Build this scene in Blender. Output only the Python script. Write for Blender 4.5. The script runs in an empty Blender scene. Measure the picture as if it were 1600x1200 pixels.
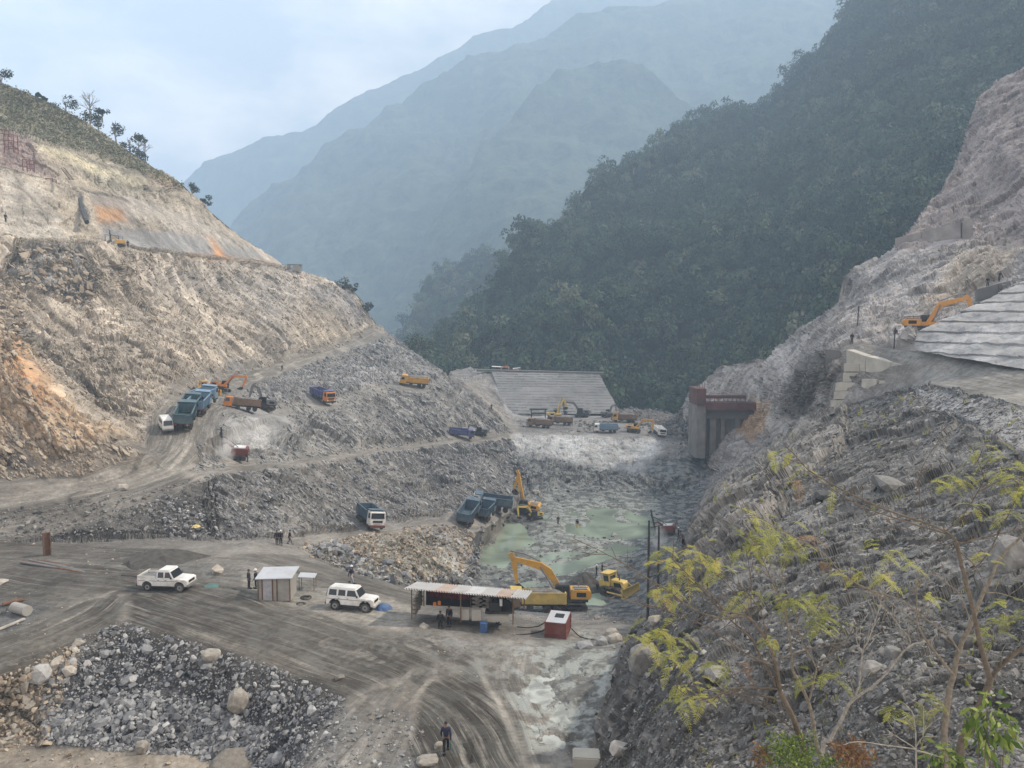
import bpy, bmesh, math, random, time
import numpy as np
from mathutils import Vector, Matrix
from mathutils.geometry import delaunay_2d_cdt
C = bpy.context.scene.collection
SC = bpy.context.scene
R = math.radians
PI = math.pi
# ---------------------------------------------------------------- camera, sky, sun, exposure
CAMZ = 23.0
F = 1155.0
HORY = 510.0
TH = math.atan((600 - 0 - HORY) / F)
cam_data = bpy.data.cameras.new('camera')
cam_data.sensor_width = 36.0
cam_data.lens = 36.0 * F / 1600.0
cam_data.clip_start = 0.5
cam_data.clip_end = 20000
cam = bpy.data.objects.new('camera', cam_data)
cam.location = (0, 0, CAMZ)
cam.rotation_euler = (PI / 2 - TH, 0, 0)
C.objects.link(cam)
SC.camera = cam

SUN_EL, SUN_AZ = R(44), R(78)      # azimuth measured from +Y towards +X
world = bpy.data.worlds.new('World')
SC.world = world
world.use_nodes = True
wn = world.node_tree.nodes; wl = world.node_tree.links
wn.clear()
w_out = wn.new('ShaderNodeOutputWorld')
w_bg = wn.new('ShaderNodeBackground')
w_sky = wn.new('ShaderNodeTexSky')
w_sky.sky_type = 'NISHITA'
w_sky.sun_disc = False
w_sky.sun_elevation = SUN_EL
w_sky.sun_rotation = SUN_AZ
w_sky.air_density = 1.0; w_sky.dust_density = 1.5; w_sky.ozone_density = 2.0
w_bg.inputs['Strength'].default_value = 0.066
# thin cloud cover: bright cloud colour mixed into the sky by noise on the view direction
tc = wn.new('ShaderNodeTexCoord')
mp = wn.new('ShaderNodeMapping'); mp.inputs['Scale'].default_value = (1.0, 1.0, 2.2)
nz = wn.new('ShaderNodeTexNoise'); nz.inputs['Scale'].default_value = 3.2; nz.inputs['Detail'].default_value = 7; nz.inputs['Roughness'].default_value = 0.55; nz.inputs['Distortion'].default_value = 0.4
rp = wn.new('ShaderNodeValToRGB'); rp.color_ramp.elements[0].position = 0.36; rp.color_ramp.elements[1].position = 0.66
rp.color_ramp.elements[0].color = (0.74, 0.74, 0.74, 1); rp.color_ramp.elements[1].color = (0.93, 0.93, 0.93, 1)
nz2 = wn.new('ShaderNodeTexNoise'); nz2.inputs['Scale'].default_value = 4.5; nz2.inputs['Detail'].default_value = 8; nz2.inputs['Roughness'].default_value = 0.6
rp2 = wn.new('ShaderNodeValToRGB'); rp2.color_ramp.elements[0].position = 0.42; rp2.color_ramp.elements[1].position = 0.64
rp2.color_ramp.elements[0].color = (8.0, 7.6, 7.5, 1); rp2.color_ramp.elements[1].color = (18.5, 15.8, 13.6, 1)
mx = wn.new('ShaderNodeMix'); mx.data_type = 'RGBA'
wl.new(tc.outputs['Generated'], mp.inputs['Vector'])
wl.new(mp.outputs['Vector'], nz.inputs['Vector']); wl.new(mp.outputs['Vector'], nz2.inputs['Vector'])
wl.new(nz.outputs['Fac'], rp.inputs['Fac']); wl.new(nz2.outputs['Fac'], rp2.inputs['Fac'])
wl.new(rp.outputs['Color'], mx.inputs[0])
wl.new(w_sky.outputs['Color'], mx.inputs[6]); wl.new(rp2.outputs['Color'], mx.inputs[7])
wl.new(mx.outputs[2], w_bg.inputs['Color']); wl.new(w_bg.outputs['Background'], w_out.inputs['Surface'])

sun_d = bpy.data.lights.new('sun', 'SUN')
sun_d.energy = 5.0
sun_d.angle = R(2.0)
sun_d.color = (1.0, 0.87, 0.71)
sun = bpy.data.objects.new('sun', sun_d)
sdir = Vector((math.sin(SUN_AZ) * math.cos(SUN_EL), math.cos(SUN_AZ) * math.cos(SUN_EL), math.sin(SUN_EL)))
sun.rotation_euler = sdir.to_track_quat('Z', 'Y').to_euler()
C.objects.link(sun)

SC.view_settings.view_transform = 'Standard'
SC.view_settings.look = 'None'
SC.view_settings.exposure = 0.83
SC.view_settings.gamma = 1.0
SC.view_settings.use_curve_mapping = False
SC.render.engine = 'CYCLES'
SC.cycles.max_bounces = 6
SC.cycles.diffuse_bounces = 3
SC.cycles.volume_bounces = 2
SC.cycles.transparent_max_bounces = 12
SC.cycles.use_denoising = True

# ---------------------------------------------------------------- projection helpers
cth, sth = math.cos(TH), math.sin(TH)
def P(px, py, D):
    a = (px - 800.0) / F; b = (600.0 - py) / F
    Y = cth + b * sth; Z = b * cth - sth
    return (a * D / Y, D, CAMZ + Z * D / Y)
def DZ(py, z):
    """forward distance at which row py meets height z"""
    b = (600.0 - py) / F
    return (z - CAMZ) * (cth + b * sth) / (b * cth - sth)
def Pz(px, py, z): return P(px, py, DZ(py, z))
def Pn(px, py, D):
    a = (px - 800.0) / F; b = (600.0 - py) / F
    Y = cth + b * sth; Z = b * cth - sth
    return np.stack([a * D / Y, D, CAMZ + Z * D / Y], -1)
def projn(p):
    y = p[:, 1]; z = p[:, 2] - CAMZ
    d = y * cth - z * sth; u = y * sth + z * cth
    d = np.maximum(d, 0.5)
    return 800 + F * p[:, 0] / d, 600 - F * u / d, d

# ---------------------------------------------------------------- noise
_r = np.random.RandomState(7)
LT = _r.rand(64, 64, 64).astype(np.float32)
def vnoise(p):
    i = np.floor(p).astype(np.int32); f = (p - i).astype(np.float32); f = f * f * (3 - 2 * f)
    x0, y0, z0 = (i[:, 0] & 63), (i[:, 1] & 63), (i[:, 2] & 63)
    x1, y1, z1 = (x0 + 1) & 63, (y0 + 1) & 63, (z0 + 1) & 63
    fx, fy, fz = f[:, 0], f[:, 1], f[:, 2]
    a = LT[x0, y0, z0] * (1 - fx) + LT[x1, y0, z0] * fx
    b = LT[x0, y1, z0] * (1 - fx) + LT[x1, y1, z0] * fx
    c = LT[x0, y0, z1] * (1 - fx) + LT[x1, y0, z1] * fx
    d = LT[x0, y1, z1] * (1 - fx) + LT[x1, y1, z1] * fx
    a = a * (1 - fy) + b * fy; c = c * (1 - fy) + d * fy
    return (a * (1 - fz) + c * fz) * 2 - 1
def fbm(p, scale, octv=4, gain=0.5, ridged=False):
    q = p * scale; s = 0; amp = 1.0; tot = 0
    for o in range(octv):
        v = vnoise(q + o * 17.3)
        if ridged: v = 1 - 2 * np.abs(v)
        s = s + v * amp; tot += amp; amp *= gain; q = q * 2.03
    return s / tot

# ---------------------------------------------------------------- tags and mesh builder
def tag(o, label=None, cat=None, group=None, kind=None):
    if label: o['label'] = label
    if cat: o['category'] = cat
    if group: o['group'] = group
    if kind: o['kind'] = kind
    return o
def empty(name, loc, rz=0, label=None, cat=None, group=None):
    o = bpy.data.objects.new(name, None); C.objects.link(o)
    o.location = loc; o.rotation_euler = (0, 0, rz); o.empty_display_size = 0.3
    return tag(o, label, cat, group)
def children(o): return [c for c in bpy.data.objects if c.parent == o]
def np_mesh(name, V, T, mat=None, smooth=False):
    me = bpy.data.meshes.new(name)
    V = np.asarray(V, np.float32); T = np.asarray(T, np.int32); k = T.shape[1]
    me.vertices.add(len(V)); me.vertices.foreach_set('co', V.ravel())
    me.loops.add(T.size); me.loops.foreach_set('vertex_index', T.ravel())
    me.polygons.add(len(T)); me.polygons.foreach_set('loop_start', np.arange(0, T.size, k, dtype=np.int32))
    me.polygons.foreach_set('loop_total', np.full(len(T), k, np.int32))
    me.polygons.foreach_set('use_smooth', np.full(len(T), smooth))
    me.update(calc_edges=True)
    if mat: me.materials.append(mat)
    return me
def link(name, me, parent=None):
    o = bpy.data.objects.new(name, me); C.objects.link(o)
    if parent: o.parent = parent
    return o
class MB:
    def __init__(s): s.v = []; s.f = []
    def add(s, vs, fs):
        n = len(s.v); s.v += [tuple(v) for v in vs]; s.f += [tuple(i + n for i in f) for f in fs]; return s
    def box(s, c, d, rx=0, ry=0, rz=0, taper=1.0):
        hx, hy, hz = d[0] / 2, d[1] / 2, d[2] / 2
        m = Matrix.Rotation(rz, 3, 'Z') @ Matrix.Rotation(ry, 3, 'Y') @ Matrix.Rotation(rx, 3, 'X')
        vs = []
        for z in (-1, 1):
            t = 1 if z < 0 else taper
            for x, y in ((-1, -1), (1, -1), (1, 1), (-1, 1)):
                vs.append(m @ Vector((x * hx * t, y * hy * t, z * hz)) + Vector(c))
        return s.add(vs, [(0, 3, 2, 1), (4, 5, 6, 7), (0, 1, 5, 4), (1, 2, 6, 5), (2, 3, 7, 6), (3, 0, 4, 7)])
    def prism(s, prof, y0, y1, inset=0.0):
        """side outline prof [(x,z)] pushed from y0 to y1"""
        n = len(prof); vs = [(x, y0, z) for x, z in prof] + [(x, y1, z) for x, z in prof]
        fs = [tuple(range(n)), tuple(range(2 * n - 1, n - 1, -1))] + [(i, i + n, (i + 1) % n + n, (i + 1) % n) for i in range(n)]
        return s.add(vs, fs)
    def cyl(s, c, r, h, ax='Z', n=16, r2=None):
        r2 = r if r2 is None else r2; vs = []
        for k, rr in ((-h / 2, r), (h / 2, r2)):
            for i in range(n):
                a = 2 * PI * i / n; u, w = rr * math.cos(a), rr * math.sin(a)
                p = {'Z': (u, w, k), 'X': (k, u, w), 'Y': (w, k, u)}[ax]
                vs.append((p[0] + c[0], p[1] + c[1], p[2] + c[2]))
        fs = [tuple(range(n - 1, -1, -1)), tuple(range(n, 2 * n))] + [(i, (i + 1) % n, (i + 1) % n + n, i + n) for i in range(n)]
        return s.add(vs, fs)
    def tube(s, pts, rad, n=6):
        pts = [Vector(p) for p in pts]
        if not hasattr(rad, '__len__'): rad = [rad] * len(pts)
        rings = []; vs = []; prev = None
        for i, p in enumerate(pts):
            t = (pts[min(i + 1, len(pts) - 1)] - pts[max(i - 1, 0)]).normalized()
            a = t.orthogonal().normalized() if prev is None else (prev - t * prev.dot(t)).normalized()
            prev = a; b = t.cross(a)
            for k in range(n):
                g = 2 * PI * k / n; vs.append(p + (a * math.cos(g) + b * math.sin(g)) * rad[i])
        fs = []
        for i in range(len(pts) - 1):
            for k in range(n):
                fs.append((i * n + k, i * n + (k + 1) % n, (i + 1) * n + (k + 1) % n, (i + 1) * n + k))
        fs.append(tuple(range(n - 1, -1, -1))); m = (len(pts) - 1) * n; fs.append(tuple(range(m, m + n)))
        return s.add(vs, fs)
    def build(s, name, mat, parent=None, bevel=0.0, smooth=False):
        me = bpy.data.meshes.new(name); me.from_pydata(s.v, [], s.f); 
        if bevel:
            bm = bmesh.new(); bm.from_mesh(me)
            bmesh.ops.recalc_face_normals(bm, faces=bm.faces)
            es = [e for e in bm.edges if len(e.link_faces) == 2 and e.calc_face_angle(0) > 0.5]
            bmesh.ops.bevel(bm, geom=es, offset=bevel, segments=2, affect='EDGES', clamp_overlap=True)
            bm.to_mesh(me); bm.free()
        else:
            bm = bmesh.new(); bm.from_mesh(me); bmesh.ops.recalc_face_normals(bm, faces=bm.faces); bm.to_mesh(me); bm.free()
        if smooth:
            me.polygons.foreach_set('use_smooth', [True] * len(me.polygons))
        me.materials.append(mat)
        return link(name, me, parent)

# ---------------------------------------------------------------- materials
def mat(name, col, rough=0.7, metal=0.0, var=0.25, vs=3.0, dirt=0.0, bump=0.0, spec=0.5, dirtcol=(0.22, 0.2, 0.18)):
    m = bpy.data.materials.new(name); m.use_nodes = True
    nt = m.node_tree; n = nt.nodes; l = nt.links; b = n['Principled BSDF']
    b.inputs['Roughness'].default_value = rough; b.inputs['Metallic'].default_value = metal
    b.inputs['Specular IOR Level'].default_value = spec
    t = n.new('ShaderNodeTexCoord'); nz = n.new('ShaderNodeTexNoise'); nz.inputs['Scale'].default_value = vs; nz.inputs['Detail'].default_value = 6
    l.new(t.outputs['Object'], nz.inputs['Vector'])
    mr = n.new('ShaderNodeMapRange'); mr.inputs['From Min'].default_value = 0.3; mr.inputs['From Max'].default_value = 0.7
    mr.inputs['To Min'].default_value = 1 - var; mr.inputs['To Max'].default_value = 1 + var * 0.6
    l.new(nz.outputs['Fac'], mr.inputs['Value'])
    mm = n.new('ShaderNodeVectorMath'); mm.operation = 'SCALE'; mm.inputs[0].default_value = col[:3]
    l.new(mr.outputs['Result'], mm.inputs['Scale'])
    src = mm.outputs['Vector']
    if dirt > 0:
        n2 = n.new('ShaderNodeTexNoise'); n2.inputs['Scale'].default_value = vs * 0.6; n2.inputs['Detail'].default_value = 8; n2.inputs['Roughness'].default_value = 0.65
        l.new(t.outputs['Object'], n2.inputs['Vector'])
        r2 = n.new('ShaderNodeMapRange'); r2.inputs['From Min'].default_value = 0.62 - dirt * 0.3; r2.inputs['From Max'].default_value = 0.72
        r2.inputs['To Max'].default_value = min(1, dirt + 0.35)
        l.new(n2.outputs['Fac'], r2.inputs['Value'])
        x = n.new('ShaderNodeMix'); x.data_type = 'RGBA'; x.inputs[7].default_value = (*dirtcol, 1)
        l.new(r2.outputs['Result'], x.inputs[0]); l.new(src, x.inputs[6]); src = x.outputs[2]
    l.new(src, b.inputs['Base Color'])
    if bump:
        bp = n.new('ShaderNodeBump'); bp.inputs['Strength'].default_value = bump; bp.inputs['Distance'].default_value = 0.05
        n3 = n.new('ShaderNodeTexNoise'); n3.inputs['Scale'].default_value = vs * 4; n3.inputs['Detail'].default_value = 5
        l.new(t.outputs['Object'], n3.inputs['Vector']); l.new(n3.outputs['Fac'], bp.inputs['Height']); l.new(bp.outputs['Normal'], b.inputs['Normal'])
    return m
# ---------------------------------------------------------------- terrain: control lines (row/column sight lines with a distance each give world points)
def zl(z, *pts): return [(x, y, DZ(y, z)) for x, y in pts]
def refine(V, T, thr, minpass=9, off=None):
    """conforming edge-midpoint refinement; V world (n,3)"""
    for it in range(minpass):
        px, py, d = projn(V)
        E = np.concatenate([T[:, [0, 1]], T[:, [1, 2]], T[:, [2, 0]]]); Es = np.sort(E, 1)
        key = Es[:, 0].astype(np.int64) * len(V) + Es[:, 1]
        uk, inv = np.unique(key, return_inverse=True)
        a = (uk // len(V)).astype(np.int64); b = (uk % len(V)).astype(np.int64)
        sl = np.hypot(px[a] - px[b], py[a] - py[b])
        l3 = np.linalg.norm(V[a] - V[b], axis=1) / np.maximum(np.minimum(d[a], d[b]), 4) * F
        mx_, my_ = (px[a] + px[b]) / 2, (py[a] + py[b]) / 2
        out = np.maximum(np.maximum(-40 - mx_, mx_ - 1640), np.maximum(-40 - my_, my_ - 1240))
        t = np.where(out > 0, thr * 4 + out * 0.1, thr)
        mark = np.maximum(sl, 0.33 * l3) > t
        if not mark.any(): break
        mid = np.full(len(uk), -1, np.int64); mid[mark] = len(V) + np.arange(mark.sum())
        V = np.concatenate([V, (V[a[mark]] + V[b[mark]]) / 2])
        n = len(T); m = mid[inv]; m0, m1, m2 = m[:n], m[n:2 * n], m[2 * n:]
        c = (m0 >= 0).astype(int) + (m1 >= 0) + (m2 >= 0)
        new = [T[c == 0]]
        for rot in range(3):
            A, B, Cc = [T[:, (rot + k) % 3] for k in range(3)]
            M = [m0, m1, m2]; p, q, r = [M[(rot + k) % 3] for k in range(3)]
            s = (c == 1) & (p >= 0)
            new += [np.stack([A[s], p[s], Cc[s]], 1), np.stack([p[s], B[s], Cc[s]], 1)]
            s = (c == 2) & (p >= 0) & (q >= 0)
            new += [np.stack([p[s], B[s], q[s]], 1), np.stack([A[s], p[s], q[s]], 1), np.stack([A[s], q[s], Cc[s]], 1)]
        s = c == 3; A, B, Cc, p, q, r = T[s, 0], T[s, 1], T[s, 2], m0[s], m1[s], m2[s]
        new += [np.stack(x, 1) for x in ((A, p, r), (p, B, q), (r, q, Cc), (p, q, r))]
        T = np.concatenate(new)
    return V, T
def smooth_mesh(V, T, it, w=0.5):
    E = np.concatenate([T[:, [0, 1]], T[:, [1, 2]], T[:, [2, 0]]])
    E1 = np.sort(E, 1); key = E1[:, 0].astype(np.int64) * len(V) + E1[:, 1]; uk, cnt = np.unique(key, return_counts=True)
    bd = uk[cnt == 1]; fix = np.zeros(len(V), bool); fix[bd // len(V)] = True; fix[bd % len(V)] = True
    a = (uk // len(V)); b = (uk % len(V)); deg = np.bincount(a, minlength=len(V)) + np.bincount(b, minlength=len(V))
    for _ in range(it):
        S = np.stack([np.bincount(a, V[b, k], len(V)) + np.bincount(b, V[a, k], len(V)) for k in range(3)], 1) / np.maximum(deg, 1)[:, None]
        V = np.where(fix[:, None], V, V * (1 - w) + S * w)
    return V
def vnormals(V, T):
    n = np.cross(V[T[:, 1]] - V[T[:, 0]], V[T[:, 2]] - V[T[:, 0]])
    n *= np.sign((n * (np.array([0, 0, CAMZ + 20]) - V[T[:, 0]])).sum(1))[:, None]
    N = np.stack([sum(np.bincount(T[:, j], n[:, k], len(V)) for j in range(3)) for k in range(3)], 1)
    return N / np.maximum(np.linalg.norm(N, axis=1), 1e-9)[:, None]
def inpoly(px, py, poly):
    r = np.zeros(len(px), bool); n = len(poly)
    for i in range(n):
        x0, y0 = poly[i]; x1, y1 = poly[(i + 1) % n]
        if y0 == y1: continue
        c = ((y0 > py) != (y1 > py)) & (px < (x1 - x0) * (py - y0) / (y1 - y0) + x0)
        r ^= c
    return r
def sdpoly(px, py, poly, reach):
    """signed distance, + inside, clipped to reach"""
    P_ = np.array(poly, float); d = np.full(len(px), -float(reach))
    bb = (px > P_[:, 0].min() - reach) & (px < P_[:, 0].max() + reach) & (py > P_[:, 1].min() - reach) & (py < P_[:, 1].max() + reach)
    x, y = px[bb], py[bb]; dd = np.full(len(x), float(reach))
    for i in range(len(P_)):
        ax, ay = P_[i]; bx, by = P_[(i + 1) % len(P_)]; ex, ey = bx - ax, by - ay; L = ex * ex + ey * ey + 1e-9
        t = np.clip(((x - ax) * ex + (y - ay) * ey) / L, 0, 1)
        dd = np.minimum(dd, np.hypot(x - ax - t * ex, y - ay - t * ey))
    d[bb] = np.where(inpoly(x, y, poly), dd, -dd)
    return d
def build_sheet(boundary, lines, pts=(), pre=24, smooth=3, thr=2.3):
    vs, ds, es = [], [], []
    idx = {}
    def vi(p):
        k = (round(p[0], 1), round(p[1], 1))
        if k not in idx: idx[k] = len(vs); vs.append(k); ds.append(p[2])
        return idx[k]
    B = [vi(p) for p in boundary]
    es += [(B[i], B[(i + 1) % len(B)]) for i in range(len(B))]
    for ln in lines:
        L = [vi(p) for p in ln]
        es += [(L[i], L[i + 1]) for i in range(len(L) - 1) if L[i] != L[i + 1]]
    for p in pts: vi(p)
    rv, re_, rf, ov, oe, of_ = delaunay_2d_cdt([Vector(v) for v in vs], es, [], 0, 1e-4)
    D = []
    base = np.array(vs); dsn = np.array(ds)
    for v, o in zip(rv, ov):
        if len(o): D.append(dsn[o[0]])
        else:
            w = 1 / (((base - np.array(v)) ** 2).sum(1) + 1e-3) ; D.append((w ** 2 * dsn).sum() / (w ** 2).sum()); print('cross', v)
    px = np.array([v[0] for v in rv]); py = np.array([v[1] for v in rv]); D = np.array(D)
    T = np.array([f for f in rf]); cx, cy = px[T].mean(1), py[T].mean(1)
    T = T[inpoly(cx, cy, [(b[0], b[1]) for b in boundary])]
    V = Pn(px, py, D)
    V, T = refine(V, T, pre)
    V = smooth_mesh(V, T, smooth)
    V, T = refine(V, T, thr)
    V = smooth_mesh(V, T, 2)
    return V, T
t00 = time.time()
top_line = [(-500,-420,230),(-200,-60,215),(0,130,212),(60,152,218),(130,188,225),(200,235,235),(240,262,245),(282,286,255),(330,332,275),(370,366,285),(420,398,297),(447,417,302),(500,432,303),(548,450,304),(566,470,303),(578,492,302),
    (590,508,300),(606,520,296),(640,546,285),(672,568,262),(700,588,240),(704,580,300),(735,573,330),(765,584,292),(935,589,285),(948,606,280),(966,640,262),(1020,640,290),(1060,648,285),(1082,612,235),(1092,602,225),(1125,574,215),(1165,566,205),(1200,560,200),(1250,512,192),(1292,488,184),(1310,470,180),(1318,432,178),(1332,420,176),
    (1366,410,176),(1396,394,178),(1412,372,182),(1440,335,190),(1470,298,200),(1492,270,206),(1508,222,212),(1528,150,220),(1560,128,222),(1600,108,222),(1700,20,230),(1950,-180,250),(2300,-500,280)]
low = [(2300,1900,12),(1600,1750,14),(800,1750,17),(-500,1750,20)]
boundary = top_line + low
L = []
# left mountain, berms
L.append([(-500,150,150),(-200,210,170),(0,263,182),(110,290,190),(200,314,205),(330,362,258),(418,399,296)])
L.append([(-500,140,158),(-200,202,178),(0,257,190),(110,285,198),(200,309,213),(330,358,266)])
L.append([(0,205,196),(50,216,198),(150,250,206),(230,274,228),(284,300,254)])
L.append([(0,200,204),(50,211,206),(150,246,214),(230,271,236)])
L.append([(-500,330,130),(-200,360,140),(0,376,150),(90,384,158),(180,386,172),(260,393,200),(350,407,245),(420,416,285),(446,420,300)])
L.append([(-500,322,138),(-200,352,150),(0,366,160),(90,374,168),(180,377,182),(260,386,208),(350,402,250)])
# rock slope toe = inner edge of haul road
L.append([(130,637,121),(180,666,112),(228,700,104.5),(237,668,109),(252,650,114),(290,618,128),(312,606,140),(352,590,165),(400,577,185),(450,562,212),(520,541,250),(566,524,282),(582,508,297)])
# spur
L.append([(-500,300,75),(-200,420,88),(0,512,104),(28,542,103),(60,590,101),(100,616,100),(132,641,99),(180,670,97.5),(223,706,95.5)])
L.append([(-500,296,100),(-200,414,118),(0,506,134),(30,535,131),(64,584,126),(104,610,123),(133,636,120),(182,665,112),(228,700,104)])
L.append([(-500,800,72),(-200,772,80),(0,750,89),(70,748,90.5),(150,738,92),(200,722,94),(223,706,95.5)])
L.append([(0,640,96),(80,660,95),(150,690,94)])
# haul road outer edge / bank crest
L.append([(-500,860,68),(-200,830,76),(0,793,85),(100,775,87),(200,762,90.5),(300,737,98),(340,732,102),(400,729,108),(450,724,116),(500,716,130),(600,704,160),(700,690,188),(760,684,198),(800,679,206)])
L.append([(-500,840,73),(-200,808,80),(0,776,87.5),(90,762,90),(170,750,92.5),(220,735,96),(262,712,100),(272,690,103),(268,668,107)])
L.append([(320,726,104),(400,718,112),(450,712,122),(500,704,135),(600,694,165),(700,682,192),(790,673,208)])
L.append([(313,726,103),(308,700,104),(305,680,106),(322,650,115),(335,635,126),(352,613,150),(365,603,168),(420,589,192),(470,574,215),(540,552,252),(590,527,287),(606,521,295)])
# upper work bench (drill area, tippers)
L.append([(335,715,106),(352,690,109),(352,665,114),(356,645,120),(420,640,140),(448,634,150),(480,640,160),(520,632,166),(560,618,180),(606,607,196),(680,601,206)])
L.append([(350,637,123),(420,632,146),(460,626,156),(500,622,172),(560,609,186),(606,601,202),(682,595,212)])
L.append([(430,640,143),(440,670,134),(436,700,126),(428,714,118)])
L.append([(450,676,136),(520,672,150),(600,668,170),(700,655,195),(760,668,206)])
# embankment right silhouette with valley behind
L.append([(640,546,285),(672,568,262),(700,588,240),(728,604,226),(756,628,215),(780,655,209),(800,676,206)])
L.append([(706,590,288),(734,600,260),(764,624,246),(790,650,235),(806,668,215)])
# dam face
L.append([(765,584,292),(772,604,278),(790,640,256),(800,652,248),(880,652,246),(966,648,244)])
L.append([(935,589,285),(965,640,262),(968,650,243)])
# bench edge & pit wall
L.append([(800,679,206),(870,678,207),(960,681,206),(1030,684,205),(1085,700,205)])
L.append([(795,714,196),(850,712,194),(900,722,191),(960,735,189),(1010,742,188),(1080,720,190)])
# pit floor
L.append(zl(-15,(740,900),(738,880),(745,855)) + [(762,842,133),(797,814,150)] + zl(-15.2,(850,790),(880,765),(905,752),(1000,765),(1060,775),(1085,790)))
L.append(zl(-15,(820,810),(860,830),(850,880),(900,905),(1000,850)))
L.append(zl(-15.2,(1100,740),(1120,740)))
# road 3, inner/outer edges
L.append([(450,842,89),(520,832,101),(560,824,110),(640,812,119),(700,806,124),(745,800,131),(790,790,145)])
L.append([(490,852,89),(530,840,100),(600,826,112),(645,822,115),(700,818,117),(760,816,122),(776,806,132),(800,797,143)])
L.append([(490,872,83),(560,898,77),(625,914,76),(660,912,82),(700,908,96),(740,900,113)])
L.append([(736,882,112),(744,854,120),(768,826,127)])
# left bank toe
L.append([(-500,880,74),(-200,860,78),(0,842,82.5),(200,843,84),(300,840,86),(400,836,88),(450,842,89)])
# main ground
L.append(zl(0,(-500,1000),(-200,960),(0,900),(200,880),(400,880)) + zl(-1.2,(500,895),(600,925)) + [(660,935,66),(720,945,64),(800,965,61),(880,985,57),(960,985,58)])
L.append([(640,918,78),(680,925,90),(740,940,97),(800,952,99),(900,957,98.5),(960,946,101),(1010,940,95)])
L.append(zl(0,(640,985),(740,1000),(840,1010),(900,1020),(985,1010)))
L.append(zl(-0.3,(760,1040),(840,1100),(900,1170),(905,1250),(890,1700)))
L.append([(880,985,57),(940,975,68),(1000,965,70)])
# rock pile
L.append(zl(0,(-500,1220),(-200,1130),(0,1052),(90,1008),(150,982),(190,968),(240,980),(330,1006),(420,1035),(500,1062),(535,1085),(548,1115),(500,1200),(440,1330)))
L.append(zl(-4.6,(-500,1400),(-200,1260),(0,1130),(90,1165),(190,1172),(300,1175),(380,1200),(300,1330)))
L.append(zl(-2.2,(60,1070),(160,1060),(260,1070),(380,1100),(450,1130)))
L.append(zl(0,(40,935),(85,930),(80,965),(0,990)) )
# right slope silhouette
sil = [(985,1010,DZ(1010,0.15)),(1010,965,62),(1040,905,73),(1075,852,84),(1092,815,90),(1118,772,95),(1150,752,98),(1182,722,101),(1212,706,104),(1262,662,108),(1300,640,112)]
L.append(zl(0.15,(915,1260),(930,1200),(955,1110),(975,1050),(985,1010)) + sil[1:])
L.append([(1004,961,75),(1033,902,100),(1066,852,122),(1084,812,142),(1108,768,165),(1120,744,178),(1128,736,183),(1146,745,150),(1176,716,150),(1206,700,150),(1256,656,150),(1290,632,140)])
L.append([(1300,640,112),(1370,622,104),(1420,606,94),(1450,601,88),(1520,616,72),(1600,640,60),(1800,700,48),(2300,800,35)])
L.append([(1290,560,116),(1330,541,115),(1380,556,107),(1440,574,96),(1520,592,83),(1600,622,66),(1800,680,54),(2300,770,42)])
L.append([(1300,640,112),(1298,600,114),(1330,541,115)])
L.append([(1396,606,100),(1420,606,94),(1448,588,93),(1440,574,96)])
L.append([(1340,530,122),(1380,528,118),(1440,548,99),(1520,562,88),(1600,577,78),(1800,610,62),(2300,690,45)])
def DP(px, py, off=0.0):
    a = (px - 800.0) / F; b = (600.0 - py) / F; Y = cth + b * sth; Z = b * cth - sth; t = min(1, max(0, (py - 650) / 400))
    return (1 - t) * Y * (4.8 - CAMZ) / (Z - 0.541 * a + 0.184 * Y) + t * Y * (4.8 + off - CAMZ) / (Z - 0.541 * a)
RP = [(x, y) for x, y in ((1060,1200),(1200,1200),(1350,1200),(1480,1200),(1600,1200),(1700,1500),(1500,1500),(1100,1500),(1300,1500),(1080,1060),(1220,1060),(1400,1060),(1600,1060),(1130,950),(1280,950),(1450,950),(1620,950),(1180,850),(1330,850),(1500,850),(1640,850),(1240,760),(1380,760),(1540,760),(1300,690),(1440,690),(1600,700))]
# right upper cliff
L.append([(1235,628,158),(1225,600,165),(1200,640,178),(1130,690,190),(1110,735,190)])
L.append([(1260,580,150),(1330,520,128),(1400,520,124),(1436,520,120),(1520,486,122),(1600,440,118),(1900,300,100)])
L.append([(1438,524,100),(1520,490,106),(1600,448,102),(1800,380,90),(2300,260,70)])
L.append([(1438,524,100),(1440,548,99)])
L.append([(1390,402,170),(1420,394,166),(1500,384,158),(1600,378,150),(1900,330,130)])
L.append([(1396,395,178),(1420,388,174),(1500,378,166),(1600,372,158),(1900,322,140)])
L.append([(1480,300,200),(1540,290,190),(1600,270,180),(1900,200,160)])
L.append([(1083,650,225),(1092,705,205),(1100,730,196),(1110,735,190)])
L.append([(1180,612,196),(1182,650,190),(1180,690,188)])
PTS = [(300,480,195),(450,500,235),(520,480,275),(150,480,160),(40,430,150),(380,690,116),(400,660,130),(600,640,185),(640,740,155),(500,780,115),(300,790,91),(100,810,85.5),(560,575,225),(640,575,235),(1250,440,178),(1400,460,150),(1500,440,140),(1500,340,180),
       (250,920,DZ(920,0)),(400,960,DZ(960,0)),(560,1000,DZ(1000,0)),(650,1080,DZ(1080,0)),(720,1170,DZ(1170,0)),(600,1150,DZ(1150,0)),(0,970,DZ(970,0)),(700,1400,DZ(1400,0))] + [(x, y, DP(x, y, 0.3 * math.sin(x * 0.05) + 0.25 * math.cos(y * 0.04))) for x, y in RP]
V0, T0 = build_sheet(boundary, L, PTS)
print('sheet', len(V0), len(T0), time.time() - t00)
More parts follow.
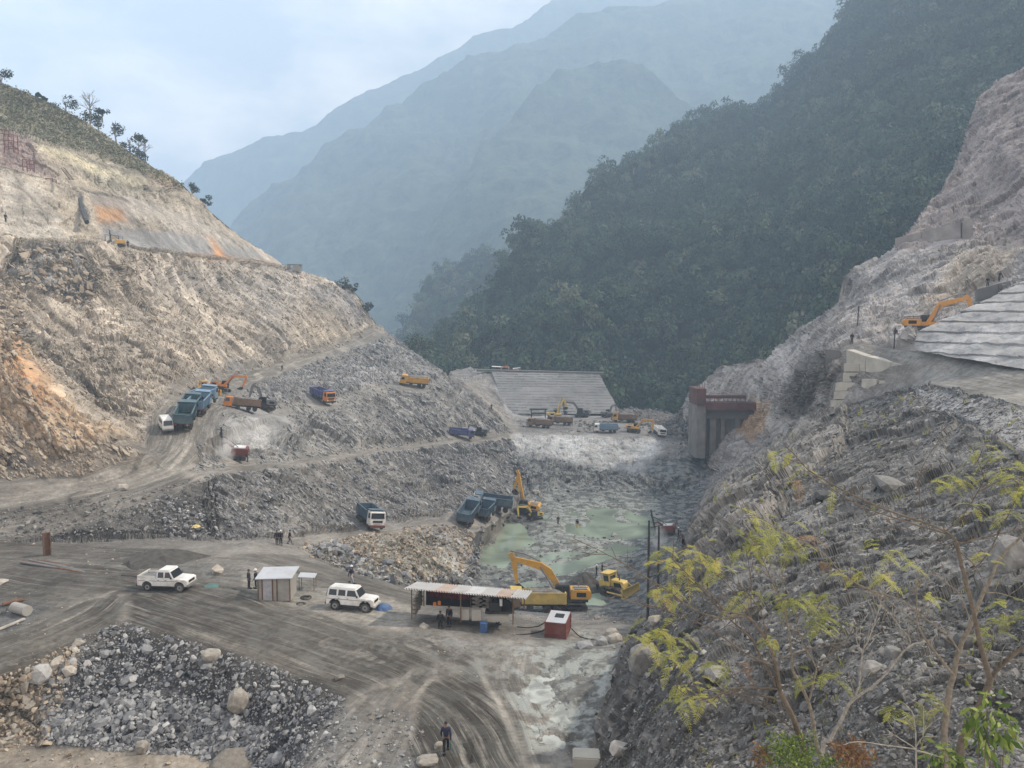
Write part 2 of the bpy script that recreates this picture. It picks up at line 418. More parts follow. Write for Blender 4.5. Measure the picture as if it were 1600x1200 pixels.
# ---------------------------------------------------------------- what the ground is made of, where
px0, py0, d0 = projn(V0)
NV = len(V0)
w1 = fbm(V0, 0.12, 4); w2 = fbm(V0 + 50, 0.12, 4)
sc_ = np.clip(F / np.maximum(d0, 20) * 1.2, 3, 22)
pxn, pyn = px0 + w1 * sc_, py0 + w2 * sc_ * 0.7
col = np.tile(np.array([0.20, 0.19, 0.18]), (NV, 1)); amp = np.full(NV, 0.5); sl_ = np.zeros(NV); sr_ = np.zeros(NV)
spk = np.full(NV, 0.5); wet = np.zeros(NV); step = np.zeros(NV)
def zone(poly, c=None, a=None, l=None, r=None, s=None, w=None, st=None, soft=8, mixf=1.0, raw=False):
    global col, amp, sl_, sr_, spk, wet, step
    d = sdpoly(px0 if raw else pxn, py0 if raw else pyn, poly, soft + 2); m = np.clip(d / soft * 0.5 + 0.5, 0, 1); m = m * m * (3 - 2 * m) * mixf
    k = m > 0.001
    if c is not None: col[k] = col[k] * (1 - m[k, None]) + np.array(c) * m[k, None]
    for arr, v in ((amp, a), (sl_, l), (sr_, r), (spk, s), (wet, w), (step, st)):
        if v is not None: arr[k] = arr[k] * (1 - m[k]) + v * m[k]
BIG = 3000
leftm = [(-BIG,-BIG),(700,-BIG),(600,530),(560,545),(352,598),(312,612),(250,655),(240,690),(225,712),(0,760),(-BIG,800)]
zone(leftm, (0.41,0.362,0.30), 1.5, 1, 0, 0.75, 0, 0)
# cooler grey rock band, talus, tan patches
zone([(230,420),(450,430),(470,520),(430,560),(380,470),(240,450)], (0.32,0.295,0.265), soft=40)
zone([(30,388),(120,390),(150,440),(120,480),(60,460),(10,430)], (0.30,0.295,0.285), 2.2, 0.6, 0, 1.0, soft=14)
zone([(0,530),(60,560),(150,620),(190,650),(110,600),(20,500)], (0.33,0.32,0.30), 2.0, 0.7, 0, 1.0, soft=14)
zone([(480,450),(560,450),(584,505),(540,520),(505,490)], (0.22,0.21,0.205), 1.8, soft=14)
zone([(420,520),(520,470),(560,520),(520,545)], (0.42,0.36,0.28), soft=26, mixf=0.7)
# benched shotcrete above
zone([(-BIG,378),(0,374),(90,380),(180,384),(350,404),(450,420),(447,380),(330,300),(282,280),(200,225),(0,190),(-BIG,100)], (0.37,0.325,0.26), 0.75, 0.35, 0, 0.25, 0, 0, soft=6)
zone([(0,265),(60,292),(110,370),(60,378),(0,368)], (0.43,0.40,0.35), 0.35, soft=10, mixf=0.7)
for sx_, sy_, sw_, sh_, sc__ in ((30,300,16,60,.26),(75,330,10,40,.30),(230,320,40,14,.25),(300,350,50,10,.27),(180,262,50,8,.22),(260,350,30,12,.44),(100,300,20,8,.24),(340,380,30,8,.44),(220,300,60,6,.46)):
    zone([(sx_-sw_/2,sy_-sh_/2),(sx_+sw_/2,sy_-sh_/4),(sx_+sw_/1.5,sy_+sh_/2),(sx_-sw_/3,sy_+sh_/2)], (sc__,sc__*.9,sc__*.76), soft=7, mixf=0.7)
zone([(-BIG,100),(-BIG,-BIG),(300,-BIG),(290,290),(262,292),(230,262),(200,250),(150,240),(50,212),(0,205),(-300,190)], (0.24,0.22,0.165), 0.9, 0.1, 0, 0.3, 0, 0, soft=8)
zone([(0,205),(48,215),(64,250),(90,275),(0,258)], (0.27,0.21,0.19), 0.9, soft=8)
zone([(120,240),(190,262),(240,300),(180,300),(110,260)], (0.22,0.21,0.17), soft=14, mixf=0.8)
zone([(60,220),(150,248),(228,284),(228,296),(140,262),(62,228)], (0.50,0.46,0.34), soft=8, mixf=0.7)
zone([(140,300),(196,308),(215,350),(150,352)], (0.24,0.21,0.18), 0.3, soft=6)
zone([(148,322),(190,328),(200,344),(150,345)], (0.40,0.22,0.10), soft=7, mixf=0.8)
zone([(160,352),(250,360),(340,372),(420,405),(350,404),(200,385),(160,370)], (0.235,0.23,0.225), 0.25, soft=6)
zone([(320,368),(334,368),(356,404),(338,404)], (0.50,0.25,0.10), soft=4, mixf=0.85)
zone([(290,394),(345,400),(420,402),(430,414),(340,409),(290,402)], (0.44,0.26,0.14), soft=5, mixf=0.6)
zone([(350,372),(400,388),(440,412),(372,408)], (0.255,0.25,0.235), 0.2, soft=6, mixf=0.8)
zone([(385,375),(440,405),(446,416),(415,408)], (0.50,0.44,0.37), 0.2, soft=4, mixf=0.8)
zone([(205,236),(240,262),(285,290),(280,296),(225,276),(200,258)], (0.19,0.17,0.12), soft=5)
zone([(236,268),(284,288),(282,296),(236,282)], (0.48,0.36,0.26), 0.3, soft=4, mixf=0.8)
zone([(122,303),(128,303),(138,345),(132,350)], (0.10,0.10,0.10), soft=3)
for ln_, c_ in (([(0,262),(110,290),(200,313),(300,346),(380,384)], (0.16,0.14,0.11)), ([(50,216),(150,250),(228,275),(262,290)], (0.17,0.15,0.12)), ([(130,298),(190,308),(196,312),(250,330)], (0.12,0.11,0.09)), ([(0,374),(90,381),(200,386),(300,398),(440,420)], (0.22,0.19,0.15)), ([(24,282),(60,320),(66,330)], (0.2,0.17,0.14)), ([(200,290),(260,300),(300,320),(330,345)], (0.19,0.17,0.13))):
    zone([(x, y - 2.5) for x, y in ln_] + [(x, y + 2.5) for x, y in ln_[::-1]], c_, 0.5, soft=2.5, mixf=0.85)  # thin dark strips: shadow under the berms and berm scrub, put into the colour
zone([(196,300),(300,330),(380,385),(350,388),(250,350),(200,340)], (0.36,0.33,0.29), 0.4, soft=12, mixf=0.8)
zone([(64,222),(110,238),(150,256),(150,268),(100,250),(64,236)], (0.47,0.42,0.30), 0.3, soft=5, mixf=0.8)
# spur, orange brown
zone([(-BIG,400),(0,520),(30,548),(60,596),(130,646),(180,674),(222,706),(225,712),(120,744),(0,750),(-BIG,790)], (0.42,0.33,0.235), 1.7, 1.0, 0, 0.7, 0, 0, soft=6)
zone([(0,520),(50,585),(110,660),(60,640),(0,580)], (0.40,0.24,0.13), soft=14, mixf=0.8)
zone([(40,660),(110,650),(170,700),(150,735),(70,720)], (0.45,0.32,0.20), soft=18, mixf=0.6)
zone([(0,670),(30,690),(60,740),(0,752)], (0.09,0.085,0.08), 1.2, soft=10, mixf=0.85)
# middle slopes, grey
mid = [(228,712),(300,738),(400,728),(500,714),(600,703),(700,688),(800,676),(780,650),(700,588),(640,546),(606,520),(590,530),(400,598),(335,640),(305,690)]
zone(mid, (0.215,0.21,0.20), 1.1, 0.95, 0, 0.7, 0, 0, soft=5)
zone([(345,655),(380,640),(440,648),(470,668),(440,690),(452,712),(352,712)], (0.33,0.33,0.325), 0.4, 0.3, 0, 0.35, soft=24)
zone([(355,560),(430,590),(560,560),(620,580),(600,600),(500,615),(360,630),(330,620)], (0.245,0.24,0.235), soft=10)
zone([(-BIG,870),(0,842),(400,836),(450,842),(520,832),(640,810),(745,798),(800,790),(850,780),(800,712),(795,680),(700,692),(600,706),(500,718),(400,731),(300,738),(200,764),(0,795),(-BIG,880)], (0.165,0.158,0.147), 1.0, 0.9, 0, 0.8, 0, 0, soft=5)
zone([(0,798),(200,770),(330,740),(330,838),(0,842),(-BIG,880)], (0.085,0.082,0.078), 0.6, 0.3, 0, 0.45, soft=12)
zone([(330,740),(430,760),(420,835),(330,838)], (0.15,0.145,0.14), 0.8, soft=16, mixf=0.8)
zone([(640,700),(800,690),(800,720),(840,770),(780,790),(700,770)], (0.14,0.14,0.14), 1.2, soft=20, mixf=0.8)
zone([(225,714),(238,690),(250,657),(290,625),(313,609),(352,593),(450,566),(520,545),(584,511),(606,519),(594,529),(540,554),(470,577),(420,592),(365,606),(345,620),(322,650),(306,682),(312,705),(316,727),(300,737),(200,763),(0,794),(-200,832),(-300,850),(-300,790),(0,755),(150,742),(200,727)], (0.30,0.28,0.245), 0.04, 0, 0, 0.15, 0, 0, soft=4, raw=True)
# rubble bank below road three
zone([(455,858),(530,842),(640,823),(760,818),(776,810),(740,905),(640,912),(560,898),(490,874)], (0.24,0.235,0.205), 0.8, 0.7, 0, 0.9, 0, 0, soft=6)
zone([(505,845),(560,850),(590,900),(520,880)], (0.15,0.15,0.14), 0.7, soft=10)
zone([(650,825),(770,818),(745,860),(735,905),(700,880)], (0.30,0.30,0.30), 1.0, soft=14, mixf=0.8)
# pit floor and surroundings
zone([(740,905),(738,880),(745,852),(776,820),(830,770),(800,712),(1100,712),(1110,745),(1075,855),(1010,965),(900,960),(640,950),(640,920)], (0.075,0.08,0.085), 0.35, 0, 0, 0.4, 0.45, 0, soft=8)
zone([(850,775),(1040,775),(1000,850),(880,900),(780,890),(760,860)], (0.125,0.135,0.125), 0.22, 0, 0, 0.3, 0.7, soft=30)
zone([(798,708),(830,714),(880,720),(960,736),(1060,745),(1110,740),(1100,760),(1030,768),(900,752),(840,770),(800,750)], (0.07,0.073,0.08), 1.1, soft=8)
zone([(797,680),(870,679),(960,682),(1036,686),(1030,712),(1000,740),(950,734),(880,718),(796,712)], (0.36,0.365,0.365), 0.6, 0, 0, 0.3, 0.1, soft=10)
zone([(798,655),(960,650),(1080,650),(1100,700),(1040,690),(960,680),(800,678)], (0.17,0.165,0.16), 0.3, 0, 0, 0.5, 0, 0, soft=4)
zone([(760,590),(700,586),(735,570),(935,586),(966,640),(1060,640),(1090,650),(1080,690),(960,650),(800,652),(770,620)], (0.18,0.175,0.17), 0.5, 0, 0, 0.6, 0, 0, soft=4)
zone([(768,586),(935,589),(966,642),(960,652),(802,652),(788,638)], (0.24,0.24,0.24), 0.15, 0, 0, 0.2, 0, 1, soft=2.5)
zone([(965,600),(1050,640),(1080,640),(1085,700),(1060,690),(966,645)], (0.115,0.105,0.10), 0.8, 0, 0, 0.5, 0, 0, soft=5)
zone([(760,818),(800,806),(830,800),(850,812),(820,826),(788,826),(790,842),(755,852),(740,868),(734,880),(728,868),(742,838)], (0.075,0.075,0.078), 0.6, 0, 0, 0.4, 0.1, soft=6)
# flat ground
grd = [(-BIG,885),(0,846),(400,840),(450,846),(490,870),(560,896),(640,914),(760,950),(840,965),(985,965),(1000,985),(975,1050),(955,1110),(930,1200),(890,1750),(-BIG,1750)]
zone(grd, (0.155,0.145,0.13), 0.05, 0, 0, 0.25, 0.1, 0, soft=6)
zone([(380,905),(640,940),(640,1000),(560,1000),(380,945)], (0.25,0.235,0.205), soft=16)
zone([(60,850),(330,870),(340,905),(200,905),(100,880),(60,870)], (0.12,0.118,0.11), 0.12, soft=8, mixf=0.8)
zone([(220,975),(330,985),(440,1020),(520,1060),(560,1100),(500,1062),(420,1035),(330,1006)], (0.36,0.32,0.26), soft=8)
zone([(0,990),(90,960),(180,935),(210,965),(90,1012),(0,1050),(-BIG,1250),(-BIG,1000)], (0.24,0.215,0.175), soft=8)
zone([(780,1000),(900,1000),(985,1000),(960,1060),(945,1120),(925,1180),(830,1180),(790,1080),(770,1030)], (0.16,0.16,0.15), 0.16, 0, 0, 0.2, 1.0, soft=14)
zone([(640,1000),(800,1005),(790,1080),(720,1060),(650,1020)], (0.15,0.145,0.135), 0.08, 0, 0, 0.2, 0.3, soft=12)
zone([(0,935),(60,930),(88,935),(60,985),(0,985),(-BIG,1000),(-BIG,935)], (0.09,0.09,0.09), 0.3, soft=8)
# rock pile
pile = [(-BIG,1230),(0,1055),(90,1010),(150,984),(190,970),(240,984),(330,1010),(420,1040),(500,1066),(535,1090),(545,1115),(500,1190),(430,1330),(300,1330),(380,1205),(300,1178),(190,1175),(90,1168),(0,1135),(-BIG,1400)]
zone(pile, (0.055,0.056,0.060), 0.4, 0, 0, 0.5, 0, 0, soft=6)
zone([(-BIG,1230),(0,1055),(90,1010),(140,1000),(90,1080),(80,1165),(0,1135),(-BIG,1400)], (0.20,0.185,0.155), 0.4, 0, 0, 0.6, soft=14)
zone([(60,1175),(190,1172),(300,1178),(385,1205),(300,1750),(-BIG,1750),(-BIG,1400),(0,1160)], (0.27,0.235,0.19), 0.12, soft=6)
zone([(480,1190),(545,1120),(600,1085),(660,1080),(720,1120),(700,1200),(650,1400),(400,1400)], (0.20,0.20,0.195), 0.12, 0, 0, 0.4, soft=10)
# near right slope
rs = [(930,1205),(955,1115),(975,1055),(985,1010),(1010,965),(1040,905),(1075,852),(1118,772),(1182,722),(1262,662),(1300,640),(1370,624),(1450,603),(1600,642),(BIG,900),(BIG,BIG),(890,BIG)]
zone(rs, (0.15,0.147,0.140), 0.6, 0, 0.5, 0.85, 0, 0, soft=4)
zone([(1040,905),(1075,852),(1092,812),(1118,772),(1182,722),(1262,662),(1330,640),(1320,700),(1240,760),(1180,850),(1100,880)], (0.27,0.255,0.235), 1.3, 0, 0.9, 0.5, soft=8)
zone([(1420,606),(1600,642),(BIG,900),(1600,700),(1450,640)], (0.30,0.30,0.30), 0.25, 0, 0.3, 0.9, soft=6)
zone([(980,1010),(1060,900),(1120,960),(1060,1080),(960,1150)], (0.12,0.12,0.118), 0.7, soft=16, mixf=0.7)
# right road, walls, cliffs
cl = [(1058,655),(1082,612),(1125,572),(1200,558),(1292,486),(1320,425),(1396,392),(1440,333),(1490,270),(1528,148),(1600,106),(BIG,-BIG),(BIG,600),(1600,580),(1440,548),(1330,541),(1295,600),(1296,632),(1256,656),(1176,716),(1120,745),(1090,700)]
zone(cl, (0.31,0.295,0.285), 1.2, 0, 0.9, 0.25, 0, 0, soft=3)
zone([(1400,400),(1440,333),(1490,270),(1528,148),(1600,106),(BIG,-BIG),(BIG,330),(1600,385),(1500,384)], (0.28,0.245,0.23), 1.3, 0, 0.9, 0.25, soft=6)
zone([(1110,580),(1200,556),(1260,510),(1310,500),(1250,580),(1180,610),(1095,612)], (0.40,0.385,0.375), 1.5, soft=10, mixf=0.8)
zone([(1175,625),(1205,630),(1200,670),(1170,690),(1150,670)], (0.48,0.32,0.19), soft=8, mixf=0.7)
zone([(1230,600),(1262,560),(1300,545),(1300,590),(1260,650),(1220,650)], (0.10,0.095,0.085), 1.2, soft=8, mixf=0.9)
zone([(1500,390),(1600,385),(1560,440),(1500,480),(1440,490)], (0.36,0.31,0.25), soft=14, mixf=0.8)
zone([(1436,522),(1520,488),(1600,446),(BIG,300),(BIG,700),(1600,578),(1440,549)], (0.30,0.30,0.30), 0.12, 0, 0, 0.15, 0, 0, soft=2.5)
zone([(1290,560),(1330,540),(1440,549),(1600,578),(BIG,690),(BIG,900),(1600,640),(1450,603),(1420,606),(1440,574)], (0.27,0.265,0.26), 0.08, 0, 0, 0.4, 0.2, 0, soft=3)
zone([(1396,404),(1440,395),(1505,352),(1518,352),(1515,382),(1440,392),(1400,402)], (0.36,0.33,0.32), 0.2, soft=3)

SPOTS = [(266,921,3.5),(551,953,3.2),(259,672,3),(577,819,5),(289,664,5),(298,650,5),(312,644,5),(320,630,5),(503,629,5),(378,635,6),(647,602,6),(720,682,5),(731,812,3),(757,809,3),(768,797,3.5),(838,957,6),(843,668,7),(876,667,7),(947,674,6),(1030,678,5),(975,661,6),
 (884,951,5),(822,805,3.5),(836,812,2.5),(416,638,5),(345,611,5),(868,656,5),(910,652,5),(950,653,4),(990,674,5),(750,678,4),(962,926,4),(318,617,4),(371,717,3),(1043,836,3),(434,932,3),(481,922,2),(697,1176,2),(872,994,3),(756,989,2),(400,918,2),(439,853,3),(549,913,2)]
# tracks: polylines on the ground with a half width in metres
roads = [
 ([(640,1050),(600,1085),(560,1130),(500,1190),(440,1260)], 2.2, 0.5),
 ([(690,1045),(640,1080),(610,1130),(570,1190),(520,1280)], 1.6, 0.4),
 ([(-300,860),(-60,880),(60,905),(180,915),(300,945),(420,985),(540,1022),(640,1055),(720,1100),(770,1160),(800,1230),(820,1400)], 4.6, 1.0),
 ([(-300,1150),(-100,1060),(0,1018),(90,985),(150,955),(176,925)], 3.4, 0.9),
 ([(-300,850),(0,853),(150,860),(280,868),(400,862),(500,890),(560,908),(640,930),(700,940)], 3.4, 0.8),
 ([(330,862),(420,858),(500,846),(560,836),(640,817),(740,810),(790,797)], 2.6, 0.4),
 ([(-300,850),(-100,806),(0,785),(100,768),(190,752),(250,728),(285,700),(285,668),(290,640),(320,616),(352,602),(420,586),(500,562),(560,538),(592,520)], 5.5, 0.6),
 ([(300,733),(400,724),(500,710),(600,699),(700,687),(795,677)], 2.2, 0.35),
 ([(430,637),(500,629),(560,614),(606,604),(690,598)], 2.6, 0.3),
 ([(1330,540),(1400,556),(1460,570),(1540,592),(1640,625),(1900,700)], 3.2, 0.5),
 ([(800,1010),(790,1060),(815,1120),(840,1200)], 2.0, 0.6),
 ([(735,592),(745,612),(790,650),(800,668)], 2.5, 0.3)]
gx = ((px0 / 4).astype(int)); gy = ((py0 / 4).astype(int))
inn = np.where((gx >= -100) & (gx < 500) & (gy >= -10) & (gy < 400))[0]
GR = np.full((600, 410), -1, np.int64); o_ = inn[np.argsort(-d0[inn])]; GR[gx[o_] + 100, gy[o_] + 10] = o_
def gbase(x, y):
    i, j = int(x // 4) + 100, int(y // 4) + 10
    for r in range(8):
        s = GR[max(i - r, 0):i + r + 1, max(j - r, 0):j + r + 1].ravel(); s = s[s >= 0]
        if len(s):
            k = s[np.argmin((px0[s] - x) ** 2 + (py0[s] - y) ** 2)]; return V0[k]
    return V0[0]
TRK = [([(180,925),(300,960),(450,1010),(560,1060),(650,1120),(700,1200)],1),([(120,900),(300,930),(480,975),(640,1035),(740,1110),(780,1220)],-1),([(560,985),(590,1000),(575,1020),(545,1030)],1),([(575,985),(605,1003),(590,1025),(560,1032)],1),([(520,1000),(560,1010),(610,1012),(660,1000)],1),([(600,985),(680,1010),(740,1060),(770,1120),(785,1200)],1),([(640,1000),(720,1040),(780,1110),(800,1200)],-1),([(0,1000),(90,965),(150,935),(260,930)],1),([(0,1035),(100,985),(170,945),(200,920)],-1),([(0,870),(150,880),(300,890),(420,900),(560,930)],-1),([(200,870),(350,868),(470,890),(600,935)],1),([(400,930),(470,950),(560,970),(640,990)],1),([(480,960),(600,1010),(690,1075),(760,1180)],-1),([(560,1180),(600,1120),(630,1080),(660,1050)],1),([(500,1190),(560,1130),(600,1085)],-1),([(790,1020),(800,1060),(840,1120)],1),([(230,770),(262,735),(280,700),(286,675)],1),([(120,772),(220,742),(255,705),(262,672)],-1),([(0,780),(120,760),(215,735),(270,700)],1),([(700,1000),(760,1030),(790,1080)],1),([(330,905),(420,925),(520,940),(620,960)],-1)]
ru = np.zeros(NV); rv_ = np.zeros(NV); rm = np.zeros(NV); best = np.full(NV, 1e9); second = np.full(NV, 1e9)
for ln, hw, dark in roads:
    W = np.array([gbase(max(min(x, 1990), -390), min(y, 1590)) for x, y in ln])
    # resample smooth
    t = np.linspace(0, len(W) - 1, len(W) * 6); Wx = np.array([np.interp(t, range(len(W)), W[:, k]) for k in range(3)]).T
    for _ in range(6): Wx[1:-1] = (Wx[:-2] + Wx[2:] + 2 * Wx[1:-1]) / 4
    bx = (V0[:, 0] > Wx[:, 0].min() - hw * 2) & (V0[:, 0] < Wx[:, 0].max() + hw * 2) & (V0[:, 1] > Wx[:, 1].min() - hw * 2) & (V0[:, 1] < Wx[:, 1].max() + hw * 2)
    idx = np.where(bx)[0]; p = V0[idx]; bd = np.full(len(idx), 1e9); bu = np.zeros(len(idx)); bv = np.zeros(len(idx)); s0 = 0
    for i in range(len(Wx) - 1):
        a, b = Wx[i, :2], Wx[i + 1, :2]; e = b - a; Ln = np.hypot(*e) + 1e-9; e = e / Ln
        r = p[:, :2] - a; tt = np.clip(r @ e, 0, Ln); q = r - tt[:, None] * e; dd = np.hypot(q[:, 0], q[:, 1]) + np.abs(p[:, 2] - Wx[i, 2]) * 0.25
        sg = np.sign(e[0] * r[:, 1] - e[1] * r[:, 0]); k = dd < bd
        bd[k] = dd[k]; bu[k] = (dd * sg)[k]; bv[k] = (s0 + tt)[k]; s0 += Ln
    m = np.clip((hw * 1.25 - bd + fbm(p, 0.4, 3) * 0.8) / (hw * 0.35), 0, 1)
    sc = bd / hw; kk = (sc < best[idx]) & (m > 0.01)
    oth = (m > 0.01) & ~kk; second[idx[oth]] = np.minimum(second[idx[oth]], sc[oth])
    ii = idx[kk]; second[ii] = best[ii]; best[ii] = sc[kk]; ru[ii] = bu[kk] + hash(hw) % 7; rv_[ii] = bv[kk]; rm[ii] = m[kk] * dark
    kr = m > 0.01; i2 = idx[kr]; amp[i2] = np.minimum(amp[i2], 0.06 + (1 - m[kr]) * amp[i2])
    lc = np.array([0.255, 0.24, 0.215]) if dark < 0.7 else np.array([0.125, 0.113, 0.097])
    mm_ = (m[kr] * 0.75)[:, None]; col[i2] = col[i2] * (1 - mm_) + lc * mm_; spk[i2] *= 1 - 0.8 * m[kr]

rm = rm * np.clip((np.minimum(second, 3) - best) / 0.35, 0, 1)
tkm = np.zeros(NV); tks = np.zeros(NV)
for ln, sg_ in TRK:
    W = np.array([gbase(x, y) for x, y in ln]); t = np.linspace(0, len(W) - 1, len(W) * 7); Wx = np.array([np.interp(t, range(len(W)), W[:, k]) for k in range(3)]).T
    for _ in range(8): Wx[1:-1] = (Wx[:-2] + Wx[2:] + 2 * Wx[1:-1]) / 4
    idx = np.where((V0[:, 0] > Wx[:, 0].min() - 2) & (V0[:, 0] < Wx[:, 0].max() + 2) & (V0[:, 1] > Wx[:, 1].min() - 2) & (V0[:, 1] < Wx[:, 1].max() + 2) & (d0 < 130))[0]; p = V0[idx]; bd = np.full(len(idx), 1e9); bv = np.zeros(len(idx)); s0 = 0
    for i in range(len(Wx) - 1):
        a, b = Wx[i, :2], Wx[i + 1, :2]; e = b - a; Ln = np.hypot(*e) + 1e-9; e = e / Ln; r = p[:, :2] - a; tt = np.clip(r @ e, 0, Ln); q = r - tt[:, None] * e; dd = np.hypot(q[:, 0], q[:, 1]); k = dd < bd; bd[k] = dd[k]; bv[k] = (s0 + tt)[k]; s0 += Ln
    m = np.clip((0.26 - np.abs(bd - 0.85)) / 0.12, 0, 1) * np.clip(0.75 + fbm(p, 0.35, 3) * 1.2, 0, 1) * (0.75 + 0.25 * np.sin(bv * 17)) * (np.abs(p[:, 2] - np.interp(0, [0], [Wx[:, 2].mean()])) < 6)
    tkm[idx] = np.maximum(tkm[idx], m); tks[idx] = np.where(m > 0.2, sg_, tks[idx])
mt = (tkm * 0.6)[:, None]; col = np.where(tks[:, None] > 0, col * (1 - mt) + np.array([0.33, 0.31, 0.27]) * mt, col * (1 - mt) + np.array([0.055, 0.05, 0.043]) * mt)
ru = ru + fbm(V0 + 40, 0.10, 3) * 0.9 * (rm > 0)
# ponds
pond_polys = [([(788,826),(818,827),(822,834),(842,840),(838,849),(806,851),(801,859),(803,868),(790,883),(768,881),(738,877),(741,868),(758,862),(756,853),(785,850),(795,842)], 1.0),
 ([(742,892),(770,896),(768,905),(742,902)], .6),
 ([(850,880),(900,868),(960,850),(1010,845),(1000,856),(950,872),(895,892),(862,896)], 1.0),
 ([(870,795),(960,786),(1010,800),(1060,812),(1020,838),(930,842),(880,828)], 0.9), ([(830,860),(900,845),(960,838),(1040,845),(1000,862),(900,872),(850,882)], .6),
 ([(895,780),(960,782),(1000,795),(950,798)], 0.5), ([(780,905),(830,900),(850,912),(800,925)], .5)]
pd = np.zeros(NV)
for poly, s in pond_polys: pd = np.maximum(pd, np.clip(sdpoly(px0 + w1 * 5, py0 + w2 * 3.5, poly, 8) / 8 * 0.5 + 0.5, 0, 1) * s)
pd = pd * np.clip(0.95 + 1.5 * fbm(V0 * np.array([1, 0.6, 1]), 0.22, 4), 0, 1)
puds = [([(840,1035),(870,1022),(890,1035),(885,1060),(850,1060),(870,1072),(905,1075),(940,1080),(925,1095),(915,1125),(905,1150),(880,1172),(862,1165),(838,1160),(832,1120),(842,1100),(815,1090),(820,1070)], 1.0),
 ([(885,1035),(930,1040),(950,1045),(948,1058),(905,1056)], 1.0), ([(722,1162),(745,1168),(752,1200),(728,1215)], 1.0), ([(905,972),(935,985),(925,1000),(900,996)], 0.9), ([(835,1018),(860,1012),(880,1020),(850,1028)], .8)]
pu = np.zeros(NV)
for poly, s in puds: pu = np.maximum(pu, np.clip(sdpoly(px0 + w1 * 16 + fbm(V0, 0.9, 2) * 8, py0 + w2 * 9, poly, 8) / 8 * 0.5 + 0.5, 0, 1) * s)

pu = pu * np.clip(0.7 + 2.6 * fbm(V0 * np.array([1, 0.6, 1]) + 3, 0.8, 5, 0.6), 0, 1)
rm = rm * np.clip(0.85 + 0.8 * fbm(V0 + 90, 0.12, 3), 0.25, 1.15)

# ---------------------------------------------------------------- relief
def cells(p):
    """broken-rock relief: nearest-point cells, each a tilted slab; returns height and a value per cell"""
    i0 = np.floor(p).astype(np.int32); best = np.full(len(p), 9e9, np.float32); H = np.zeros(len(p), np.float32); Cv = np.zeros(len(p), np.float32)
    for a in (-1, 0, 1):
        for b in (-1, 0, 1):
            for c in (-1, 0, 1):
                i = i0 + np.array([a, b, c], np.int32); x, y, z = i[:, 0] & 63, i[:, 1] & 63, i[:, 2] & 63
                r1 = LT[x, y, z]; r2 = LT[y, z, (x + 7) & 63]; r3 = LT[z, (x + 13) & 63, y]; r4 = LT[(x + 29) & 63, z, (y + 3) & 63]; r5 = LT[(y + 19) & 63, (x + 5) & 63, z]
                dx = p[:, 0] - i[:, 0] - r1; dy = p[:, 1] - i[:, 1] - r2; dz = p[:, 2] - i[:, 2] - r3
                d = dx * dx + dy * dy + dz * dz; k = d < best; best[k] = d[k]
                H[k] = ((r4 - 0.5) * 0.9 + (r5 - 0.5) * 1.6 * dx + (r1 - 0.5) * 1.2 * dy + (r2 - 0.5) * 1.6 * dz - 0.35 * d)[k]; Cv[k] = (r5 * 2 - 1)[k]
    return H, Cv
N0 = vnormals(V0, T0)
dl = np.array([0.70, -0.15, -0.70]); dl /= np.linalg.norm(dl)
dr = np.array([-0.80, 0.05, -0.60]); dr /= np.linalg.norm(dr)
Q = V0 - 0.82 * sl_[:, None] * (V0 @ dl)[:, None] * dl - 0.66 * sr_[:, None] * (V0 @ dr)[:, None] * dr
far = np.clip(d0 / 100, 0.45, 1.6)[:, None]
h = 0.95 * fbm(Q, 0.10, 3) + 0.55 * fbm(Q * 1.0 + 61, 0.05, 2, 0.5, True) * np.maximum(sl_, sr_) + 0.38 * fbm(Q + 31, 0.42, 4, 0.6, True)
for x_, y_, r_s in SPOTS:
    g_ = gbase(x_, y_); dd_ = np.hypot(V0[:, 0] - g_[0], V0[:, 1] - g_[1]); amp = amp * np.clip((dd_ / r_s - 0.75) * 2.5, 0.04, 1)
h = h * amp
nearw = np.clip((90 - d0) / 40, 0, 1); lin = np.maximum(sl_, sr_)
flatk = np.clip(amp / 0.4, 0, 1) ** 1.5
blk = np.zeros(NV); shade = np.zeros(NV)
for sc_b, a_b, wgt in ((0.22, 0.9, 1.0), (0.55, 0.55, 1.0), (1.3, 0.30, 1.0), (3.2, 0.14, nearw)):
    kk = np.where(flatk * wgt > 0.02)[0]
    hv, cv = cells((Q[kk] + fbm(Q[kk] + 5, sc_b * 0.8, 2)[:, None] * 0.35 / sc_b) * sc_b)
    blk[kk] += (hv * a_b * (flatk * wgt)[kk]); shade[kk] += cv * (0.45 if sc_b > 0.3 else 0.25) * (flatk * wgt)[kk]
h += blk * np.clip(amp, 0.0, 1.3)
col *= (1 + np.clip(shade, -0.55, 0.9) * np.clip(spk, 0.2, 1) * 0.75)[:, None]
# ruts
rut = fbm(np.stack([ru * 2.6, rv_ * 0.05, ru * 0], 1), 1.0, 3, 0.7)
h += rm * 0.10 * rut - tkm * 0.05
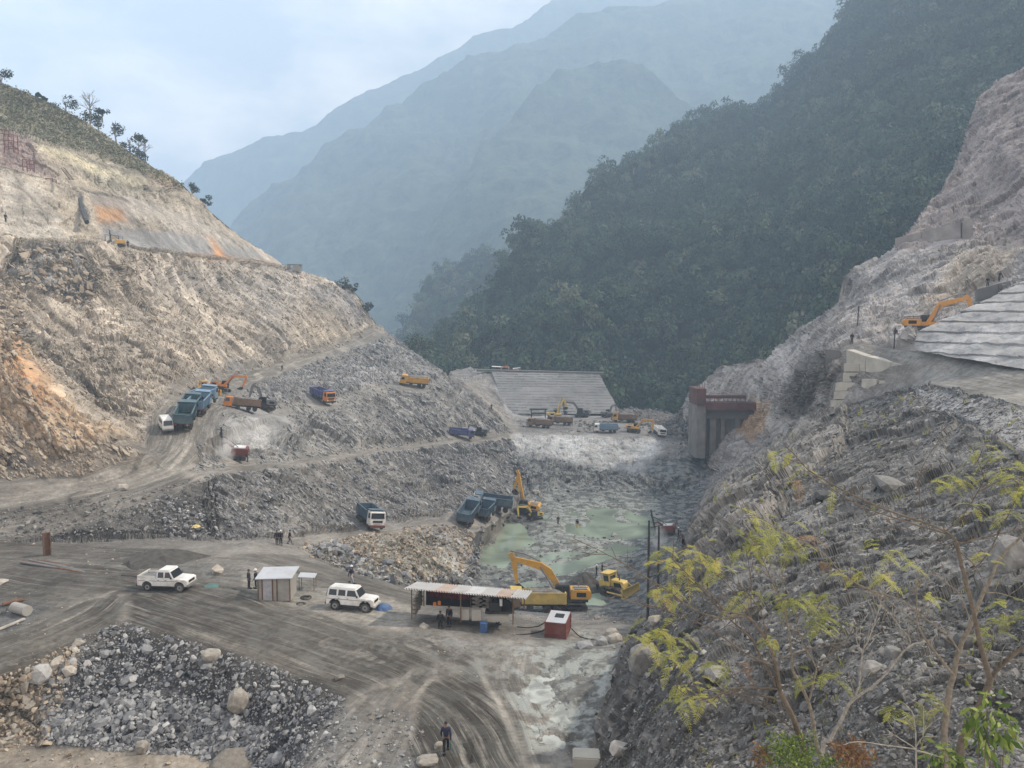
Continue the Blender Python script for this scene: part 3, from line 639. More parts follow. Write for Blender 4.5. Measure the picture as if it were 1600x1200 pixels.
# benches on the dam face
zz = V0[:, 2]; h += step * 0
V1 = V0 + N0 * h[:, None]
for x_, y_, r_s in SPOTS:   # stands levelled for the machines
    g_ = gbase(x_, y_); dd_ = np.hypot(V0[:, 0] - g_[0], V0[:, 1] - g_[1]); k = (dd_ < r_s * 1.5) & (np.abs(V0[:, 2] - g_[2]) < 3)
    if k.sum() > 8:
        kc = (dd_ < r_s) & k
        if kc.sum() > 6:
            A_ = np.c_[V0[kc, 0] - g_[0], V0[kc, 1] - g_[1], np.ones(kc.sum())]; s_, *_ = np.linalg.lstsq(A_, V0[kc, 2], rcond=None)
            zt = s_[0] * (V0[k, 0] - g_[0]) + s_[1] * (V0[k, 1] - g_[1]) + s_[2]; w_ = np.clip((1.5 - dd_[k] / r_s) * 2, 0, 1) * 0.9
            V1[k, 2] = V1[k, 2] * (1 - w_) + (zt + h[k] * 0.5) * w_
V1[:, 2] -= pd * 0.75 - (pd > 0) * 0.0
V1[:, 2] -= pu * 0.22
# level pond surroundings
fl = np.clip(sdpoly(px0, py0, [(778,895),(772,862),(815,832),(860,790),(1040,780),(1060,850),(1000,900),(900,930)], 20) / 20, 0, 1)
V1[:, 2] = V1[:, 2] * (1 - fl) + fl * (-15.0 + (V1[:, 2] + 15) * 0.8 - pd * 0.3)
px1, py1, d1 = projn(V1)
inn = np.where((px1 > -400) & (px1 < 1996) & (py1 > -36) & (py1 < 1590))[0]
gx = (px1[inn] // 4).astype(int) + 100; gy = (py1[inn] // 4).astype(int) + 10
G2 = np.full((600, 410), -1, np.int64); oo = np.argsort(-d1[inn]); G2[gx[oo], gy[oo]] = inn[oo]
def gidx(x, y):
    i, j = int(x // 4) + 100, int(y // 4) + 10
    for r in range(1, 12):
        s = G2[max(i - r, 0):i + r + 1, max(j - r, 0):j + r + 1].ravel(); s = s[s >= 0]
        if len(s): return s[np.argmin((px1[s] - x) ** 2 + (py1[s] - y) ** 2)]
    return 0
def ground(x, y):
    k = gidx(x, y); D = V1[k, 1]
    return Vector(P(x, y, float(D)))
def gz(X, Y):
    """ground height under a world point, by walking the sight line"""
    return None
terr = np_mesh('ground', V1, T0, None, False)
def fattr(me, name, a, kind='FLOAT'):
    at = me.attributes.new(name, kind, 'POINT')
    at.data.foreach_set('value' if kind == 'FLOAT' else 'vector', np.asarray(a, np.float32).ravel())
ca = terr.color_attributes.new('Col', 'FLOAT_COLOR', 'POINT')
ca.data.foreach_set('color', np.concatenate([col, np.ones((NV, 1))], 1).astype(np.float32).ravel())
fattr(terr, 'Q', Q, 'FLOAT_VECTOR'); fattr(terr, 'ru', np.stack([ru, rv_, ru * 0], 1), 'FLOAT_VECTOR')
fattr(terr, 'rm', rm); fattr(terr, 'wet', np.clip(wet + pd * 0.5 + pu, 0, 1)); fattr(terr, 'spk', spk)

def ground_mat():
    m = bpy.data.materials.new('ground'); m.use_nodes = True; nt = m.node_tree; n = nt.nodes; l = nt.links; b = n['Principled BSDF']
    def A(nm): a = n.new('ShaderNodeAttribute'); a.attribute_name = nm; return a
    def noise(vec, sc, det=4, ro=0.55): a = n.new('ShaderNodeTexNoise'); a.inputs['Scale'].default_value = sc; a.inputs['Detail'].default_value = det; a.inputs['Roughness'].default_value = ro; l.new(vec, a.inputs['Vector']); return a.outputs['Fac']
    def mr(v, a, b_, c, d): x = n.new('ShaderNodeMapRange'); x.inputs['From Min'].default_value = a; x.inputs['From Max'].default_value = b_; x.inputs['To Min'].default_value = c; x.inputs['To Max'].default_value = d; l.new(v, x.inputs['Value']); return x.outputs['Result']
    def ma(op, a, b_=None):
        x = n.new('ShaderNodeMath'); x.operation = op
        for i, v in enumerate((a, b_)):
            if v is None: continue
            if isinstance(v, (int, float)): x.inputs[i].default_value = v
            else: l.new(v, x.inputs[i])
        return x.outputs[0]
    def mixc(f, a, b_):
        x = n.new('ShaderNodeMix'); x.data_type = 'RGBA'; l.new(f, x.inputs[0]) if not isinstance(f, float) else None
        for i, v in ((6, a), (7, b_)):
            if isinstance(v, tuple): x.inputs[i].default_value = (*v, 1)
            else: l.new(v, x.inputs[i])
        return x.outputs[2]
    c = A('Col').outputs['Color']; q = A('Q').outputs['Vector']; r = A('ru').outputs['Vector']; rmk = A('rm').outputs['Fac']; wt = A('wet').outputs['Fac']; sp = A('spk').outputs['Fac']
    geo = n.new('ShaderNodeNewGeometry').outputs['Position']
    v1 = mr(noise(q, 0.35, 6, 0.65), 0.3, 0.7, 0.62, 1.35)
    v2 = mr(noise(q, 2.2, 5, 0.6), 0.3, 0.7, 0.72, 1.28)
    v0 = mr(noise(q, 0.09, 5, 0.6), 0.3, 0.7, 0.68, 1.32)
    vv = ma('MULTIPLY', ma('MULTIPLY', v1, v2), v0)
    vo = n.new('ShaderNodeTexVoronoi'); vo.inputs['Scale'].default_value = 1.5; l.new(q, vo.inputs['Vector']); vo.inputs['Randomness'].default_value = 1
    sepc = n.new('ShaderNodeSeparateColor'); l.new(vo.outputs['Color'], sepc.inputs[0])
    chip = ma('MULTIPLY', mr(sepc.outputs[0], 0.78, 0.90, 0, 1), mr(vo.outputs['Distance'], 0.25, 0.45, 1, 0))
    vo2 = n.new('ShaderNodeTexVoronoi'); vo2.inputs['Scale'].default_value = 4.5; l.new(q, vo2.inputs['Vector'])
    sep2 = n.new('ShaderNodeSeparateColor'); l.new(vo2.outputs['Color'], sep2.inputs[0])
    chip2 = ma('MULTIPLY', mr(sep2.outputs[0], 0.72, 0.9, 0, 1), mr(vo2.outputs['Distance'], 0.3, 0.5, 1, 0))
    chips = ma('MULTIPLY', ma('MINIMUM', ma('ADD', chip, chip2), 1.0), sp)
    sc = n.new('ShaderNodeVectorMath'); sc.operation = 'SCALE'; l.new(c, sc.inputs[0]); l.new(vv, sc.inputs['Scale'])
    base = sc.outputs['Vector']
    base = mixc(ma('MULTIPLY', chips, 0.75), base, (0.42, 0.41, 0.395))
    # wheel tracks: dark wet mud pressed into strips, lighter dry crests between
    mpn = n.new('ShaderNodeMapping'); mpn.inputs['Scale'].default_value = (1.7, 0.085, 1); l.new(r, mpn.inputs['Vector'])
    s1 = noise(mpn.outputs['Vector'], 1.0, 5, 0.7)
    mp2 = n.new('ShaderNodeMapping'); mp2.inputs['Scale'].default_value = (6, 0.16, 1); l.new(r, mp2.inputs['Vector'])
    s2 = noise(mp2.outputs['Vector'], 1.0, 3, 0.6)
    dk = ma('MULTIPLY', mr(s1, 0.47, 0.63, 1, 0), rmk); lt = ma('MULTIPLY', mr(s2, 0.58, 0.72, 0, 0.7), rmk)
    base = mixc(ma('MULTIPLY', dk, 0.85), base, (0.042, 0.037, 0.031)); base = mixc(ma('MULTIPLY', lt, 0.7), base, (0.36, 0.34, 0.30))
    # milky wet silt
    wn1 = mr(noise(geo, 0.55, 6, 0.6), 0.47, 0.56, 0, 1)
    wf = ma('MULTIPLY', ma('MULTIPLY', wn1, wt), 0.8)
    base = mixc(wf, base, (0.34, 0.36, 0.33))
    l.new(base, b.inputs['Base Color'])
    rg = ma('SUBTRACT', 0.92, ma('MULTIPLY', wf, 0.85)); l.new(rg, b.inputs['Roughness'])
    b.inputs['Specular IOR Level'].default_value = 0.35
    bp = n.new('ShaderNodeBump'); bp.inputs['Strength'].default_value = 0.9; bp.inputs['Distance'].default_value = 0.35
    hh = ma('ADD', ma('ADD', ma('MULTIPLY', noise(q, 1.6, 8, 0.7), ma('ADD', ma('MULTIPLY', sp, 1.2), 0.12)), ma('MULTIPLY', chips, 0.5)), ma('MULTIPLY', ma('MULTIPLY', s2, rmk), 0.5))
    l.new(hh, bp.inputs['Height']); l.new(bp.outputs['Normal'], b.inputs['Normal'])
    return m
M_ground = ground_mat()
terr.materials.append(M_ground)
ground_ob = tag(link('ground', terr), kind='structure')
# backs of the ridges, so that the skyline has something behind it
def skirt(line, dirs, mat_):
    A_ = np.array([P(*p) for p in line]); rows = [A_]; A0 = A_ - np.array([0, 0, CAMZ]); rad_ = A0 / np.hypot(A0[:, 0], A0[:, 1])[:, None]; rad_[:, 2] = 0
    for d in dirs: rows.append(rows[-1] + rad_ * d[1] + np.array([0, 0, d[2]]))
    n = len(A_); V = np.concatenate(rows); T = []
    for j in range(len(rows) - 1):
        for i in range(n - 1): T.append((j * n + i, j * n + i + 1, (j + 1) * n + i + 1, (j + 1) * n + i))
    return V, T
V, T = skirt(top_line, [(0, 20, -10), (0, 50, -45), (0, 80, -90)], M_ground)
me = np_mesh('rear_slope', V, np.array(T), mat('rear_rock', (0.2, 0.19, 0.17), 0.9), True)
tag(link('hillside', me), kind='structure')
print('terrain', time.time() - t00)
# ---------------------------------------------------------------- water
def water_mat(name, c, c2, ro, s1):
    m = bpy.data.materials.new(name); m.use_nodes = True; nt = m.node_tree; n = nt.nodes; l = nt.links; b = n['Principled BSDF']
    g = n.new('ShaderNodeNewGeometry'); nz = n.new('ShaderNodeTexNoise'); nz.inputs['Scale'].default_value = s1; nz.inputs['Detail'].default_value = 6; nz.inputs['Distortion'].default_value = 0.8; l.new(g.outputs['Position'], nz.inputs['Vector'])
    r = n.new('ShaderNodeValToRGB'); r.color_ramp.elements[0].position = 0.38; r.color_ramp.elements[1].position = 0.6; r.color_ramp.elements[0].color = (*c2, 1); r.color_ramp.elements[1].color = (*c, 1); l.new(nz.outputs['Fac'], r.inputs['Fac']); l.new(r.outputs['Color'], b.inputs['Base Color'])
    b.inputs['Roughness'].default_value = ro; b.inputs['IOR'].default_value = 1.33
    n2 = n.new('ShaderNodeTexNoise'); n2.inputs['Scale'].default_value = 2.5; l.new(g.outputs['Position'], n2.inputs['Vector']); bp = n.new('ShaderNodeBump'); bp.inputs['Strength'].default_value = 0.08; bp.inputs['Distance'].default_value = 0.05; l.new(n2.outputs['Fac'], bp.inputs['Height']); l.new(bp.outputs['Normal'], b.inputs['Normal'])
    return m
M_pond = water_mat('pond_water', (0.27, 0.33, 0.26), (0.14, 0.17, 0.14), 0.08, 0.12)
M_milk = water_mat('silty_water', (0.42, 0.44, 0.40), (0.22, 0.23, 0.21), 0.05, 0.9)
def sheet(name, pts, m):
    me = bpy.data.meshes.new(name); me.from_pydata(pts, [], [tuple(range(len(pts)))]); me.materials.append(m)
    return tag(link(name, me), kind='structure')
sheet('pond_water', [(-22, 98, -15.55), (50, 98, -15.55), (50, 195, -15.55), (-22, 195, -15.55)], M_pond)
g1 = ground(870, 1100)
print('puddle z', g1)
sheet('puddle_water', [tuple(Pz(x, y, -0.33)) for x, y in ((700, 1225), (915, 1225), (960, 1015), (740, 1010))], M_milk)

# ---------------------------------------------------------------- mountains behind
def ridge_sheet(name, sil, base, amp_, sc_, col_, thr=5.0, cs=0.01, shift=0):
    """mountain face: skyline points and foot points (x, y, D), joined; relief added"""
    bd = sil + base[::-1]
    V, T = build_sheet(bd, [], (), 60, 2, thr)
    n = vnormals(V, T)
    h = fbm(V + shift, sc_, 6, 0.55, True) * amp_ + fbm(V + shift, sc_ * 6, 3) * amp_ * 0.12
    V2 = V + n * h[:, None]
    me = np_mesh(name, V2, T, None, True)
    return V2, T, me, n
def forest_far_mat(name, c1, c2, s):
    m = bpy.data.materials.new(name); m.use_nodes = True; nt = m.node_tree; n = nt.nodes; l = nt.links; b = n['Principled BSDF']
    g = n.new('ShaderNodeNewGeometry'); nz = n.new('ShaderNodeTexNoise'); nz.inputs['Scale'].default_value = s; nz.inputs['Detail'].default_value = 10; nz.inputs['Roughness'].default_value = 0.7
    l.new(g.outputs['Position'], nz.inputs['Vector']); r = n.new('ShaderNodeValToRGB'); r.color_ramp.elements[0].position = 0.38; r.color_ramp.elements[1].position = 0.62
    r.color_ramp.elements[0].color = (*c1, 1); r.color_ramp.elements[1].color = (*c2, 1); l.new(nz.outputs['Fac'], r.inputs['Fac']); l.new(r.outputs['Color'], b.inputs['Base Color'])
    b.inputs['Roughness'].default_value = 1; b.inputs['Specular IOR Level'].default_value = 0.1
    bp = n.new('ShaderNodeBump'); bp.inputs['Strength'].default_value = 1; bp.inputs['Distance'].default_value = 12; l.new(nz.outputs['Fac'], bp.inputs['Height']); l.new(bp.outputs['Normal'], b.inputs['Normal'])
    return m
M_far = forest_far_mat('far_forest', (0.03, 0.045, 0.03), (0.10, 0.12, 0.07), 0.03)
# farthest ridge, second ridge, nearer shoulder
R3s = [(-400,700,2344),(100,400,2344),(295,290,2279),(330,265,2279),(420,222,2279),(470,210,2279),(560,160,2344),(650,120,2409),(690,95,2409),(740,68,2474),(800,55,2474),(850,20,2539),(880,-5,2604),(960,-40,2650),(1100,-60,2700),(1500,-60,2700),(2100,-60,2700)]
R3b = [(-400,800,1693),(100,700,1693),(300,650,1693),(400,640,1693),(700,640,1693),(1000,640,1693),(1500,640,1693),(2100,640,1693)]
R2s = [(200,560,1624),(340,380,1624),(372,345,1624),(440,292,1624),(500,245,1662),(560,205,1701),(640,160,1779),(700,112,1779),(760,85,1818),(830,68,1856),(900,30,1895),(950,10,1895),(1030,8,1934),(1100,0,1934),(1180,-25,1934),(1400,-25,1934),(2000,-25,1934)]
R2b = [(200,700,1005),(340,640,967),(500,640,967),(700,640,928),(900,640,928),(1200,640,1005),(1600,640,1160),(2000,640,1160)]
R1s = [(560,600,1010),(600,500,1098),(650,420,1171),(700,320,1252),(760,230,1333),(820,160,1389),(870,118,1437),(920,100,1454),(970,97,1454),(1020,118,1414),(1070,165,1373),(1130,225,1333),(1250,330,1276),(1500,430,1211)]
R1b = [(560,660,789),(650,650,746),(760,650,746),(900,650,746),(1100,650,789),(1300,650,833),(1500,650,878)]
for nm, s_, b_, a_, sc, sh in (('mountain', R3s, R3b, 40, 0.003, 0), ('mountain', R2s, R2b, 34, 0.005, 900), ('mountain', R1s, R1b, 20, 0.009, 400)):
    V, T, me, n_ = ridge_sheet(nm, s_, b_, a_, sc, None, 5.0, shift=sh)
    me.materials.append(M_far); tag(link(nm, me), kind='structure')
# forested hillside to the right and the low spur in the middle
FHs = [(600,620,430),(640,548,440),(690,545,440),(740,500,450),(770,455,460),(800,400,480),(848,372,500),(888,345,520),(905,315,530),(960,280,560),(1003,260,590),(1060,225,620),(1110,196,650),(1150,190,660),(1200,188,650),(1232,160,650),(1262,125,650),(1300,80,650),(1320,48,640),(1345,25,640),(1352,0,640),(1400,-60,640),(1500,-170,640),(1700,-330,640),(2200,-600,640)]
FHb = [(600,700,330),(680,690,320),(800,690,310),(900,700,310),(1000,700,300),(1100,700,290),(1200,680,270),(1350,640,250),(1450,560,250),(1600,400,270),(1800,250,290),(2200,0,320)]
Vf, Tf, mef, nf = ridge_sheet('hillside', FHs, FHb, 20, 0.012, None, 5.0, shift=77)
mef.materials.append(forest_far_mat('forest_floor', (0.02, 0.03, 0.018), (0.05, 0.065, 0.035), 0.2)); tag(link('hillside', mef), kind='structure')
FLs = [(590,640,633),(640,500,701),(665,455,723),(700,425,734),(740,400,746),(780,405,734),(830,420,723),(900,480,678),(1000,560,633)]
FLb = [(590,700,520),(650,690,508),(700,690,508),(760,690,508),(830,690,508),(900,690,508),(1000,690,508)]
Vl, Tl, mel, nl = ridge_sheet('hillside', FLs, FLb, 10, 0.015, None, 5.0, shift=177)
mel.materials.append(mef.materials[0]); tag(link('hillside', mel), kind='structure')

# ---------------------------------------------------------------- the wood: thousands of crowns on the hillside, one mass
def leaf_blob(rs, nleaf, size=0.34):
    """unit crown made of leaf-clump quads spread through a lumpy volume"""
    k = rs.randint(4, 7); cc = rs.normal(0, 0.36, (k, 3)); cc[:, 2] = np.abs(cc[:, 2]) * 0.9 + 0.05; cr = rs.uniform(0.35, 0.55, k)
    w = rs.randint(0, k, nleaf); d = rs.normal(0, 1, (nleaf, 3)); d /= np.linalg.norm(d, axis=1)[:, None]; d[:, 2] = np.where(d[:, 2] < -0.3, -d[:, 2], d[:, 2])
    c = cc[w] + d * (cr[w] * rs.uniform(0.75, 1.08, nleaf))[:, None]
    nrm = d + rs.normal(0, 0.45, (nleaf, 3)); nrm /= np.linalg.norm(nrm, axis=1)[:, None]
    u = np.cross(nrm, rs.normal(0, 1, (nleaf, 3))); u /= np.linalg.norm(u, axis=1)[:, None]; v = np.cross(nrm, u)
    s = size * rs.uniform(0.5, 1.1, nleaf)[:, None]
    V = np.stack([c - u * s, c - v * s * 0.6 + nrm * s * 0.12, c + u * s, c + v * s * 0.6 - nrm * s * 0.1], 1).reshape(-1, 3)
    return V
def foliage_mat(name, cols, rough=0.75, trans=0.0):
    m = bpy.data.materials.new(name); m.use_nodes = True; nt = m.node_tree; n = nt.nodes; l = nt.links; b = n['Principled BSDF']
    a = n.new('ShaderNodeAttribute'); a.attribute_name = 'rnd'; r = n.new('ShaderNodeValToRGB')
    e = r.color_ramp.elements; e[0].color = (*cols[0], 1); e[1].color = (*cols[-1], 1)
    for i, c in enumerate(cols[1:-1]): x = e.new((i + 1) / (len(cols) - 1)); x.color = (*c, 1)
    l.new(a.outputs['Fac'], r.inputs['Fac']); l.new(r.outputs['Color'], b.inputs['Base Color'])
    b.inputs['Roughness'].default_value = rough; b.inputs['Specular IOR Level'].default_value = 0.2
    if trans:
        t = n.new('ShaderNodeBsdfTranslucent'); l.new(r.outputs['Color'], t.inputs['Color']); ms = n.new('ShaderNodeMixShader'); ms.inputs[0].default_value = trans
        l.new(b.outputs[0], ms.inputs[1]); l.new(t.outputs[0], ms.inputs[2]); l.new(ms.outputs[0], n['Material Output'].inputs['Surface'])
    return m
M_wood = foliage_mat('wood_foliage', [(0.022, 0.045, 0.028), (0.042, 0.075, 0.042), (0.075, 0.115, 0.06), (0.16, 0.17, 0.11)])
rs = np.random.RandomState(3)
blobs = [leaf_blob(rs, 170, 0.125) for _ in range(14)]
def scatter_crowns(V, T, count, rmin, rmax, seed, keep=None):
    r = np.random.RandomState(seed)
    a = np.linalg.norm(np.cross(V[T[:, 1]] - V[T[:, 0]], V[T[:, 2]] - V[T[:, 0]]), axis=1)
    cen = V[T].mean(1); px, py, d = projn(cen)
    a = a * ((px > -60) & (px < 1680) & (py > -60) & (py < 720)) / d
    pk = r.choice(len(T), count, p=a / a.sum()); w = r.dirichlet((1, 1, 1), count)
    return (V[T[pk]] * w[:, :, None]).sum(1), r.uniform(0, 1, count) ** 1.5 * (rmax - rmin) + rmin, r
def crowns_mesh(name, pts, rad, r, m, label):
    Vs, rn = [], []
    big = fbm(pts, 0.03, 3) * 0.5 + 0.5
    for i, (p, s) in enumerate(zip(pts, rad)):
        b = blobs[r.randint(len(blobs))]; a = r.uniform(0, 6.28); ca_, sa_ = math.cos(a), math.sin(a)
        x = b[:, 0] * ca_ - b[:, 1] * sa_; y = b[:, 0] * sa_ + b[:, 1] * ca_; hz_ = r.uniform(0.85, 1.5)
        Vs.append(np.stack([x * s + p[0], y * s + p[1], b[:, 2] * s * hz_ + p[2] + s * 0.25], 1))
        base = np.clip(r.beta(1.1, 1.9) * 1.0 + (big[i] - 0.5) * 0.7, 0, 1)
        rn.append(np.clip(base + np.repeat(r.normal(0, 0.07, len(b) // 4), 4), 0, 1))
    V = np.concatenate(Vs); T = np.arange(len(V)).reshape(-1, 4)
    me = np_mesh(name, V, T, m); fattr(me, 'rnd', np.concatenate(rn))
    return me
pts, rad, r_ = scatter_crowns(Vf, Tf, 7200, 2.6, 9.5, 5)
o = link('wood', crowns_mesh('wood', pts, rad, r_, M_wood, '')); tag(o, 'dense dark green forest covering the steep hillside on the right', 'forest', kind='stuff')
pts, rad, r_ = scatter_crowns(Vl, Tl, 900, 5.5, 12, 6)
o = link('wood', crowns_mesh('wood', pts, rad, r_, M_wood, '')); tag(o, 'hazy tree clump on the low spur in the middle distance', 'forest', kind='stuff')
print('woods', time.time() - t00)

# ---------------------------------------------------------------- the air
hz = MB(); hz.box((200, 1400, 610), (6400, 3000, 1330))
M_haze = bpy.data.materials.new('haze'); M_haze.use_nodes = True; hn = M_haze.node_tree.nodes; hn.remove(hn['Principled BSDF'])
pv = hn.new('ShaderNodeVolumePrincipled'); pv.inputs['Color'].default_value = (0.55, 0.74, 0.96, 1); pv.inputs['Density'].default_value = 0.00058; pv.inputs['Anisotropy'].default_value = 0.1
M_haze.node_tree.links.new(pv.outputs[0], hn['Material Output'].inputs['Volume'])
tag(hz.build('haze', M_haze), 'thin blue haze filling the valley', 'haze', kind='stuff')

def dust(x, y, D, r, dens, label):
    b = MB(); n = 10; vs = []; fs = []
    for i in range(n + 1):
        for j in range(16): a = PI * i / n; g = 2 * PI * j / 16; vs.append((r[0] * math.sin(a) * math.cos(g), r[1] * math.sin(a) * math.sin(g), r[2] * math.cos(a)))
    for i in range(n):
        for j in range(16): fs.append((i * 16 + j, i * 16 + (j + 1) % 16, (i + 1) * 16 + (j + 1) % 16, (i + 1) * 16 + j))
    b.add(vs, fs); m = bpy.data.materials.new('dust'); m.use_nodes = True; n_ = m.node_tree.nodes; l_ = m.node_tree.links; n_.remove(n_['Principled BSDF']); v = n_.new('ShaderNodeVolumePrincipled'); v.inputs['Color'].default_value = (0.95, 0.95, 0.95, 1)
    t_ = n_.new('ShaderNodeTexCoord'); nz_ = n_.new('ShaderNodeTexNoise'); nz_.inputs['Scale'].default_value = 0.7; nz_.inputs['Detail'].default_value = 4; l_.new(t_.outputs['Object'], nz_.inputs['Vector'])
    ln = n_.new('ShaderNodeVectorMath'); ln.operation = 'LENGTH'; sc = n_.new('ShaderNodeVectorMath'); sc.operation = 'DIVIDE'; sc.inputs[1].default_value = r; l_.new(t_.outputs['Object'], sc.inputs[0]); l_.new(sc.outputs['Vector'], ln.inputs[0])
    fall = n_.new('ShaderNodeMapRange'); fall.inputs['From Min'].default_value = 0.2; fall.inputs['From Max'].default_value = 1; fall.inputs['To Min'].default_value = 1; fall.inputs['To Max'].default_value = 0; l_.new(ln.outputs['Value'], fall.inputs['Value'])
    nm = n_.new('ShaderNodeMapRange'); nm.inputs['From Min'].default_value = 0.4; nm.inputs['From Max'].default_value = 0.65; nm.inputs['To Max'].default_value = dens; l_.new(nz_.outputs['Fac'], nm.inputs['Value'])
    mu = n_.new('ShaderNodeMath'); mu.operation = 'MULTIPLY'; l_.new(fall.outputs['Result'], mu.inputs[0]); l_.new(nm.outputs['Result'], mu.inputs[1]); l_.new(mu.outputs[0], v.inputs['Density']); l_.new(v.outputs[0], n_['Material Output'].inputs['Volume'])
    o = b.build('dust_cloud', m, smooth=True); o.location = P(x, y, D); tag(o, label, 'dust', kind='stuff')
dust(352, 702, 106, (1.6, 1.6, 2.4), 1.4, 'pale dust blowing from the red drill rig')
dust(1030, 842, 118, (1.6, 1.6, 2.6), 1.0, 'white dust beside the drill rig at the rock foot')
# ---------------------------------------------------------------- paints
M = {}
def mk(k, *a, **kw): M[k] = mat(k, *a, **kw)
mk('white_paint', (0.72, 0.72, 0.70), 0.35, dirt=0.6, vs=1.3, var=0.08, dirtcol=(0.42, 0.39, 0.34))
mk('yellow_paint', (0.62, 0.33, 0.045), 0.45, dirt=0.5, vs=1.4, var=0.15, dirtcol=(0.34, 0.26, 0.15))
mk('pale_yellow_paint', (0.62, 0.46, 0.13), 0.5, dirt=0.5, vs=1.4, var=0.15, dirtcol=(0.36, 0.30, 0.18))
mk('orange_paint', (0.62, 0.22, 0.04), 0.5, dirt=0.5, vs=1.4, var=0.15, dirtcol=(0.36, 0.26, 0.18))
mk('blue_paint', (0.06, 0.105, 0.15), 0.5, dirt=0.5, vs=1.2, var=0.2, dirtcol=(0.20, 0.20, 0.19))
mk('teal_paint', (0.06, 0.115, 0.14), 0.5, dirt=0.5, vs=1.2, var=0.2, dirtcol=(0.20, 0.20, 0.19))
mk('violet_blue_paint', (0.09, 0.10, 0.24), 0.5, dirt=0.45, vs=1.2, var=0.2, dirtcol=(0.20, 0.20, 0.19))
mk('pale_blue_paint', (0.16, 0.26, 0.36), 0.5, dirt=0.5, vs=1.2, var=0.2, dirtcol=(0.24, 0.24, 0.23))
mk('brown_paint', (0.20, 0.12, 0.07), 0.6, dirt=0.6, vs=1.2, var=0.25, dirtcol=(0.22, 0.19, 0.15))
mk('grey_steel', (0.17, 0.17, 0.17), 0.55, dirt=0.4, vs=1.5, var=0.2)
mk('red_paint', (0.16, 0.045, 0.036), 0.6, dirt=0.35, vs=1.5, var=0.25, dirtcol=(0.2, 0.13, 0.11))
mk('maroon', (0.15, 0.03, 0.03), 0.9, var=0.3)
mk('dark_steel', (0.035, 0.035, 0.037), 0.6, dirt=0.4, vs=2, var=0.3, dirtcol=(0.13, 0.12, 0.11))
mk('track_steel', (0.07, 0.065, 0.06), 0.75, dirt=0.55, vs=2, var=0.3, dirtcol=(0.17, 0.16, 0.14))
mk('tyre', (0.025, 0.025, 0.025), 0.85, dirt=0.6, vs=3, var=0.2, dirtcol=(0.17, 0.16, 0.14))
mk('rim', (0.28, 0.28, 0.28), 0.5, dirt=0.3, vs=5)
mk('glass', (0.02, 0.026, 0.03), 0.12, var=0.1, spec=0.6)
mk('lamp', (0.75, 0.75, 0.72), 0.15, var=0.05)
mk('red_lamp', (0.4, 0.03, 0.02), 0.3, var=0.05)
mk('black', (0.015, 0.015, 0.017), 0.7, var=0.3)
mk('rust', (0.16, 0.085, 0.05), 0.85, dirt=0.3, vs=3, var=0.4, dirtcol=(0.08, 0.06, 0.05))
mk('concrete', (0.48, 0.455, 0.40), 0.9, dirt=0.4, vs=0.5, var=0.25, bump=0.3, dirtcol=(0.22, 0.21, 0.19))
mk('grey_concrete', (0.15, 0.15, 0.148), 0.9, dirt=0.4, vs=0.3, var=0.25, dirtcol=(0.15, 0.15, 0.15))
mk('tin', (0.56, 0.57, 0.58), 0.4, 0.35, dirt=0.45, vs=0.8, var=0.12, dirtcol=(0.42, 0.34, 0.29))
mk('sheet_wall', (0.34, 0.33, 0.30), 0.7, dirt=0.5, vs=1.0, var=0.2)
mk('wood', (0.18, 0.115, 0.075), 0.85, var=0.35, vs=5)
mk('sack', (0.40, 0.37, 0.32), 0.9, var=0.3, vs=3)
mk('plastic_white', (0.78, 0.78, 0.77), 0.5, var=0.12, vs=3, dirt=0.3, dirtcol=(0.5, 0.48, 0.45))
mk('blue_plastic', (0.06, 0.12, 0.26), 0.5, var=0.2, vs=4)
mk('green_plastic', (0.07, 0.15, 0.13), 0.5, var=0.2, vs=4)
mk('skin', (0.20, 0.11, 0.07), 0.6, var=0.08)
mk('navy', (0.018, 0.022, 0.055), 0.85, var=0.2)
mk('black_cloth', (0.014, 0.014, 0.018), 0.9, var=0.2)
mk('grey_cloth', (0.10, 0.10, 0.11), 0.9, var=0.2)
mk('pale_cloth', (0.38, 0.38, 0.40), 0.9, var=0.2)
mk('hivis', (0.65, 0.20, 0.03), 0.7, var=0.15)
mk('hair', (0.008, 0.007, 0.006), 0.6, var=0.1)
mk('helmet_white', (0.72, 0.72, 0.72), 0.35, var=0.05)
mk('helmet_yellow', (0.62, 0.45, 0.05), 0.35, var=0.05)
mk('dark_earth', (0.075, 0.07, 0.062), 0.95, var=0.4, vs=2, bump=1.0)
mk('rubble', (0.17, 0.165, 0.16), 0.95, var=0.4, vs=2, bump=1.0)

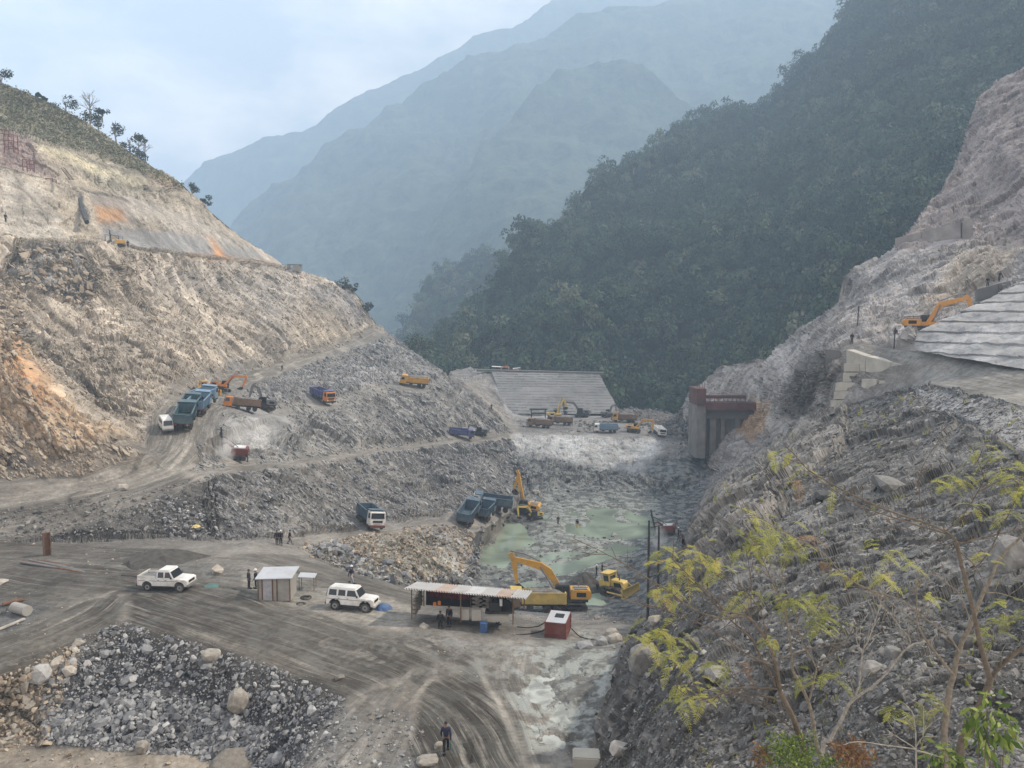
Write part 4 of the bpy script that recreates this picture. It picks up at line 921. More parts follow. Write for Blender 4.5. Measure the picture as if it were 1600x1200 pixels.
# ---------------------------------------------------------------- placing on the ground
def fit(x, y, rad):
    c = ground(x, y); d2 = (V1[:, 0] - c.x) ** 2 + (V1[:, 1] - c.y) ** 2
    k = (d2 < rad * rad) & (np.abs(V1[:, 2] - c.z) < rad * 0.8 + 0.6)
    if k.sum() < 6: return c, Vector((0, 0, 1))
    p = V1[k]; m = p.mean(0); A_ = np.c_[p[:, 0] - c.x, p[:, 1] - c.y, np.ones(len(p))]
    s, *_ = np.linalg.lstsq(A_, p[:, 2], rcond=None); s[:2] = np.clip(s[:2], -0.12, 0.12)
    return Vector((c.x, c.y, s[2])), Vector((-s[0], -s[1], 1)).normalized()
def view_az(x): return math.atan((x - 800) / F)
def place(o, x, y, rz=0.0, rad=2.5, lift=0.0, scale=None, flat=False, loc=None):
    rz = rz - view_az(x)      # headings are noted as seen along the sight line
    c, n = fit(x, y, rad)
    if loc is not None: c = Vector(loc)
    if flat: n = Vector((0, 0, 1))
    f = Vector((math.cos(rz), math.sin(rz), 0)); f = (f - n * f.dot(n)).normalized(); s = n.cross(f)
    m = Matrix((f, s, n)).transposed().to_4x4(); m.translation = c + n * lift
    if scale: m = m @ Matrix.Scale(scale, 4)
    o.matrix_world = m
    o.location, o.rotation_euler, sc_ = m.translation, m.to_euler(), m.to_scale(); o.scale = sc_
    return o
def copy_tree(o, parent=None):
    c = o.copy(); C.objects.link(c); c.parent = parent
    for ch in KIDS(o): copy_tree(ch, c)
    return c
def KIDS(o): return [c for c in list(C.objects) if c.parent == o]
def new(name, label, cat, group=None): return empty(name, (0, 0, 0), 0, label, cat, group)

# ---------------------------------------------------------------- model pieces
def loftp(mb, prof, yf, y0=None, y1=None):
    n = len(prof); vs = [(x, -yf(z), z) for x, z in prof] + [(x, yf(z), z) for x, z in prof]
    return mb.add(vs, [tuple(range(n)), tuple(range(2 * n - 1, n - 1, -1))] + [(i, i + n, (i + 1) % n + n, (i + 1) % n) for i in range(n)])
def panel(mb, prof, yf, side, t=0.015):
    n = len(prof); vs = [(x, side * (yf(z) - 0.03), z) for x, z in prof] + [(x, side * (yf(z) + t), z) for x, z in prof]
    return mb.add(vs, [tuple(range(n)), tuple(range(2 * n - 1, n - 1, -1))] + [(i, i + n, (i + 1) % n + n, (i + 1) % n) for i in range(n)])
def quad_slab(mb, q, off):
    q = [Vector(p) for p in q]; n = (q[1] - q[0]).cross(q[2] - q[0]).normalized() * off
    vs = q + [p + n for p in q]; k = len(q)
    return mb.add(vs, [tuple(range(k)), tuple(range(2 * k - 1, k - 1, -1))] + [(i, i + k, (i + 1) % k + k, (i + 1) % k) for i in range(k)])
def wheel(parent, x, y, r, w, side, subs=True, tm='tyre', rimm='rim'):
    W = MB(); n = 20; prof = [(r * 0.58, -w / 2), (r * 0.9, -w / 2), (r, -w * 0.32), (r, w * 0.32), (r * 0.9, w / 2), (r * 0.58, w / 2)]
    vs = []; fs = []
    for i in range(n):
        a = 2 * PI * i / n
        for rr, yy in prof: vs.append((x + rr * math.cos(a), y + yy, r + rr * math.sin(a)))
    m = len(prof)
    for i in range(n):
        for j in range(m - 1): fs.append((i * m + j, ((i + 1) % n) * m + j, ((i + 1) % n) * m + j + 1, i * m + j + 1))
    W.add(vs, fs)
    if subs:
        wh = MB().cyl((x, y, r), r * 0.22, w * 1.02, 'Y', 10).build('wheel', M['dark_steel'], parent)
        W.build('tyre', M[tm], wh, smooth=False)
        rm_ = MB(); rm_.cyl((x, y + side * w * 0.12, r), r * 0.6, w * 0.5, 'Y', 18)
        for k in range(6):
            a = k * PI / 3; rm_.cyl((x + r * 0.38 * math.cos(a), y + side * w * 0.38, r + r * 0.38 * math.sin(a)), r * 0.07, 0.03, 'Y', 6)
        rm_.build('rim', M[rimm], wh)
    else:
        W.cyl((x, y, r), r * 0.6, w * 0.7, 'Y', 14); W.build('wheel', M[tm], parent)
def arc(cx, r, z0, n=7, zc=None):
    """points of a wheel arch from rear to front along the sill"""
    zc = r if zc is None else zc; out = []
    for i in range(n + 1):
        a = PI - PI * i / n; z = zc + r * math.sin(a); out.append((cx + r * math.cos(a), max(z, z0)))
    return out
def make_suv(kind, label):
    t = new('pickup_truck' if kind == 'pickup' else 'off_road_car', label, 'pickup' if kind == 'pickup' else 'car')
    pk = kind == 'pickup'; xr = -2.55 if pk else -2.05; xf = 2.0; ax0, ax1 = (-1.62 if pk else -1.28), 1.32; r = 0.38
    yb = lambda z: 0.83 - max(0, z - 1.05) * 0.16
    prof = [(xr, 0.5)] + arc(ax0, 0.47, 0.5) + arc(ax1, 0.47, 0.5) + [(xf - 0.02, 0.5), (xf, 0.62), (xf - 0.02, 1.02), (xf - 0.25, 1.09), (0.72, 1.16), (xr if not pk else -0.9, 1.14)]
    if pk: prof += [(-0.95, 1.14), (xr, 1.14)]
    prof[-1] = (xr, 1.14)
    b = MB(); loftp(b, prof, yb)
    body = b.build('body', M['white_paint'], t, bevel=0.03)
    rx0 = -0.78 if pk else xr + 0.05
    cab = [(rx0 - 0.03, 1.13), (rx0 + 0.06, 1.78), (rx0 + 0.2, 1.84), (0.30, 1.84), (0.42, 1.79), (0.80, 1.13)]
    yc = lambda z: 0.81 - max(0, z - 1.13) * 0.17
    MB_ = MB(); loftp(MB_, cab, yc); MB_.build('cabin', M['white_paint'], t, bevel=0.035)
    rf = MB(); rf.box(((rx0 + 0.40) / 2 + 0.05, 0, 1.858), (0.22 - rx0 + 0.02, 1.30, 0.03)); rf.build('roof_panel', M['white_paint'], t, bevel=0.01)
    if pk: spans = [(-0.68, -0.12), (-0.04, 0.60)]
    else: spans = [(-1.88, -1.18), (-1.08, -0.42), (-0.32, 0.58)]
    for s in (-1, 1):
        for a, c in spans:
            last = c > 0.5; MW = MB(); panel(MW, [(a + 0.03, 1.24), (a + 0.06, 1.70), ((c - 0.22) if last else c - 0.02, 1.70), (c, 1.24)], yc, s); MW.build('window', M['glass'], t)
            dx0, dx1 = a, c + 0.02
        for a, c in spans[(0 if pk else 1):]:
            ML = MB(); panel(ML, [(a - 0.035, 0.62), (a - 0.035, 1.18), (a - 0.022, 1.18), (a - 0.022, 0.62)], yb, s, 0.004); ML.build('door_seam', M['black'], t)
            MB().box((a + 0.12, s * 0.85, 1.03), (0.13, 0.03, 0.035)).build('door_handle', M['black'], t)
        MB().box((0.62, s * 0.92, 1.26), (0.10, 0.17, 0.14)).build('mirror', M['black'], t, bevel=0.02)
        hl = MB(); hl.box((xf - 0.02, s * 0.66, 0.88), (0.06, 0.24, 0.17)); hl.build('headlight', M['lamp'], t, bevel=0.01)
        tl = MB(); tl.box((xr - 0.005, s * 0.74, 0.85), (0.03, 0.12, 0.3)); tl.build('tail_light', M['red_lamp'], t)
        for ax in (ax0, ax1):
            fl_ = MB(); pts = [(x, s * 0.845, z) for x, z in arc(ax, 0.48, 0.5, 10)]; fl_.tube(pts, 0.025, 5); fl_.build('wheel_arch', M['black'] if not pk else M['white_paint'], t)
            wheel(t, ax, s * 0.72, r, 0.23, s)
        st = MB(); st.box(((ax0 + ax1) / 2, s * 0.84, 0.47), (ax1 - ax0 - 1.05, 0.12, 0.05)); st.build('side_step', M['black'], t)
        ln_ = MB(); panel(ln_, [(xr + 0.1, 0.93), (xr + 0.1, 0.97), (xf - 0.3, 0.97), (xf - 0.3, 0.93)], yb, s, 0.003); ln_.build('side_stripe', M['grey_steel'], t)
    ws = MB(); quad_slab(ws, [(0.785, -0.72, 1.18), (0.785, 0.72, 1.18), (0.46, 0.66, 1.73), (0.46, -0.66, 1.73)], 0.02); ws.build('windscreen', M['glass'], t)
    rw = MB(); quad_slab(rw, [(rx0 - 0.03, 0.62, 1.28), (rx0 - 0.03, -0.62, 1.28), (rx0 + 0.03, -0.58, 1.70), (rx0 + 0.03, 0.58, 1.70)], 0.015); rw.build('rear_window', M['glass'], t)
    MB().box((xf + 0.06, 0, 0.56), (0.16, 1.66, 0.2)).build('front_bumper', M['white_paint' if not pk else 'grey_steel'], t, bevel=0.03)
    MB().box((xr - 0.05, 0, 0.54), (0.14, 1.6, 0.16)).build('rear_bumper', M['black'], t, bevel=0.03)
    g = MB()
    for k in range(7): g.box((xf + 0.01, -0.42 + k * 0.14, 0.88), (0.04, 0.06, 0.2))
    g.build('grille', M['black'], t)
    MB().box((0, 0, 0.42), (3.6, 0.9, 0.14)).build('chassis', M['black'], t)
    if pk:
        bd = MB()
        for s in (-1, 1): bd.box(((xr - 0.85) / 2 + 0.02, s * 0.78, 1.25), (-xr - 0.88, 0.05, 0.24))
        bd.box((xr + 0.05, 0, 1.25), (0.05, 1.55, 0.24)); bd.build('cargo_side', M['white_paint'], t, bevel=0.01)
        MB().box(((xr - 0.9) / 2, 0, 1.15), (-xr - 1.05, 1.48, 0.03)).build('cargo_floor', M['grey_steel'], t)
        br = MB(); br.tube([(xr + 0.35, -0.7, 1.3), (xr + 0.35, -0.66, 1.5), (xr + 0.35, 0.66, 1.5), (xr + 0.35, 0.7, 1.3)], 0.03); br.build('cargo_rail', M['white_paint'], t)
    else:
        sp = MB(); sp.cyl((xr - 0.14, 0.12, 1.0), 0.34, 0.2, 'X', 20); sp.build('spare_wheel', M['tyre'], t)
    return t
def make_tipper(label, cabm, bodym, loaded=False, canopy=True, name='tipper_truck', cat='tipper truck', group=None):
    t = new(name, label, cat, group)
    c = MB(); loftp(c, [(2.15, 0.75), (3.85, 0.75), (3.92, 1.2), (3.84, 1.75), (3.62, 2.72), (3.5, 2.8), (2.2, 2.8), (2.15, 2.7)], lambda z: 1.2 - max(0, z - 1.8) * 0.06)
    cab = c.build('cab', M[cabm], t, bevel=0.05)
    ws = MB(); quad_slab(ws, [(3.86, 1.02, 1.82), (3.86, -1.02, 1.82), (3.66, -0.98, 2.6), (3.66, 0.98, 2.6)], -0.03); ws.build('windscreen', M['glass'], cab)
    for s in (-1, 1):
        w = MB(); panel(w, [(2.75, 1.85), (2.75, 2.55), (3.5, 2.55), (3.66, 1.85)], lambda z: 1.2 - max(0, z - 1.8) * 0.06, s, 0.02); w.build('window', M['glass'], cab)
        MB().box((3.90, s * 0.85, 1.0), (0.08, 0.32, 0.2)).build('headlight', M['lamp'], t)
        MB().box((3.75, s * 1.36, 2.1), (0.08, 0.16, 0.42)).build('mirror', M['black'], t)
    MB().box((3.93, 0, 1.4), (0.03, 1.5, 0.3)).build('grille', M['black'], t)
    MB().box((3.98, 0, 0.68), (0.2, 2.35, 0.34)).build('bumper', M['dark_steel' if cabm != 'white_paint' else 'red_paint'], t, bevel=0.03)
    ch = MB(); [ch.box((-0.1, s * 0.42, 0.95), (7.4, 0.12, 0.28)) for s in (-1, 1)]; ch.box((0.9, 0.8, 0.8), (0.9, 0.5, 0.5)); ch.build('chassis', M['dark_steel'], t)
    b = MB(); x0, x1, zt = -3.75, 1.95, 2.62
    b.box(((x0 + x1) / 2, 0, 1.2), (x1 - x0, 2.2, 0.1))
    for s in (-1, 1):
        b.box(((x0 + x1) / 2, s * 1.17, 1.92), (x1 - x0, 0.07, 1.36)); b.box(((x0 + x1) / 2, s * 1.2, zt), (x1 - x0 + 0.1, 0.16, 0.13))
        for k in range(8): b.box((x0 + 0.3 + k * 0.73, s * 1.24, 1.9), (0.12, 0.1, 1.3))
    b.box((x1, 0, 2.0), (0.08, 2.4, 1.55)); bod = b.build('tipper_body', M[bodym], t)
    if canopy: MB().box((x1 + 0.75, 0, 2.98), (1.5, 2.35, 0.08), ry=-0.05).build('cab_guard', M[bodym], t)
    tg = MB(); tg.box((x0 - 0.02, 0, 1.9), (0.08, 2.36, 1.3))
    for k in range(4): tg.box((x0 - 0.09, -0.9 + k * 0.6, 1.9), (0.08, 0.1, 1.25))
    tg.box((x0 - 0.09, 0, 2.5), (0.09, 2.3, 0.1)); tg.box((x0 - 0.09, 0, 1.3), (0.09, 2.3, 0.1)); tg.build('tailgate', M[bodym], t)
    for s in (-1, 1): MB().box((x0 - 0.05, s * 0.9, 1.02), (0.06, 0.3, 0.14)).build('tail_light', M['red_lamp'], t)
    if loaded:
        n = 12; vs = []; fs = []
        for i in range(n + 1):
            for j in range(7):
                u, v = i / n, j / 6; e = math.sin(PI * u) ** 0.6 * math.sin(PI * v) ** 0.6
                vs.append((x0 + 0.1 + u * (x1 - x0 - 0.2), -1.08 + v * 2.16, 2.25 + 0.75 * e + random.uniform(-0.12, 0.12)))
        for i in range(n):
            for j in range(6): fs.append((i * 7 + j, (i + 1) * 7 + j, (i + 1) * 7 + j + 1, i * 7 + j + 1))
        lo = MB().add(vs, fs).build('rubble_load', M['rubble'], t)
    for x in (2.85, -1.35, -2.65):
        for s in (-1, 1): wheel(t, x, s * 1.0, 0.52, 0.34 if x > 0 else 0.5, s, subs=False)
    MB().box((-2.0, 1.12, 1.12), (2.9, 0.25, 0.04)).build('mudguard', M['black'], t); MB().box((-2.0, -1.12, 1.12), (2.9, 0.25, 0.04)).build('mudguard', M['black'], t)
    return t
def beam(mb, pts, hs, w):
    """box beam in the xz plane following pts with depth hs"""
    top, bot = [], []
    for i, (x, z) in enumerate(pts):
        a = pts[max(i - 1, 0)]; b = pts[min(i + 1, len(pts) - 1)]; dx, dz = b[0] - a[0], b[1] - a[1]; L_ = math.hypot(dx, dz); nx, nz_ = -dz / L_, dx / L_
        top.append((x + nx * hs[i] / 2, z + nz_ * hs[i] / 2)); bot.append((x - nx * hs[i] / 2, z - nz_ * hs[i] / 2))
    return mb.prism(top + bot[::-1], -w / 2, w / 2)
def track(parent, y, L_, h, w, m='track_steel'):
    tr = MB(); n = 26; per = []
    for i in range(n):
        u = i / n; k = u * 2 * (L_ - h) + 0; P_ = 2 * (L_ - h) + PI * h; s = u * P_
        if s < L_ - h: p = (-(L_ - h) / 2 + s, h)
        elif s < L_ - h + PI * h / 2: a = (s - (L_ - h)) / (h / 2); p = ((L_ - h) / 2 + h / 2 * math.sin(a), h / 2 + h / 2 * math.cos(a))
        elif s < 2 * (L_ - h) + PI * h / 2: p = ((L_ - h) / 2 - (s - (L_ - h) - PI * h / 2), 0)
        else: a = (s - 2 * (L_ - h) - PI * h / 2) / (h / 2); p = (-(L_ - h) / 2 - h / 2 * math.sin(a), h / 2 - h / 2 * math.cos(a))
        per.append(p)
    outer = per; inner = [((x) * 0.94, h / 2 + (z - h / 2) * 0.78) for x, z in per]
    vs = [(x, y - w / 2, z) for x, z in outer] + [(x, y + w / 2, z) for x, z in outer] + [(x, y - w / 2, z) for x, z in inner] + [(x, y + w / 2, z) for x, z in inner]
    fs = []
    for i in range(n):
        j = (i + 1) % n; fs += [(i, j, n + j, n + i), (2 * n + i, 3 * n + i, 3 * n + j, 2 * n + j), (i, 2 * n + i, 2 * n + j, j), (n + i, n + j, 3 * n + j, 3 * n + i)]
    tr.add(vs, fs)
    for (x, z), (x2, z2) in zip(per, per[1:] + per[:1]):
        tr.box(((x + x2) / 2, y, (z + z2) / 2), (0.09, w + 0.02, 0.09), ry=-math.atan2(z2 - z, x2 - x))
    t_ = tr.build('track', M[m], parent)
    wh = MB()
    for x in (-(L_ - h) / 2, (L_ - h) / 2): wh.cyl((x, y, h / 2), h * 0.36, w * 0.8, 'Y', 14)
    for k in range(5): wh.cyl((-(L_ - h) / 2 + (k + 0.5) * (L_ - h) / 5, y, h * 0.2), h * 0.13, w * 0.7, 'Y', 10)
    wh.box((0, y, h * 0.5), (L_ - h, w * 0.5, h * 0.32)); wh.build('track_rollers', M['dark_steel'], t_)
def make_excavator(label, pm, boom, stick, bucket_a=-1.2, group=None, sc=1.0, cat='excavator', turn=0.0, bucket_m='dark_steel'):
    """boom, stick: points (x, z) in the arm's plane"""
    t = new('excavator', label, cat, group)
    for s in (-1, 1): track(t, s * 1.25, 4.6, 1.0, 0.62)
    MB().box((0, 0, 0.62), (2.2, 2.1, 0.5)).build('undercarriage', M['dark_steel'], t)
    MB().cyl((0, 0, 1.0), 0.8, 0.3, 'Z', 20).build('turntable', M['dark_steel'], t)
    rt = Matrix.Rotation(turn, 4, 'Z')
    def add(mb, nm, mt, par=None, **k):
        mb.v = [tuple(rt @ Vector(v)) for v in mb.v]; return mb.build(nm, M[mt], par or t, **k)
    h = MB(); h.box((-0.35, 0, 1.3), (4.0, 2.7, 0.3)); add(h, 'platform', 'dark_steel', bevel=0.03)
    b = MB(); b.prism([(-2.6, 1.45), (-2.75, 1.9), (-2.7, 2.35), (-2.4, 2.5), (-0.35, 2.5), (-0.3, 1.45)], -1.32, 1.32); body = add(b, 'body', pm, bevel=0.07)
    g = MB(); g.box((-1.5, 0.3, 2.54), (1.5, 1.5, 0.12)); g.cyl((-1.4, -0.8, 2.7), 0.08, 0.5); add(g, 'engine_cover', 'grey_steel', body)
    g = MB(); g.box((-1.55, -1.33, 2.0), (1.1, 0.04, 0.5)); g.box((-1.55, 1.33, 2.0), (1.1, 0.04, 0.5)); add(g, 'side_grille', 'black', body)
    fr = MB(); fr.box((0.7, -0.85, 1.75), (2.0, 0.95, 0.6)); add(fr, 'side_box', pm, bevel=0.05)
    c = MB(); loftp(c, [(-0.2, 1.45), (-0.2, 3.0), (-0.1, 3.1), (1.15, 3.1), (1.45, 2.85), (1.6, 1.9), (1.6, 1.45)], lambda z: 0.48); c.v = [(x, y + 0.85, z) for x, y, z in c.v]; cab = add(c, 'cab', 'dark_steel' if pm != 'grey_steel' else 'black', bevel=0.04)
    for s in (-1, 1):
        w = MB(); panel(w, [(0.72, 1.75), (0.72, 2.92), (1.15, 2.92), (1.4, 2.75), (1.5, 1.75)], lambda z: 0.48, s, 0.01); w.v = [(x, y + 0.85, z) for x, y, z in w.v]; add(w, 'window', 'glass', cab)
        w = MB(); panel(w, [(-0.1, 1.95), (-0.1, 2.92), (0.6, 2.92), (0.6, 1.95)], lambda z: 0.48, s, 0.01); w.v = [(x, y + 0.85, z) for x, y, z in w.v]; add(w, 'window', 'glass', cab)
    w = MB(); quad_slab(w, [(1.61, 0.45, 1.9), (1.61, 1.25, 1.9), (1.46, 1.25, 2.82), (1.46, 0.45, 2.82)], 0.015); add(w, 'windscreen', 'glass', cab)
    q = MB(); n_ = len(boom); hs = [0.5] + [0.85] * (n_ - 2) + [0.42]; beam(q, boom, hs, 0.5); bm_ = add(q, 'boom', pm, bevel=0.02)
    q = MB(); beam(q, stick, [0.62, 0.66] + [0.35] * (len(stick) - 2), 0.36); sk = add(q, 'stick', pm, bevel=0.02)
    q = MB(); m1 = boom[len(boom) // 2]; q.tube([(boom[0][0] + 0.5, 0.36, boom[0][1] - 0.35), (m1[0], 0.36, m1[1])], 0.09); q.tube([(boom[0][0] + 0.5, -0.36, boom[0][1] - 0.35), (m1[0], -0.36, m1[1])], 0.09)
    q.tube([(m1[0], 0, m1[1] + 0.55), ((m1[0] + stick[0][0]) / 2, 0, (m1[1] + stick[0][1]) / 2 + 0.62), (stick[0][0], 0, stick[0][1] + 0.25)], 0.08); add(q, 'hydraulic_cylinder', 'grey_steel')
    # bucket
    ex, ez = stick[-1]; q = MB(); ca_, sa_ = math.cos(bucket_a), math.sin(bucket_a)
    pr = [(0, 0.18), (0.5, 0.3), (0.95, 0.1), (1.15, -0.4), (1.05, -0.75), (0.9, -0.72), (0.95, -0.4), (0.8, -0.08), (0.45, 0.1), (0.05, 0.0)]
    pr = [(ex + x * ca_ - z * sa_, ez + x * sa_ + z * ca_) for x, z in pr]; q.prism(pr, -0.6, 0.6)
    side = [(0.0, 0.18), (0.5, 0.3), (0.95, 0.1), (1.15, -0.4), (1.05, -0.75), (0.15, -0.25)]; side = [(ex + x * ca_ - z * sa_, ez + x * sa_ + z * ca_) for x, z in side]
    q.prism(side, -0.64, -0.56); q.prism(side, 0.56, 0.64)
    for k in range(5): a_ = pr[4]; q.box((a_[0], -0.48 + k * 0.24, a_[1]), (0.1, 0.08, 0.28))
    add(q, 'bucket', bucket_m)
    q = MB(); 
    for s in (-1, 1): q = MB(); q.tube([(-2.3, s * 1.25, 2.5), (-2.3, s * 1.25, 2.85), (-0.5, s * 1.25, 2.85), (-0.5, s * 1.25, 2.5)], 0.025); add(q, 'handrail', 'dark_steel')
    return t
def make_dozer(label, pm='pale_yellow_paint'):
    t = new('bulldozer', label, 'bulldozer')
    for s in (-1, 1): track(t, s * 1.05, 4.0, 1.25, 0.6)
    b = MB(); b.prism([(-0.2, 0.9), (-0.2, 2.15), (1.9, 2.0), (2.05, 1.8), (2.05, 0.8)], -0.6, 0.6); hood = b.build('hood', M[pm], t, bevel=0.05)
    MB().cyl((1.0, 0, 2.5), 0.09, 0.9).build('exhaust', M['dark_steel'], hood)
    for s in (-1, 1): MB().box((1.0, s * 0.61, 1.5), (1.3, 0.03, 0.6)).build('side_grille', M['black'], hood)
    b = MB(); b.prism([(-2.1, 0.8), (-2.15, 1.9), (-1.8, 2.0), (-0.2, 1.5), (-0.2, 0.8)], -0.95, 0.95); b.build('body', M[pm], t, bevel=0.06)
    cb = MB(); cb.box((-0.85, 0, 2.1), (1.35, 1.35, 1.3), taper=0.92); cab = cb.build('cab', M[pm], t, bevel=0.04)
    for s in (-1, 1): MB().box((-0.85, s * 0.66, 2.25), (1.0, 0.05, 0.8)).build('window', M['glass'], cab)
    MB().box((-0.17, 0, 2.25), (0.05, 1.0, 0.8)).build('windscreen', M['glass'], cab); MB().box((-1.53, 0, 2.25), (0.05, 1.0, 0.8)).build('rear_window', M['glass'], cab)
    r = MB(); r.box((-0.9, 0, 3.02), (1.7, 1.9, 0.12))
    for x in (-1.55, -0.2):
        for s in (-1, 1): r.box((x, s * 0.82, 2.2), (0.14, 0.14, 1.6))
    r.build('roll_frame', M[pm], t, bevel=0.02)
    bl = MB(); pr = [(2.75, 0.05), (2.62, 0.5), (2.62, 0.95), (2.8, 1.4), (2.9, 1.4), (2.74, 0.95), (2.74, 0.5), (2.87, 0.05)]; bl.prism(pr, -1.9, 1.9); bl.box((2.75, 1.9, 0.75), (0.35, 0.06, 1.35)); bl.box((2.75, -1.9, 0.75), (0.35, 0.06, 1.35)); bl.build('blade', M[pm], t)
    a = MB()
    for s in (-1, 1): a.tube([(-0.3, s * 1.48, 0.6), (2.65, s * 1.48, 0.45)], 0.12); a.tube([(1.7, s * 0.7, 1.8), (2.65, s * 0.9, 0.9)], 0.07)
    a.build('push_arms', M[pm], t)
    rp_ = MB(); rp_.box((-2.55, 0, 1.1), (0.8, 1.4, 0.3)); [rp_.box((-2.9, y, 0.8), (0.2, 0.12, 1.3), ry=0.2) for y in (-0.5, 0.5)]; rp_.build('ripper', M['dark_steel'], t)
    return t
def make_drill(label, pm='red_paint'):
    t = new('drill_rig', label, 'drill rig')
    for s in (-1, 1): track(t, s * 0.85, 2.6, 0.75, 0.4)
    b = MB(); b.box((-0.35, 0, 1.25), (2.3, 1.7, 1.0)); body = b.build('body', M[pm], t, bevel=0.06)
    MB().box((-0.3, 0, 1.83), (1.6, 1.3, 0.14)).build('engine_cover', M['white_paint'], body)
    g = MB(); [g.box((-0.9 + k * 0.25, -0.86, 1.3), (0.12, 0.04, 0.6)) for k in range(5)]; g.build('side_grille', M['black'], body)
    a = MB(); beam(a, [(0.5, 1.5), (1.5, 2.4), (2.1, 2.2)], [0.3, 0.28, 0.25], 0.28); a.build('arm', M[pm], t)
    m = MB(); m.box((2.25, 0, 2.5), (0.22, 0.28, 4.4), ry=0.1); m.box((2.45, 0, 3.6), (0.3, 0.3, 0.7), ry=0.1); m.build('mast', M['dark_steel'], t)
    MB().tube([(2.5, 0, 4.2), (2.35, 0, 0.1)], 0.05).build('drill_rod', M['grey_steel'], t)
    h = MB(); h.tube([(-0.2, 0.5, 1.8), (0.9, 0.6, 2.8), (1.9, 0.3, 3.3), (2.4, 0.1, 3.2)], 0.05); h.build('hose', M['black'], t)
    return t
def make_van(label):
    t = new('small_van', label, 'van')
    yb = lambda z: 0.75 - max(0, z - 1.0) * 0.1
    b = MB(); loftp(b, [(-1.75, 0.4)] + arc(-1.15, 0.36, 0.4) + arc(1.15, 0.36, 0.4) + [(1.75, 0.4), (1.82, 0.7), (1.7, 1.05), (1.2, 1.75), (1.0, 1.85), (-1.65, 1.85), (-1.78, 1.7)], yb); b.build('body', M['white_paint'], t, bevel=0.04)
    w = MB(); quad_slab(w, [(1.72, 0.6, 1.08), (1.72, -0.6, 1.08), (1.27, -0.55, 1.68), (1.27, 0.55, 1.68)], -0.03); w.build('windscreen', M['glass'], t)
    w = MB(); quad_slab(w, [(-1.79, -0.58, 1.15), (-1.79, 0.58, 1.15), (-1.79, 0.55, 1.65), (-1.79, -0.55, 1.65)], -0.03); w.build('rear_window', M['glass'], t)
    for s in (-1, 1):
        for a, c in ((-1.5, -0.75), (-0.65, 0.1), (0.2, 1.15)):
            w = MB(); panel(w, [(a, 1.15), (a, 1.62), (c - (0.15 if c > 1 else 0), 1.62), (c, 1.15)], yb, s); w.build('window', M['glass'], t)
        MB().box((1.78, s * 0.55, 0.82), (0.06, 0.22, 0.16)).build('headlight', M['lamp'], t); MB().box((-1.79, s * 0.62, 0.9), (0.04, 0.12, 0.3)).build('tail_light', M['red_lamp'], t)
        for x in (-1.15, 1.15): wheel(t, x, s * 0.64, 0.29, 0.18, s, subs=False)
    MB().box((1.84, 0, 0.45), (0.12, 1.45, 0.18)).build('front_bumper', M['grey_steel'], t); MB().box((-1.84, 0, 0.45), (0.12, 1.45, 0.18)).build('rear_bumper', M['black'], t)
    return t

